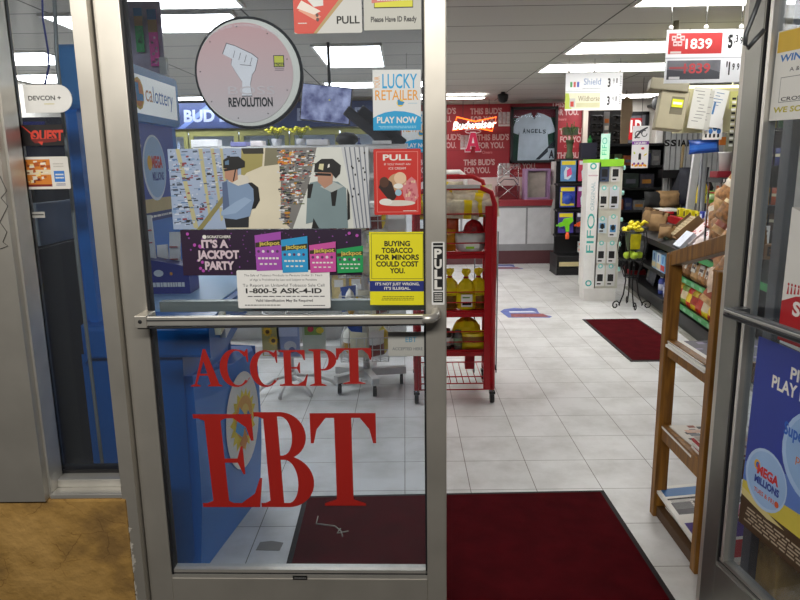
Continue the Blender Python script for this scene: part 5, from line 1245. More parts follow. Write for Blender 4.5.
# small dark camera dome and far decorations
for j, (u, v, Y, lab) in enumerate(((503, 96, 9.6, 'small black camera dome on the ceiling seam by the red wall'), (662, 103, 10.3, 'round black speaker on the back right wall'))):
    p_ = at(u, v, Y); m = MB(); m.lathe([(.02, -.09), (.06, -.07), (.075, -.02), (.075, 0.02), (.05, .03)], BLKM, n=16); 
    if j == 0: m.lathe([(.03, 0), (.03, ZC - p_.z - .001)], BLK, n=8); o = m.build('camera_dome', loc=p_)
    else: 
        m = MB(); m.lathe([(.10, .0), (.12, .02), (.12, .10)], BLKM, n=20, axis='y'); m.beam((0, .1, 0), (0, .58, 0), .03, .03, BLK); o = m.build('wall_speaker', loc=p_)
    tag(o, lab, 'camera' if j == 0 else 'speaker')

# ---------------- FIFO accessory stand ----------------
fb = (2.115, 7.25); t = thing('accessory_stand', 'tall white and mint phone accessory stand with small hanging packs', 'display stand', (fb[0], fb[1], 0), math.radians(-6))
MINT = mat('#3fb0a6', .5); GN = mat('#8fd02e', .5); W2, D2, Ht = .182, .17, 1.475
m = MB(); m.box(-W2 + .015, W2 - .015, -D2 + .015, D2, 0, .14, WHITE); part(m, 'base', t)
m = MB(); m.box(-W2, -W2 + .115, -D2, -D2 + .012, .14, Ht, mat('#e6e6e4', .45)); y = -D2 - .0006; cx_ = -W2 + .057
m.text('FIFO', MINT, cx_ + .035, .53, .075, y, .42, al='L', bold=.005, rot=math.pi / 2); m.text('ORIGINAL', mat('#9fbcc4'), cx_ + .025, .98, .04, y, .30, al='L', rot=math.pi / 2)
for z in (1.44, .20):
    for q in ring(cx_, z, (.034, .034), (.02, .02), 0, 360, 20): m.poly(q, MINT, y)
m.lines(cx_ - .05, cx_ + .05, 1.33, 1.36, 1, mat('#c9a6b0'), y); part(m, 'logo_panel', t)
m = MB(); m.box(-W2 + .135, W2, -D2 + .03, -D2 + .04, .14, Ht - .04, mat('#cfcdc0', .6)); m.box(W2 - .012, W2, -D2 + .04, D2, .14, Ht, mat('#cfd6cc', .5)); m.box(-W2, -W2 + .012, -D2 + .012, D2, .14, Ht, WHITE); m.box(-W2, W2, D2 - .012, D2, .14, Ht, WHITE); part(m, 'body', t)
m = MB(); m.box(-W2, W2, -D2, D2, Ht, Ht + .035, GN); m.box(-W2 + .135, W2, -D2, -D2 + .03, Ht - .04, Ht, GN); part(m, 'top_cap', t, 'lime green top')
m = MB(); m.box(-.03, .06, -.02, .0, Ht + .035, Ht + .30, mat('#bfe0dc', .5)); m.text('FIFO', MINT, .03, Ht + .08, .05, -.021, .18, al='L', rot=math.pi / 2); part(m, 'top_card', t)
for z in (1.42, 1.16, .88, .62, .35):
    for dy in (.04, .18): m = MB(); m.lathe([(.022, -.012), (.026, 0), (.022, .012)], mat('#9fd8d2', .4), (W2 + .012, -D2 + dy, z), 10, 'x'); part(m, 'side_hook', t)
Mx = Matrix.Translation((fb[0], fb[1], 0)) @ Matrix.Rotation(math.radians(-6), 4, 'Z')
rows = [(1.28, '#3a4660', 'dark blue'), (1.28, '#d9d9d6', 'white'), (1.0, '#dadad6', 'white'), (1.0, '#d2d6de', 'pale'), (.74, '#c7d3da', 'pale blue'), (.70, '#dedede', 'white'), (.42, '#e0e0de', 'white'), (.42, '#dcdcda', 'white'), (.17, '#e2e2e0', 'white'), (.17, '#d8d8d6', 'white')]
ords = ('topmost', 'second', 'third', 'fourth', 'lowest')
for k, (z, c_, nm) in enumerate(rows):
    x = -.005 + (k % 2) * .11; m = MB(); hh = .22 if k != 4 else .16
    m.box(-.046, .046, -.018, .0, 0, hh, mat(c_, .35)); m.rect(-.03, .03, .05, .05 + hh * .35, BLKM if k not in (4, 5) else mat('#4f8fc0'), -.0185); m.disc(0, hh * .45, .022, .03, PRINTK, -.019, 14); m.rect(-.03, .01, .015, .03, PRINTK, -.0186); m.disc(0, hh - .005, .026, .026, mat('#7fd0c8', .4), -.021, 14); m.disc(0, hh - .005, .012, .014, PAPER, -.0215, 10); m.tube([(0, -.01, hh - .01), (0, .0, hh + .0)], .004, CHROME, 5)
    o = m.build('accessory_pack', rotz=math.radians(-6)); o.location = Mx @ Vector((x + .0, -D2 + .0285, z)); tag(o, '%s accessory pack, %s column, %s row of the mint stand' % (nm, ('left', 'right')[k % 2], ords[k // 2]), 'pack', 'packs on the mint accessory stand')

# ---------------- toy rack ----------------
tb = (2.32, 9.0); t = thing('toy_rack', 'black toy rack with bright hanging toy packs, left of the mint stand', 'rack', (tb[0], tb[1], 0)); W2 = .30
m = MB(); m.prism([(-W2, -.18), (W2, -.18), (W2, .25), (-W2, .25)], 'z', 0, .10, BLK); m.prism([(-.18, .10), (-.18, .26), (.25, .26), (.25, .10)], 'x', -W2, W2, BLK); part(m, 'base', t, bevel=.01)
m = MB(); m.box(-W2 + .02, W2 - .02, .10, .14, .26, 1.52, BLKM); 
for z in (.52, .86, 1.2): m.box(-W2, W2, -.08, .12, z - .015, z + .01, BLK)
m.box(-W2, W2, -.1, .14, 1.50, 1.53, BLK); part(m, 'back_panel', t)
m = MB(); m.box(-W2 + .03, W2 - .05, -.185, -.18, .12, .18, mat('#c9b98a', .5)); part(m, 'price_card', t)
tp = [(-.17, 1.24, '#5f8fc4', 'blue and clear toy pack, left of the top row', 'd'), (.06, 1.24, '#c23a5a', 'pink and green toy pack, right of the top row', 'd'), (-.17, .90, '#2f3f9c', 'blue and yellow toy ball pack, left of the middle row', 'b'), (.06, .90, '#8a2f7a', 'purple and green toy pack, right of the middle row', 'd'), (-.18, .56, '#4a3f9c', 'purple card with a lime green toy water gun, left of the lower row', 'g'), (.06, .56, '#3f3a55', 'dark card with an orange toy gun, right of the lower row', 'o')]
for k, (x, z, c_, lab, ty) in enumerate(tp):
    m = MB(); m.box(-.10, .10, -.012, 0, 0, .27, mat(c_, .4, 0, .2, 16)); m.rect(-.09, .09, .21, .26, mat('#e6d22a') if k % 2 == 0 else mat('#d9e0ea'), -.0125)
    if ty == 'b': m.lathe([(.01, -.06), (.06, -.04), (.075, -.01), (.075, 0)], mat('#2c50b8', .3), (0, 0, .11), 16, 'y'); m.rect(-.09, .09, .02, .05, mat('#e0d02c'), -.0128); m.rect(-.095, -.07, .05, .2, mat('#e0d02c'), -.0128)
    elif ty in 'go':
        gg = mat('#7fd82c' if ty == 'g' else '#f0602a', .35); m.prism([(-.09, .08), (-.02, .10), (.0, .02), (.04, .02), (.04, .11), (.09, .16), (.08, .21), (-.03, .19), (-.05, .15), (-.10, .13)], 'y', -.05, -.012, gg); m.lathe([(.025, -.05), (.028, 0), (.02, .04)], mat('#f0602a', .35) if ty == 'g' else gg, (.02, -.035, -.03), 10); m.tube([(-.09, -.03, .105), (-.13, -.03, .10)], .012, gg, 7)
    else:
        m.poly([(-.05, .03), (.0, .02), (.04, .06), (.03, .16), (-.03, .19), (-.06, .12)], mat('#d9e6f0'), -.013); m.poly([(-.02, .05), (.05, .09), (.03, .18), (-.02, .14)], mat('#3fb04a' if k % 2 else '#e0508a'), -.0135)
    o = m.build('toy_pack', loc=(tb[0] + x, tb[1] - .09, z)); tag(o, lab, 'toy pack')
m = MB(); 
for q in range(6): m.box(-.09 + (q % 3) * .062, -.035 + (q % 3) * .062, -.05, 0, (q // 3) * .075, .068 + (q // 3) * .075, mat(('#d9dcd6', '#c9ccd0')[q % 2])); m.rect(-.085 + (q % 3) * .062, -.04 + (q % 3) * .062, .02 + (q // 3) * .075, .05 + (q // 3) * .075, mat('#d9702c'), -.0505)
o = m.build('toy_cube_pack', loc=(tb[0] + .08, tb[1] - .085, .30)); tag(o, 'pack of small white and orange cubes low on the toy rack', 'toy pack')
m = MB(); m.lathe([(.05, 0), (.055, .02), (.035, .10), (.05, .22), (.06, .24), (.056, .24), (.03, .1)], mat('#58684a', .2), n=14); t = thing('bamboo_vase', 'glass vase of green bamboo stalks on the toy rack', 'vase', (tb[0] - .14, tb[1], 1.531)); part(m, 'vase', t)
m = MB()
for q in range(6):
    a = q * 2.4; m.tube([(.015 * math.cos(a), .015 * math.sin(a), .08), (.05 * math.cos(a), .05 * math.sin(a), .42 + .01 * q)], .006, mat('#5d7a3f', .5), 6)
for q in range(14):
    a = q * 2.4; m.tube([(.04 * math.cos(a), .04 * math.sin(a), .30), (.10 * math.cos(a), .10 * math.sin(a), .40), (.13 * math.cos(a), .13 * math.sin(a), .36)], [.003, .007, .002], mat('#6f8f4a', .5), 5)
part(m, 'stalks', t); m = MB(); m.box(-.09, .09, -.055, .055, .30, .40, mat('#4a5a40', .3)); part(m, 'wrap', t)
m = MB(); m.box(-.1, .1, -.06, .06, 0, .20, mat('#26263a', .4)); o = m.build('dark_box', loc=(tb[0] + .1, tb[1], 1.531)); tag(o, 'dark blue box on top of the toy rack beside the bamboo', 'box')
m = MB(); m.lathe([(.03, 0), (.03, .05), (.012, .07), (.012, .09)], mat('#2f9a4a', .3), n=10); o = m.build('green_bottle', loc=(tb[0] + .12, tb[1], 1.732)); tag(o, 'tiny green capped bottle on the dark blue box', 'bottle')

# ---------------- hanging price signs ----------------
def hang_sign(name, lab, u0, v0, u1, v1, Y, draw, thk=.012):
    a = at(u0, v0, Y); b = at(u1, v0, Y); c_ = at(u0, v1, Y); W = b.x - a.x; Hh = a.z - c_.z
    t_ = thing(name, lab, 'hanging sign', (a.x, Y, c_.z))
    p = Poster(W, Hh, mat('#e3e5e8', .4, 0, .01)); draw(p); o = p.m.build('board', t_); KIDS.setdefault(t_.name, []).append(o)
    for f in (.05, .5, .95):
        m = MB(); m.lathe([(.012, -.004), (.014, 0), (.012, .004)], PAPER, (W * f, 0, Hh + .012), 10, 'y'); m.tube([(W * f, 0, Hh), (W * f, 0, ZC - c_.z)], .0022, CHROME, 4); part(m, 'hook', t_)
    return t_
def d1(p):
    p.rect(0, 1, .49, .51, mat('#b9bcc0')); p.text('Shield', mat('#5d7fae'), .47, .68, .17, .30, shear=.0); p.lines(.30, .62, .56, .60, 1, mat('#8f949c')); p.rect(.05, .62, .54, .55, mat('#b0b4b8'))
    for q, c_ in enumerate(('#4a9a5a', '#c05a5a', '#4a5ab0')): p.rect(.08 + q * .06, .12 + q * .06, .62, .76, mat(c_))
    p.rect(.0, .62, .04, .46, mat('#d9d6bc')); p.poly([(0, .04), (.12, .04), (.06, .46), (0, .46)], mat('#b3c24a')); p.rect(.08, .18, .08, .32, mat('#b9b9b4')); p.rect(.095, .155, .10, .24, mat('#c0392b')); p.text('Wildhorse', mat('#6b5d3c'), .42, .24, .15, .38); p.rect(.20, .62, .08, .20, mat('#c2c09a'))
    for z in (.62, .14): p.text('3', PRINTK, .765, z, .22, .05, bold=.04); p.text('9', mat('#3a3a3a'), .845, z + .08, .14, .025); p.text('1', PRINTK, .90, z + .1, .12, .018, bold=.03); p.lines(.95, .985, z, z + .3, 6, mat('#77797c'))
hang_sign('price_sign', 'white hanging cigarette price sign with two rows, over the mint stand', 566, 73, 623, 110.5, 6.7, d1)
def d2(p):
    p.rect(0, 1, .46, .485, mat('#b3b6bb')); p.rect(.03, .72, .55, .94, mat('#b23434', .45, 0, .15, 6)); p.rect(.03, .72, .07, .43, mat('#6f7076', .45, 0, .3, 9)); p.poly([(.03, .07), (.72, .07), (.72, .20), (.5, .30), (.3, .22), (.03, .26)], mat('#4a4c52'))
    p.text('1839', PAPER, .42, .65, .18, .34, bold=.02); p.text('1839', mat('#c04a4e'), .42, .19, .18, .34, bold=.02); p.rect(.06, .20, .56, .60, mat('#c9b9b6')); p.rect(.06, .20, .075, .125, mat('#d9d9d9'))
    for (x_, z_) in ((.07, .80), (.13, .84), (.18, .80), (.09, .70), (.15, .70)): p.rect(x_, x_ + .055, z_, z_ + .09, mat('#c9b4b2')); p.rect(x_ + .01, x_ + .045, z_ + .03, z_ + .06, mat('#8f3a3a'))
    p.rect(.06, .30, .27, .31, mat('#a9545a')); p.text('$', PRINTK, .79, .82, .06, .02); p.text('5', PRINTK, .825, .66, .23, .06, bold=.05); p.text('.', PRINTK, .875, .74, .2, .012, bold=.05); p.text('3', PRINTK, .905, .76, .13, .035, bold=.03); p.text('9', PRINTK, .965, .72, .13, .035, bold=.03)
    p.text("'1", PRINTK, .82, .16, .22, .05, bold=.05); p.text('9', PRINTK, .89, .24, .12, .03, bold=.03); p.text('9', PRINTK, .95, .24, .12, .03, bold=.03)
hang_sign('price_sign', 'large hanging price sign with red and grey 1839 panels at the upper right', 667, 30, 745, 83.5, 4.2, d2)
# ---------------- right: snack gondola ----------------
GA = Vector((2.24, 4.28, 0)); GT = math.radians(-5.68)
GM = Matrix.Translation(GA) @ Matrix.Rotation(GT, 4, 'Z'); GI = GM.inverted()
def gp(u, v, off):
    """pixel -> local point of the gondola on its plane x = off (y runs into the shop, z up)"""
    o = GI @ Vector((0, 0, CAMH)); d = GI.to_3x3() @ ray(u, v); k = (off - o.x) / d.x
    return o + d * k
def gl(x, y, z): return GM @ Vector((x, y, z))
t = thing('snack_gondola', 'black shelf run with green shelf edges full of snacks on the right', 'shelf unit', GA, GT)
BG = mat('#121213', .5); GE = mat('#2a8a44', .4)
m = MB(); m.box(.05, .95, -1.0, 3.55, 0, .16, BG); m.box(.02, .05, -1.0, 3.55, 0.0, .03, mat('#8b8a80', .5)); part(m, 'plinth', t)
m = MB(); m.box(.48, .52, -1.0, 3.55, .16, .80, BG); part(m, 'back_panel', t)
for k, (z, d) in enumerate(((.225, .03), (.475, .02))):
    m = MB(); m.box(d, .48, -1.0, 1.9, z - .012, z, BG); o = part(m, 'shelf', t); m = MB(); m.box(d - .01, d, -1.0, 1.9, z - .02, z + .025, GE)
    for q in range(14): m.box(d - .0115, d - .01, -.9 + q * .2, -.83 + q * .2, z - .012, z + .015, mat('#7fb08a', .5))
    part(m, 'price_edge', o, 'green shelf edge')
m = MB(); m.box(.0, .48, 1.92, 3.55, .40, .43, BG); m.box(.0, .48, 1.92, 3.55, .16, .19, BG); m.box(0, .48, 3.53, 3.55, .16, .70, BG); m.box(.02, .48, 1.90, 1.92, .16, .70, BG); part(m, 'shelf', t)
m = MB(); m.prism([(0.0, .69), (.34, .80), (.34, .82), (0.0, .71)], 'y', -1.0, 3.55, BG); m.box(-.012, 0, 1.0, 3.55, .665, .72, BG); m.box(-.012, 0, -1.0, 1.0, .69, .735, GE); part(m, 'sloping_top', t)
m = MB(); m.box(.34, .95, -1.0, 3.55, .80, .82, mat('#2b2b2e', .4)); part(m, 'counter_top', t)

def gthing(o, x, y, z, rz=0): o.matrix_world = GM @ Matrix.Translation((x, y, z)) @ Matrix.Rotation(rz, 4, 'Z'); return o
def gbag(name, lab, u, v, off, z, w_, h, th, mt, band=None, lean=-14, seed=0, grp=None, label=None, roll=0):
    """bag standing on shelf height z, placed where pixel u sees the shelf front"""
    p_ = gp(u, v, off); m = MB(); R = Matrix.Rotation(math.radians(-90), 3, 'Z') @ RY(roll) @ RX(lean)
    m.pillow(w_, h, th, mt, band, c=(0, 0, h / 2), R=R, seed=seed, nx=6, nz=8)
    if label: m.obox(R @ Vector((0, -th * .48, h * .08)) + Vector((0, 0, h / 2)), (w_ * .62, .004, h * .42), label, R); m.obox(R @ Vector((0, -th * .52, h * .08)) + Vector((0, 0, h / 2)), (w_ * .4, .004, h * .12), mat('#5a4a44'), R)
    return tag(gthing(m.build(name), off, p_.y, z), lab, 'bag', grp)
NUT = mat('#a87848', .35, 0, .55, 38); NUT2 = mat('#8d6238', .35, 0, .6, 34); NUT3 = mat('#c19a68', .35, 0, .3, 30)
ordn = ('first', 'second', 'third', 'fourth', 'fifth', 'sixth', 'seventh', 'eighth', 'ninth', 'tenth', 'eleventh', 'twelfth')
for k, u in enumerate((681, 689, 698, 706, 713, 720, 728)):
    gbag('nut_bag', '%s from the left of the clear nut bags on the middle green edged shelf' % ordn[k], u, 280, .10, .478, .17, .20, .09, (NUT, NUT2, NUT3)[k % 3], None, -12, 50 + k, 'nut bags on the middle green shelf', mat('#d3d0c8', .5))
cc = ['#d8a51c', '#7a9a2c', '#c92a1c', '#e0c01c', '#d0341f', '#e8d820', '#c23a22', '#5f8a2a']
nm = ['amber', 'olive', 'red', 'gold', 'scarlet', 'bright yellow', 'brick red', 'green']
for k, u in enumerate((680, 686, 692, 697, 703, 709, 716, 724)):
    gbag('chip_bag', '%s snack bag on the lowest green edged shelf, %s from the left' % (nm[k], ordn[k]), u, 308, .11, .226, .15, .19, .08, mat(cc[k], .3, 0, .15), (mat(('#c23a2a', '#e8d8b8', '#f0d02a', '#a82a1c')[k % 4], .3), 2, 5), -16, 70 + k, 'chip bags on the lowest green shelf')
for k, u in enumerate((700, 708, 716, 725, 733)):
    gbag('snack_bag', '%s from the left of the red and white bags on the top green edge' % ordn[k], u, 255, .05, .735, .16, .14, .07, mat(('#d9c9c4', '#c9a08c', '#c4574a', '#d4b48a', '#b98a5a')[k], .35, 0, .3, 24), None, -14, 90 + k, 'bags on the upper green shelf')
# column of dried snack bags hung at the near end
for k, (u, v, off, c_) in enumerate(((731, 188, .05, NUT), (722, 198, .1, NUT3), (729, 208, .03, NUT2), (716, 212, .12, NUT), (726, 222, .05, NUT3), (717, 228, .1, NUT2), (733, 234, .02, NUT), (722, 252, .0, mat('#b98a62', .35, 0, .3, 24)), (729, 264, -.03, NUT2), (716, 278, -.02, mat('#c8b09a', .35, 0, .3, 20)), (714, 292, -.02, NUT3), (722, 296, -.04, NUT))):
    p_ = gp(u, v, off - .12); m = MB(); R = Matrix.Rotation(math.radians(-62), 3, 'Z') @ RY((-1) ** k * 22) @ RX(-22)
    m.pillow(.14, .19, .07, c_, (mat(('#d9cfbe', '#9c4a2c', '#d8c8a0')[k % 3], .3, 0, .3, 30), (4, 2, 5)[k % 3], (6, 4, 6)[k % 3]) if k % 4 != 1 else None, c=(0, 0, 0), R=R, seed=120 + k, nx=6, nz=8)
    o = m.build('dried_snack_bag'); o.matrix_world = GM @ Matrix.Translation((p_.x, p_.y, p_.z)); tag(o, '%s from the top of the brown bags hanging by the wooden rack' % ordn[k], 'bag', 'hanging dried snack bags')
p0 = gp(731, 182, -.02); p1 = gp(714, 300, -.02)
m = MB(); m.tube([GM @ Vector((.0, p0.y, p0.z + .02)), GM @ Vector((.0, p0.y + .05, p1.z))], .005, CHROME, 6); m.tube([GM @ Vector((0, p0.y + .05, p1.z)), GM @ Vector((.06, p0.y + .05, p1.z))], .005, CHROME, 6)
tag(m.build('clip_strip'), 'thin metal clip strip holding the brown dried snack bags', 'clip strip')

# things on the sloping top and on the counter above
def gbox(name, lab, cat, u, v, off, z, size, mt, lean=25, extra=None, rz=0, grp=None):
    p_ = gp(u, v, off); m = MB(); Rl = Matrix.Rotation(math.radians(rz), 3, 'Z') @ RY(lean)
    w_, d_, h = size
    m.obox(Rl @ Vector((0, 0, h / 2)), (d_, w_, h), mt, Rl)
    if extra: extra(m, Rl, w_, d_, h)
    return tag(gthing(m.build(name, bevel=.003), off, p_.y, z), lab, cat, grp)
KR = mat('#8d6f4a', .8, 0, .12); KRD = mat('#6b5136', .8)
for k, (u, v, off, z, w_, h) in enumerate(((648, 240, .15, .765, .19, .21), (657, 240, .14, .76, .22, .20), (666, 244, .08, .74, .16, .13))):
    p_ = gp(u, v, off); m = MB(); R = Matrix.Rotation(math.radians(-80 + 20 * k), 3, 'Z') @ RX(-14); m.pillow(w_, h, .13, KR, None, c=(0, 0, h / 2), R=R, seed=200 + k, nx=6, nz=7)
    m.obox(R @ Vector((.0, -.0, h * .44)) + Vector((0, 0, h / 2)), (w_ * .8, .10, .03), KRD, R)
    tag(gthing(m.build('paper_bag'), off, p_.y, z), ('tall', 'wide', 'small crumpled')[k] + ' brown paper bag on the far end of the black snack shelf', 'bag')
gbox('candy_pack', 'purple and white candy pack beside the brown paper bags', 'pack', 664, 236, .12, .755, (.16, .05, .07), mat('#8a6f9c', .4, 0, .4, 30), 40)
gbox('candy_pack', 'dark green candy pack beside the brown paper bags', 'pack', 664, 243, .06, .74, (.10, .05, .06), mat('#3a4a3a', .4, 0, .3, 30), 40)
def rolls(m, R, w_, d_, h):
    for q in range(8): m.obox(R @ Vector((-d_ / 2 - .012, 0, .03 + q * h * .115)), (.028, w_ * .80, h * .095), mat('#b7a684', .6, 0, .12, 30), R)
    for q in range(7): m.obox(R @ Vector((-d_ / 2 - .027, -w_ * .36 + q * w_ * .12, h * .5)), (.004, .006, h * .9), mat('#8d7c5c', .6), R)
    m.obox(R @ Vector((-d_ / 2 - .02, w_ / 2, h * .5)), (.05, .008, h), KRD, R); m.obox(R @ Vector((-d_ / 2 - .02, -w_ / 2, h * .5)), (.05, .008, h), KR, R); m.obox(R @ Vector((.03, -w_ * .1, h * 1.05)), (.01, w_, .16), KRD, R)
gbox('candy_carton', 'open brown carton of wrapped beige candy rolls on the sloping top', 'carton', 674, 246, .12, .75, (.26, .05, .28), KR, 48, rolls)
def redpat(m, R, w_, d_, h):
    random.seed(3)
    for q in range(22): m.obox(R @ Vector((-d_ / 2 - .002, random.uniform(-.42, .42) * w_, random.uniform(.08, .92) * h)), (.004, w_ * random.uniform(.05, .14), h * random.uniform(.04, .10)), mat('#b03a44', .5), R)
gbox('candy_box', 'white candy box with a red pattern, left of two leaning on the sloping top', 'box', 686, 249, .10, .745, (.20, .05, .30), mat('#d3c4c4', .5), 46, redpat); gbox('candy_box', 'white candy box with a red pattern, right of two leaning on the sloping top', 'box', 697, 252, .12, .755, (.16, .05, .30), mat('#d9cfcf', .5), 46, redpat)
gbox('candy_box', 'white and blue candy box leaning low on the sloping top, before the wooden newspaper rack', 'box', 677, 254, .03, .725, (.20, .04, .17), mat('#c6cbd6', .5, 0, .12, 25), 42)
def tray(name, lab, u, v, off, w_, d_, h, mt, z=.821, fill=None):
    p_ = gp(u, v, off); m = MB(); x, y = d_ / 2, w_ / 2
    m.box(-x, x, -y, y, 0, .01, mt); m.box(-x, -x + .008, -y, y, .01, h, mt); m.box(x - .008, x, -y, y, .01, h, mt); m.box(-x + .008, x - .008, -y, -y + .008, .01, h, mt); m.box(-x + .008, x - .008, y - .008, y, .01, h, mt)
    if fill: m.box(-x + .01, x - .01, -y + .01, y - .01, .01, h * .8, fill)
    return tag(gthing(m.build(name), off, p_.y, z), lab, 'tray')
tray('red_tray', 'red plastic tray at the far end of the black counter', 663, 210, .43, .30, .16, .09, RED, fill=mat('#7d1a1f')); CR = MB(); CR.box(-.13, .13, -.75, .75, 0, .085, RED); CR.box(-.135, .135, -.76, .76, .07, .085, mat('#c9262c', .4)); tag(gthing(CR.build('red_crate', bevel=.004), .475, 2.45, .821), 'long red plastic crate in the middle of the black counter under the yellow boxes', 'crate')
gbox('paper_stack', 'white papers lying on the red trays on the black counter', 'papers', 668, 207, .50, .907, (.34, .2, .025), PAPER, 0, rz=12)
tray('blue_tray', 'blue flat tray on the counter behind the small yellow boxes', 699, 207, .82, .5, .22, .12, mat('#3d5aa8', .4))
for k, u in enumerate((681, 687, 693, 699)):
    def yb(m, R, w_, d_, h): m.obox(R @ Vector((-d_ / 2 - .001, 0, h * .5)), (.003, w_ * .45, h * .6), mat('#4a4420', .5), R)
    gbox('yellow_box', '%s from the left of the small yellow boxes on the counter' % ordn[k], 'box', u, 217, .40, .907, (.10, .06, .085), mat('#d6c81c', .4), 0, yb, grp='yellow boxes on the counter')
for k, (u, c_, d_) in enumerate(((704, '#2a3a9c', 'dark blue'), (709.5, '#d3dcea', 'white'), (715, '#6fa8d8', 'light blue'))):
    def bb(m, R, w_, d2, h): m.obox(R @ Vector((-d2 / 2 - .001, 0, h * .55)), (.003, w_ * .5, h * .45), mat('#e6ecf4' if k != 1 else '#2a62b0', .5), R)
    gbox('medicine_box', d_ + ' small box beside the yellow boxes on the counter', 'box', u, 219, .40, .907, (.09, .06, .10), mat(c_, .4), 0, bb)
# lower far section
for k, (u, c_) in enumerate(((657, '#9fc0dc'), (661.5, '#c9d6e0'), (666, '#7fb0d8'))):
    def pb(m, R, w_, d_, h): m.obox(R @ Vector((-d_ / 2 - .001, 0, h * .25)), (.003, w_ * .9, h * .3), mat('#c23a3a' if k == 2 else '#d9c99a', .5), R); m.obox(R @ Vector((-d_ / 2 - .001, 0, h * .7)), (.003, w_ * .2, h * .4), mat('#2a62b0', .5), R)
    gbox('tissue_box', '%s from the left of the blue and white boxes on the black lower shelf' % ordn[k], 'box', u, 280, .06, .431, (.14, .08, .17), mat(c_, .5), 0, pb, grp='blue and white boxes on the black shelf')
for k, u in enumerate((662, 667.5, 673)):
    p_ = gp(u, 304, .09); m = MB(); m.lathe([(.045, 0), (.048, .01), (.048, .13), (.03, .16)], mat('#3a4aa0' if k == 0 else '#7d86b8', .3), n=12); m.lathe([(.031, .16), (.031, .20), (.028, .205)], mat('#e0e0e4', .4), n=12); m.lathe([(.0485, .04), (.0485, .10)], mat('#c9cfe6', .4), n=12)
    tag(gthing(m.build('bottle'), .09, p_.y, .191), '%s from the left of the white capped blue bottles on the lowest black shelf' % ordn[k], 'bottle', 'white capped bottles low on the black shelf')
gbag('clear_bag', 'grey clear bag at the far end of the black lower shelf', 640, 285, .10, .431, .35, .28, .12, mat('#6f7378', .25, 0, .4, 14), None, -12, 300); tray('red_tray', 'small red tray low at the far end of the black shelf', 634, 283, .12, .3, .18, .05, mat('#8d1a20', .4), .191)
gbag('clear_bag', 'dark clear bag next to the bottles on the black shelf', 651, 302, .12, .191, .25, .18, .10, mat('#4a4d55', .25, 0, .4, 16), None, -12, 301)

# wrought iron stand
sb = atz(629, 309, 0); t = thing('iron_stand', 'black wrought iron stand with scroll feet in front of the snack shelf', 'stand', (sb.x, sb.y, 0)); IR = mat('#0e0e10', .4, .3)
for k, a in enumerate((200, 270, 335, 80)):
    a_ = math.radians(a); d = Vector((math.cos(a_), math.sin(a_), 0)); m = MB(); pts = []
    for q in range(0, 12): th_ = math.radians(-250 + q * 40); r = .012 + .0035 * q; pts.append(d * (.17 + .0 + r * math.cos(th_)) + Vector((0, 0, .055 + r * math.sin(th_))))
    last = pts[-1]
    pts += [d * .13 + Vector((0, 0, .05)), d * .08 + Vector((0, 0, .16)), d * .06 + Vector((0, 0, .30)), d * .08 + Vector((0, 0, .40)), d * .11 + Vector((0, 0, .45)), d * .10 + Vector((0, 0, .49)), d * .07 + Vector((0, 0, .46))]
    m.tube(pts, .007, IR, 6); part(m, 'scroll_leg', t)
m = MB()
for z, r in ((.34, .07), (.52, .13), (.80, .13)): m.tube([(r * math.cos(q * math.pi / 10), r * math.sin(q * math.pi / 10), z) for q in range(20)], .006, IR, 6, True)
for q in range(6): a_ = q * math.pi / 3; m.tube([(.07 * math.cos(a_), .07 * math.sin(a_), .34), (.13 * math.cos(a_), .13 * math.sin(a_), .52), (.15 * math.cos(a_), .15 * math.sin(a_), .66), (.13 * math.cos(a_), .13 * math.sin(a_), .80)], .005, IR, 5)
part(m, 'basket', t)
LG = mat('#a8c42a', .5, 0, .2, 20)
for k, (dx, dy) in enumerate(((-.06, -.03), (.0, -.07), (.065, -.02), (.01, .05))):
    m = MB(); m.lathe([(.005, -.035), (.03, -.025), (.04, 0), (.03, .027), (.005, .036)], LG, n=12); o = m.build('lime_ball', loc=(sb.x + dx, sb.y + dy, .56)); tag(o, '%s lime green ball in the iron stand basket' % ('left', 'front', 'right', 'rear')[k], 'ball', 'lime balls in the iron stand')
YF = mat('#d9c81c', .5, 0, .12, 18)
t = thing('yellow_flower_pot', 'pot of yellow artificial flowers on the black iron stand', 'flower pot', (sb.x, sb.y, .606))
m = MB(); m.lathe([(.05, 0), (.07, .10), (.075, .18), (.07, .18)], mat('#3a4a2a', .4), n=14); part(m, 'pot', t)
m = MB()
for q in range(26):
    a = q * 2.4; r = .02 + .0032 * q; m.lathe([(.004, -.02), (.026, -.004), (.022, .012), (.004, .02)], YF, (r * math.cos(a), r * math.sin(a) , .22 + .02 * math.sin(q * 1.7) + (.04 if q < 8 else 0)), 7)
m.prism([(-.045, .02), (.045, .02), (.055, .17), (-.055, .17)], 'y', -.085, -.075, mat('#c9c01a', .4, 0, .2, 20)); m.tube([(.06, -.02, .25), (.10, -.02, .29), (.14, -.02, .27)], [.016, .018, .008], YF, 7); part(m, 'blossoms', t)

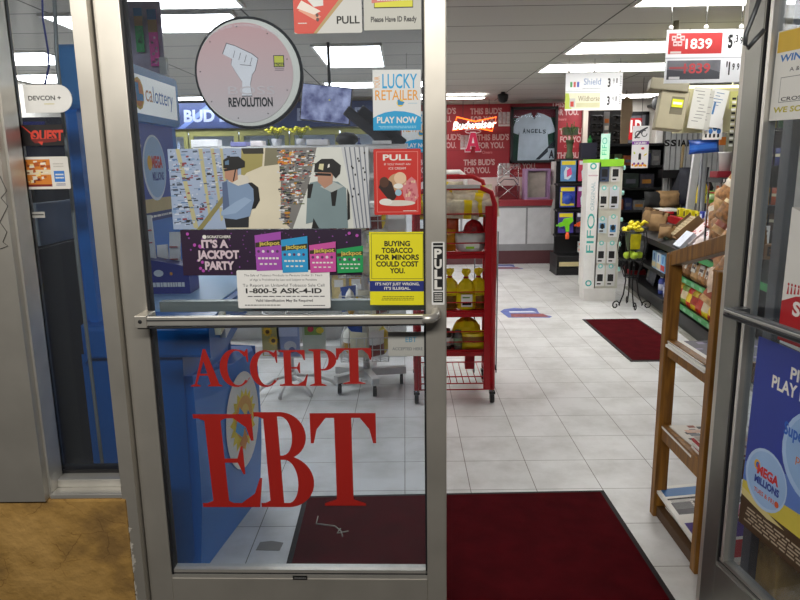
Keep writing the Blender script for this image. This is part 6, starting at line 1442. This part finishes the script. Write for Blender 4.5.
# ---------------- far right clutter ----------------
# sunglasses display
sx0, sx1 = at(591, 140, 10.0).x, at(624, 140, 10.0).x
t = thing('sunglasses_rack', 'black sunglasses display rack behind the mint stand', 'display rack', ((sx0 + sx1) / 2, 10.1, 0)); W2 = (sx1 - sx0) / 2
m = MB(); m.box(-W2, W2, 0, .1, 1.40, 2.22, mat('#2a2a2c', .5)); m.box(-W2, W2, -.10, .12, .0, 1.46, BLK); part(m, 'column', t)
m = MB(); m.box(-.04, .04, -.02, 0, 1.5, 2.2, mat('#8d8f94', .3)); 
for q in range(5): m.box(-.03, .03, -.0225, -.02, 1.64 + q * .1, 1.70 + q * .1, (PAPER, mat('#c9702a'), RED)[q % 3])
part(m, 'mirror_strip', t)
def glasses(lab, x, z):
    o = thing('sunglasses', lab, 'sunglasses', (x, 10.03, z), group='sunglasses on the black rack')
    m = MB()
    for s_ in (-1, 1): m.lathe([(.004, -.006), (.034, -.004), (.034, .004), (.004, .006)], mat('#17171a', .15), (s_ * .04, 0, 0), 12, 'y')
    part(m, 'lens', o)
    m = MB(); m.tube([(-.085, .005, .02), (-.04, -.002, .034), (0, -.002, .02), (.04, -.002, .034), (.085, .005, .02)], .009, BLK, 6)
    for s_ in (-1, 1): m.tube([(s_ * .085, .005, .02), (s_ * .08, .062, .02)], .005, BLK, 5)
    part(m, 'frame', o); return o
G0 = None
for c_ in range(2):
    for r in range(6):
        x = (sx0 + sx1) / 2 + (-.155, .155)[c_]; z = 1.56 + r * .11; lab = 'black sunglasses, %s column, %s from the bottom of the sunglasses rack' % (('left', 'right')[c_], ordn[r])
        if G0 is None: G0 = glasses(lab, x, z)
        else: copy_tree(G0, None, (x, 10.03, z), None, lab)
# tan paddle hanging beside the rack
m = MB(); a = at(627, 96, 9.6); zt, zb_ = a.z, at(628, 158, 9.6).z
m.prism([(-.05, zb_), (.03, zb_), (.05, zb_ + .3), (.06, zt - .35), (.09, zt - .2), (.08, zt - .05), (0, zt), (-.07, zt - .08), (-.06, zt - .4)], 'y', 0, .03, mat('#b39c80', .6)); m.tube([(0, .015, zt - .02), (0, .015, ZC)], .004, BLK, 4)
o = m.build('tan_strip', loc=(a.x, 9.6, 0)); tag(o, 'tall tan paddle-shaped strip hanging right of the sunglasses rack', 'hanging strip')
# framed I.D. sign
x0, x1, z0, z1 = wallrect(611, 112, 647, 146, 10.86); t = thing('identification_board', 'black framed red sign with white I.D. letters on the back right wall', 'sign', ((x0 + x1) / 2, 10.86, (z0 + z1) / 2)); W2, H2 = (x1 - x0) / 2, (z1 - z0) / 2
m = MB(); 
for a in ((-W2, W2, -H2, -H2 + .05), (-W2, W2, H2 - .05, H2), (-W2, -W2 + .05, -H2, H2), (W2 - .05, W2, -H2, H2)): m.box(a[0], a[1], -.02, .02, a[2], a[3], BLK)
part(m, 'frame', t); m = MB(); m.box(-W2, W2, .0, .02, -H2, H2, mat('#55565c', .5)); m.rect(-W2 + .06, W2 - .10, -H2 + .1, H2 - .1, mat('#b3141c', .5), -.002); m.text('WE I.D.', PAPER, -.02, -.04, .17, -.004, .50, bold=.05); part(m, 'board', t)
# door frame on the back wall
m = MB(); a = at(657, 121, 10.88); b = at(682, 121, 10.88); m.box(a.x, b.x + .6, 10.84, 10.9, a.z - .10, a.z, WHITE); m.box(a.x, a.x + .09, 10.84, 10.9, 0, a.z - .1, WHITE); m.box(b.x + .51, b.x + .6, 10.84, 10.9, 0, a.z - .1, WHITE); m.box(a.x + .09, b.x + .51, 10.87, 10.9, 0, a.z - .1, mat('#8f8d8a', .6)); struct(m.build('door_3'), 'white framed grey door in the back right wall')
# black cluttered shelf cabinet at the far right
cx0, cx1 = at(606, 200, 9.2).x, at(664, 200, 9.2).x
t = thing('black_shelving', 'black shelving full of dark goods at the back right', 'shelving', ((cx0 + cx1) / 2, 9.2, 0)); W2 = (cx1 - cx0) / 2; m = MB(); m.box(-W2, W2, .3, .34, 0, 1.72, BLK); m.box(-W2, -W2 + .03, 0, .3, 0, 1.72, BLK); m.box(W2 - .03, W2, 0, .3, 0, 1.72, BLK); part(m, 'carcass', t)
for z in (.10, .45, .8, 1.1, 1.4, 1.69): m = MB(); m.box(-W2 + .03, W2 - .03, 0, .3, z, z + .03, BLKM); part(m, 'shelf', t)
random.seed(21)
dn = [('#2f3a34', 'dark green'), ('#3a3a44', 'slate'), ('#55603f', 'olive'), ('#8d4a2a', 'rust'), ('#2a3358', 'dark blue'), ('#6f6f70', 'grey'), ('#1f1f22', 'black')]
for i, z in enumerate((.48, .83, 1.13, 1.43)):
    x = cx0 + .10; k = 0
    while x < cx1 - .14:
        c_, n_ = dn[(k + i * 3) % 7]; w_ = random.uniform(.10, .20); h = random.uniform(.12, .22); m = MB(); m.box(-w_ / 2, w_ / 2, -.10, .08, 0, h, mat(c_, .4, 0, .3, 20)); m.rect(-w_ * .35, w_ * .3, h * .3, h * .6, mat(('#8d8d88', '#5a5a66', '#a8742a')[k % 3]), -.1006)
        tag(m.build('goods_box', loc=(x + w_ / 2, 9.34, z + .001), bevel=.004), '%s box, %s from left on the %s shelf of the back black shelving' % (n_, ordn[k], ('second', 'third', 'fourth', 'fifth')[i]), 'box', 'boxes on the black shelving'); x += w_ + .02; k += 1
# fruit flavoured vape banner
x0, x1, z0, z1 = wallrect(633, 126, 647.5, 168, 8.2); W, Hh = x1 - x0, z1 - z0
p = Poster(W, Hh, mat('#dcd9da', .5, 0, .02)); p.rect(0, 1, .56, .64, mat('#7a3f94')); p.text('LIQUID', PAPER, .5, .575, .045, .7, bold=.03); p.poly([(.1, .72), (.2, .70), (.5, .85), (.9, .95), (.85, .98), (.45, .90)], mat('#3a3a40')); p.ring(.35, .80, (.22, .09), (.17, .065), 0, 300, 16, mt=mat('#3a3a40')); p.ring(.7, .82, (.18, .08), (.13, .06), 60, 360, 16, mt=mat('#3a3a40'))
p.poly([(.42, .20), (.58, .20), (.58, .32), (.53, .36), (.47, .36), (.42, .32)], PRINTK); p.disc(.65, .47, .10, .03, mat('#c8323c')); p.poly([(.72, .28), (.90, .32), (.92, .36), (.75, .32)], mat('#d6c02a')); p.poly([(.1, .36), (.2, .33), (.24, .36), (.14, .40)], mat('#b8cc3a'))
for q in range(10): p.disc(.1 + .085 * q, .08 + .03 * math.sin(q * 2), .07, .03, mat(('#e08a1c', '#7a3f94', '#d6a52a')[q % 3]), n=10)
p.done('flavour_banner', 'tall white banner with a purple band and fruit pictures, right of the tan strip', 'banner', Matrix.Identity(4), x0, z0, 8.2)
m = MB(); m.tube([((x0 + x1) / 2, 8.203, z1), ((x0 + x1) / 2, 8.203, ZC)], .003, BLK, 4); tag(m.build('banner_cord'), 'cord holding the fruit banner from the ceiling', 'cord')
# white ribbed board with letters
bx0, bx1 = at(664, 170, 8.6).x, at(722, 170, 8.6).x; zt, zb_ = at(690, 128, 8.6).z, .0
t = thing('ribbed_board', 'white ribbed board with black letters S SI AR at the right back', 'board', ((bx0 + bx1) / 2, 8.6, 0)); m = wmb(t); n = 11; w_ = (bx1 - bx0) / n
for q in range(n): m.box(bx0 + q * w_ + .008, bx0 + (q + 1) * w_ - .008, 8.6, 8.63, zb_, zt, mat('#b3b5b6', .6))
m.box(bx0, bx1, 8.625, 8.64, zb_, zt, mat('#6d6f70')); part(m, 'slats', t)
m = wmb(t)
for c_, u in (('S', 667), ('S', 673.5), ('I', 679), ('A', 683.5), ('R', 690)): p_ = at(u, 146, 8.595); m.text(c_, PRINTK, p_.x, p_.z, .075, 8.597, .07 if c_ != 'I' else .02, bold=.04)
part(m, 'letters', t)
# black counter machine and broom-like things
m = MB(); a = at(664, 170, 8.42); m.box(a.x - .02, a.x + .30, 8.40, 8.56, a.z - .10, a.z, BLK); m.box(a.x + .12, a.x + .18, 8.45, 8.51, .0, a.z - .1, BLK); m.box(a.x, a.x + .28, 8.40, 8.56, 0, .02, BLK); tag(m.build('black_stand'), 'black flat-topped stand in front of the white ribbed board', 'stand')
t = thing('dustpan_broom', 'broom with a pale wooden handle and dark bristles leaning at the ribbed board', 'broom', (at(681, 170, 8.28).x, 8.28, 0)); m = MB(); zz = at(683, 172, 8.28).z
m.tube([(0, 0, zz - .02), (.03, .05, at(684, 145, 8.28).z)], .018, mat('#8d7a58', .6), 8); part(m, 'handle', t); m = MB(); m.lathe([(.08, zz - .35), (.09, zz - .2), (.02, zz)], mat('#20222a', .8), n=12); m.lathe([(.012, 0), (.012, zz - .35)], BLK, n=6); part(m, 'bristles', t)
# tan paper sack and dark bags behind the counter
for k, (u, v, Y, rx, rz, c_, nm_, lab) in enumerate(((668, 199, 8.15, .15, .10, '#8a6d48', 'paper_sack', 'crumpled tan paper sack behind the black counter'), (693, 186, 8.12, .18, .22, '#1c1e2a', 'dark_sack', 'large dark sack behind the black counter, left of the white post'), (653, 200, 8.15, .11, .10, '#0b0b0c', 'black_heap', 'low black bundle behind the brown paper bags'))):
    p_ = at(u, v, Y); m = MB(); mt_ = mat(c_, .7, 0, .25, 14)
    m.pillow(rx * 2, rz * 2, rx * 1.1, mt_, None, seed=400 + k, nx=8, nz=8); o = m.build(nm_, loc=p_); tag(o, lab, 'bag')
    q_ = MB(); q_.box(-.09, .09, -.09, .09, 0, p_.z - rz, BLKM); 
    o2 = q_.build('plinth_box', loc=(p_.x, p_.y, 0)); tag(o2, 'black plinth under the ' + lab.split(' behind')[0], 'plinth')
m = MB(); RH = at(707, 203, 7.2).z - .821; m.box(-.14, .14, -.08, .08, 0, RH, mat('#3a3a3e', .5)); o = m.build('counter_riser', loc=(at(707, 198, 7.2).x, 7.2, .8205)); tag(o, 'dark riser box on the counter under the yellow pack and green tub', 'riser')
# service counter upright things around Y 4.9-5.3
p_ = at(697, 160, 5.3); m = MB(); a, b = at(697, 152, 7.0), at(692, 203, 7.0); m.beam((b.x - .03, 7.0, .821), (a.x + .005, 7.0, a.z + .02), .075, .04, mat('#b6b7b8', .4)); tag(m.build('white_post'), 'slim white post standing on the black counter', 'post')
a = at(706, 135, 6.75); m = MB(); m.lathe([(.05, .821), (.035, .83), (.03, a.z + .15)], mat('#8f9194', .3, .5), (a.x, 6.75, 0), 12); m.box(a.x - .045, a.x - .03, 6.70, 6.74, .821, a.z + .1, mat('#6d6f74')); tag(m.build('metal_column'), 'grey metal column on the counter under the hanging papers', 'column')
a = at(704, 146, 5.1); m = MB(); m.pillow(.23, .105, .06, mat('#2a55b0', .25, 0, .12), (mat('#3c74d0', .25), 3, 6), seed=501); o = m.build('blue_chip_bag', loc=a, rot=(0, math.radians(-4), 0)); tag(o, 'shiny blue snack bag clipped to the column above the counter', 'bag')
m = MB(); a = at(716, 128, 5.0)
m.box(-.07, .07, 0, .012, -.08, .06, PAPER)
for q in range(4): m.disc(-.045 + q * .03, .0 - .02 * (q % 2), .016, .02, mat('#3f74b8'), -.0006, 12); m.rect(-.055 + q * .03, -.04 + q * .03, -.065, -.04, PRINTK, -.0006)
o = m.build('battery_card', loc=(a.x, 5.05, a.z)); tag(o, 'white card with small blue packs hanging under the papers', 'card')
# cup on red box
a, b = at(724.5, 152, 5.0), at(724.5, 171, 5.0); hc = a.z - b.z
t = thing('foam_cup', 'white foam cup with a lidless rim on the small red box', 'cup', (b.x, 5.0, b.z)); m = MB(); m.lathe([(.035, 0), (.048, hc - .01), (.051, hc - .008), (.051, hc), (.046, hc), (.033, .01)], mat('#e6e6e4', .6), n=20); part(m, 'cup', t)
m = MB(); m.box(-.10, .10, -.06, .06, -.045, 0, mat('#8d2430', .5)); o = m.build('red_carton', loc=(b.x + .02, 5.0, b.z - .0005), bevel=.002); tag(o, 'small dark red carton under the white foam cup', 'carton')
m = MB(); zz = b.z - .046; m.box(-.10, .10, -.12, .12, zz - .035, zz, mat('#3a3a3c', .5)); m.box(-.10, -.088, -.1, -.088, .76, zz - .035, CHROME); m.box(.088, .10, -.1, -.088, .76, zz - .035, CHROME); m.box(-.10, -.088, .088, .1, .80, zz - .035, CHROME); m.box(.088, .10, .088, .1, .80, zz - .035, CHROME)
for zq in (.98, 1.12, 1.24): m.box(-.085, .085, -.1, .1, zq, zq + .012, mat('#b04a3a', .5)); m.box(-.08, .08, -.10, .0, zq + .012, zq + .06, mat('#b8642f', .5, 0, .4, 20))
for q in range(9): m.box(-.09 + q * .02, -.08 + q * .02, -.122, -.12, zz - .03, zz - .008, WHITE)
o = m.build('wire_shelf', loc=(b.x + .03, 5.0, 0)); tag(o, 'small counter shelf with orange packs carrying the red carton and foam cup', 'shelf')
# yellow and black pack, green can
a = at(703, 198, 7.2); m = MB(); m.T = Matrix.Scale(1.35, 4); m.prism([(-.05, 0), (.05, 0), (.05, .05), (.0, .17), (-.03, .18), (-.05, .08)], 'y', -.02, .02, mat('#d9c41c', .4)); m.text('PLAY', PRINTK, .0, .06, .02, -.0206, .06, bold=.03); m.prism([(.01, .17), (.05, .05), (.07, .12), (.04, .18)], 'y', -.018, .018, BLK); o = m.build('yellow_pack', loc=(a.x, 7.2, .8215 + RH)); tag(o, 'yellow and black pack standing on the counter by the white post', 'pack')
a = at(711, 198, 7.2); m = MB(); m.T = Matrix.Scale(1.3, 4); m.lathe([(.05, 0), (.052, .01), (.052, .09), (.05, .10)], mat('#6fae3a', .35), n=16); m.lathe([(.0525, .03), (.0525, .07)], mat('#c9e0a8', .4), n=16); o = m.build('green_tub', loc=(a.x, 7.2, .8215 + RH)); tag(o, 'green tub with a pale label on the counter beside the yellow pack', 'tub')
# beige hanging machine with yellow sticker and cream light box
a = at(676, 110, 4.9); t = thing('beige_machine', 'beige tilted machine box with a yellow sticker hanging at the upper right', 'machine', a); BE = mat('#a79f84', .6); R = RY(8) @ RZ(-14)
m = MB(); m.obox((0, .1, 0), (.19, .20, .27), BE, R); m.obox((-.03, .1, .17), (.26, .22, .08), mat('#8d8772', .6), R); part(m, 'housing', t, bevel=.008)
m = MB(); m.obox(R @ Vector((0, -.002, .03)), (.085, .006, .12), mat('#6d6753', .6), R); part(m, 'window', t); m = MB(); m.obox(R @ Vector((0, -.008, .045)), (.075, .004, .055), mat('#dce01c', .4), R); m.obox(R @ Vector((0, -.011, .045)), (.06, .002, .016), PAPER, R); part(m, 'yellow_sticker', t); m = MB(); m.tube([(0, .1, .2), (0, .1, ZC - a.z)], .02, BE, 8); part(m, 'hanger', t)
x0, x1, z0, z1 = wallrect(688, 85, 745, 131, 5.15); t = thing('cream_light_box', 'cream box with a lit top strip behind the hanging papers at the upper right', 'light box', ((x0 + x1) / 2, 5.2, z0)); W2 = (x1 - x0) / 2
m = MB(); m.box(-W2, W2, 0, .2, 0, z1 - z0 - .02, mat('#c9c39c', .6)); part(m, 'box', t); m = MB(); m.box(-W2, W2, -.01, .2, z1 - z0 - .02, z1 - z0, mat('#fbf6c0', emit=2.2)); part(m, 'lit_strip', t, 'glowing strip'); m = MB(); m.tube([(-W2 + .05, .1, z1 - z0), (-W2 + .05, .1, ZC - z0)], .006, CHROME, 5); m.tube([(W2 - .05, .1, z1 - z0), (W2 - .05, .1, ZC - z0)], .006, CHROME, 5); part(m, 'hanger', t)
for k, (u, v, w_, h, ro, lab, c_) in enumerate(((699, 108, .12, .29, 7, 'left of the hanging white printed sheets at the upper right', '#d9d8d0'), (706, 110, .10, .28, 5, 'middle hanging printed sheet at the upper right', '#c9c8bf'), (719, 108, .125, .27, 10, 'right tilted hanging white printed sheet at the upper right', '#e4e4e2'))):
    a = at(u, v, 5.0); m = MB(); Rr = RY(ro); m.obox((0, 0, 0), (w_, .003, h), mat(c_, .6, 0, .03), Rr)
    for q in range(10 if k != 2 else 5): m.obox(Rr @ Vector((random.uniform(-.02, .02), -.002, h * .4 - q * h * .08)), (w_ * random.uniform(.2, .6), .001, .005), mat('#8d8c88') if k != 2 else mat('#6f8fb0'), Rr)
    if k == 2: m.obox(Rr @ Vector((-.02, -.002, .0)), (.014, .001, .09), mat('#4f7fb4'), Rr)
    o = m.build('hanging_sheet', loc=(a.x, 5.0 + .02 * k, a.z)); tag(o, lab, 'sheet')
a = at(733, 120, 4.95); m = MB()
for q in range(14): m.box(-.012, .012, 0, .01, .14 - q * .025, .155 - q * .025, (BLK, PAPER)[q % 2])
o = m.build('clip_chain', loc=a); tag(o, 'black and white strip of small clips right of the hanging sheets', 'clip strip')
o = MB().box(-.05, .05, 0, .01, -.06, .06, mat('#c9c87a', .5)).build('yellow_note', loc=at(737, 100, 5.0)); tag(o, 'pale yellow note by the door edge at the upper right', 'note')
o = MB().box(-.04, .04, 0, .01, -.09, .09, mat('#9a9c88', .5)).build('grey_note', loc=at(731, 145, 5.2)); tag(o, 'olive grey card above the foam cup', 'card')
o = MB().box(-.022, .022, 0, .02, -.03, .03, mat('#c9742a', .5)).build('orange_note', loc=at(723, 141, 5.15)); tag(o, 'small orange card above the foam cup', 'card')

# ---------------- wooden newspaper rack ----------------
WD = bpy.data.materials.new('oiled_wood'); WD.use_nodes = True; nt = WD.node_tree; b = nt.nodes['Principled BSDF']; tc = nt.nodes.new('ShaderNodeTexCoord'); mp = nt.nodes.new('ShaderNodeMapping'); mp.inputs['Scale'].default_value = (22, 22, 2.0); nz_ = nt.nodes.new('ShaderNodeTexNoise'); nz_.inputs['Scale'].default_value = 2.2; nz_.inputs['Detail'].default_value = 6; nz_.inputs['Distortion'].default_value = .6
rp = nt.nodes.new('ShaderNodeValToRGB'); e = rp.color_ramp.elements; e[0].position = .3; e[0].color = (*lin('#5f3c15'), 1); e[1].position = .68; e[1].color = (*lin('#9a6a22'), 1)
nt.links.new(tc.outputs['Object'], mp.inputs[0]); nt.links.new(mp.outputs[0], nz_.inputs['Vector']); nt.links.new(nz_.outputs['Fac'], rp.inputs['Fac']); nt.links.new(rp.outputs['Color'], b.inputs['Base Color']); b.inputs['Roughness'].default_value = .5
NX, NF, NN = 1.075, 2.60, 2.19
t = thing('newspaper_rack', 'wooden newspaper rack beside the doorway with papers on its shelves', 'rack', (1.27, 2.4, 0)); XE = 1.50
for x in (NX - .035, XE - .0):
    for (y, zt) in ((NF, 1.125), (NN, 1.12)):
        m = wmb(t); m.box(x, x + .052, y, y + .042, .0, zt, WD); part(m, 'post', t, bevel=.003)
    m = wmb(t); m.beam((x + .03, NF + .03, 1.10), (x + .03, 2.02, 1.26), .052, .055, WD); part(m, 'arm', t, bevel=.003)
    for z in (.745, .385, .03):
        m = wmb(t); m.box(x + .012, x + .044, NN + .042, NF, z - (.035 if z > .1 else .025), z + (.035 if z > .1 else .02), WD if z > .1 else mat('#4a3014', .6, 0, .2)); part(m, 'side_rail', t, bevel=.002)
for z in (.735, .375, .03): m = wmb(t); m.box(NX + .027, XE, NN + .01, NF + .03, z, z + .015, WD); part(m, 'shelf_board', t)

for z in (.735, .375): m = wmb(t); m.box(NX + .027, XE, NN, NN + .012, z, z + .07, WD); part(m, 'front_lip', t)
def paper(name, lab, cat, x0, x1, y0, y1, z, th, top, edge=None, draw=None, rz=0):
    cx, cy = (x0 + x1) / 2, (y0 + y1) / 2; m = MB(); X, Y = (x1 - x0) / 2, (y1 - y0) / 2
    n = max(1, int(th / .008))
    for q in range(n): j = random.uniform(-.004, .004); m.box(-X + j, X + j, -Y - j, Y - j, q * th / n, (q + .92) * th / n, (edge or PAPER) if q % 3 == 1 and edge else PAPER)
    m.box(-X, X, -Y, Y, th, th + .0012, top)
    if draw: draw(m, X, Y, th + .0016)
    return tag(m.build(name, loc=(cx, cy, z), rotz=rz), lab, cat)
def art1(m, X, Y, z):
    random.seed(5)
    for q in range(14): x, y = random.uniform(-X * .8, X * .6), random.uniform(-Y * .8, Y * .8); m.box(x, x + random.uniform(.02, .10), y, y + random.uniform(.004, .03), z - .0003, z, mat(('#8f86a8', '#a9a4b0', '#5c4a6a')[q % 3], .5))
    m.box(-X, -X * .7, -Y, Y, z - .0002, z + .0002, PAPER); m.box(-X, X, -Y, -Y * .84, z - .0002, z + .0002, PAPER)
paper('newspaper', 'newspaper with a dark purple cover on the upper shelf of the wooden rack', 'newspaper', NX - .03, NX + .40, NN + .05, NF - .01, .752, .022, mat('#4a4458', .5), None, art1)
paper('yellow_folder', 'yellow edged paper under the newspapers on the middle shelf of the wooden rack', 'paper', NX - .02, NX + .26, NN + .12, NF - .002, .391, .02, mat('#d8c42a', .5))
def art2(m, X, Y, z):
    random.seed(8)
    for q in range(26): x, y = random.uniform(-X * .9, X * .7), random.uniform(-Y * .9, Y * .8); m.box(x, x + random.uniform(.02, .08), y, y + random.uniform(.004, .03), z - .0004, z + q * .00001, mat(('#8d4a3a', '#3a3a40', '#c9a08a', '#6f6f74', '#b9b9b4')[q % 5], .5))
paper('newspaper', 'loose open newspaper on the yellow folder, middle shelf of the wooden rack', 'newspaper', NX - .005, NX + .30, NN + .16, NF - .03, .4135, .012, mat('#cfcac2', .5), None, art2, .06)
paper('newspaper_stack', 'thick stack of newspapers with red striped edges on the middle shelf of the wooden rack', 'newspapers', NX + .0, NX + .40, NN + .02, NN + .17, .3915, .075, mat('#b9aca6', .5), mat('#b03a3a', .5), art2)
def art3(m, X, Y, z):
    m.box(-X * .9, X * .9, Y * .70, Y * .92, z - .0004, z, mat('#3f74b0', .5)); m.box(-X * .9, X * .9, Y * .60, Y * .64, z - .0004, z, PRINTK); m.box(-X * .88, -X * .4, Y * .2, Y * .52, z - .0004, z, mat('#3a3438', .5)); m.box(-X * .34, X * .9, Y * .38, Y * .52, z - .0004, z, PRINTK)
    m.box(-X * .34, X * .9, Y * .02, Y * .32, z - .0004, z, mat('#b04a6a', .5)); m.box(-X * .9, X * .9, -Y * .45, -Y * .02, z - .0004, z, mat('#55408f', .5)); m.box(-X * .9, X * .2, -Y * .9, -Y * .52, z - .0004, z, mat('#b8343c', .5))
    for q in range(10): m.box(-X * .85, -X * .4 if q % 2 else X * .8, Y * .58 - q * .006, Y * .59 - q * .006, z - .0004, z + .0001, mat('#8d8d8d'))
m = MB(); X, Y = .17, .23; m.box(-X, X, -Y, Y, 0, .012, PAPER); art3(m, X, Y, .0124)
o = m.build('newspaper', loc=(NX + .16, NN + .22, .085), rot=(math.radians(9), math.radians(-3), math.radians(4))); tag(o, 'newspaper with a blue masthead leaning on the lowest shelf of the wooden rack', 'newspaper')
paper('newspaper_stack', 'flat stack of newspapers on the lowest shelf of the wooden rack', 'newspapers', NX + .04, NX + .40, NN + .05, NF - .03, .0455, .022, mat('#c9c5be', .5))
paper('magazine', 'magazines on the upper shelf of the wooden rack, seen through the open door', 'magazines', NX + .41, NX + .455, NN + .04, NF - .02, .7505, .10, mat('#6d7a4a', .5), mat('#9a9a94', .5))
# ---------------- goods on the counter seen through the open right door's glass ----------------
YC = 4.62; cx = at(770, 190, YC).x; zz = lambda v: at(770, v, YC).z
t = thing('counter_rack', 'narrow dark snack rack on the near counter, seen through the open right door glass', 'rack', (cx, YC, .8205))
W2 = .17; top = zz(92) - .8205
m = MB(); m.box(-W2, -W2 + .015, 0, .22, 0, top, BLK); m.box(W2 - .015, W2, 0, .22, 0, top, BLK); m.box(-W2 + .015, W2 - .015, .20, .22, 0, top, BLKM); part(m, 'frame', t)
for v in (128, 166, 206, 232): m = MB(); z = zz(v) - .8205; m.box(-W2 + .015, W2 - .015, 0, .20, z - .012, z, BLK); part(m, 'shelf', t)
m = MB(); m.box(-W2, W2, -.012, 0, zz(108) - .8205, top, mat('#e0c41c', .4)); m.box(-W2, W2, -.014, -.012, zz(104) - .8205, zz(98) - .8205, mat('#b3202a', .4)); part(m, 'header', t, 'yellow and red header')
pk = [(206, 'orange', '#d8801c'), (206, 'amber', '#c9a02c'), (206, 'rust', '#a8481c'), (166, 'black', '#1c1c22'), (166, 'violet', '#5a3a7a'), (166, 'dark blue', '#26306a'), (128, 'red', '#b3202a'), (128, 'yellow', '#d9c21c'), (128, 'dark green', '#2a5a34'), (232, 'brown', '#7a5228'), (232, 'tan', '#a8844c'), (232, 'dark brown', '#4a301c')]
rows = {206: 'second', 166: 'third', 128: 'topmost', 232: 'lowest'}
for k, (v, nm_, c_) in enumerate(pk):
    x = -.10 + (k % 3) * .10; m = MB(); m.pillow(.09, .12, .05, mat(c_, .35, 0, .2, 20), (mat('#d9cfae', .4), 3, 4), c=(0, 0, .06), seed=700 + k, nx=5, nz=6)
    o = m.build('snack_packet', loc=(cx + x, YC + .08, zz(v) + .001)); tag(o, '%s packet on the %s shelf of the narrow counter rack' % (nm_, rows[v]), 'packet', 'packets on the counter rack')
m = MB(); h = zz(258) - .8215 if zz(258) - .8215 > .06 else .10; m.box(-.11, .11, -.04, .04, 0, h, mat('#7a5a3a', .6)); m.text('EC', mat('#2a1c12'), .0, .025, .06, -.0405, .11, bold=.03)
o = m.build('brown_carton', loc=(cx, YC - .10, .8205)); tag(o, 'brown carton with dark letters in front of the narrow counter rack', 'carton')
m = MB(); m.box(-.035, .035, 0, .01, 0, .17, PAPER); m.lines(-.02, .02, .02, .15, 4, mat('#55555a'), -.0004); o = m.build('price_card', loc=(at(764, 240, YC - .02).x, YC - .02, zz(250))); tag(o, 'white upright price card on the front of the narrow counter rack', 'card')
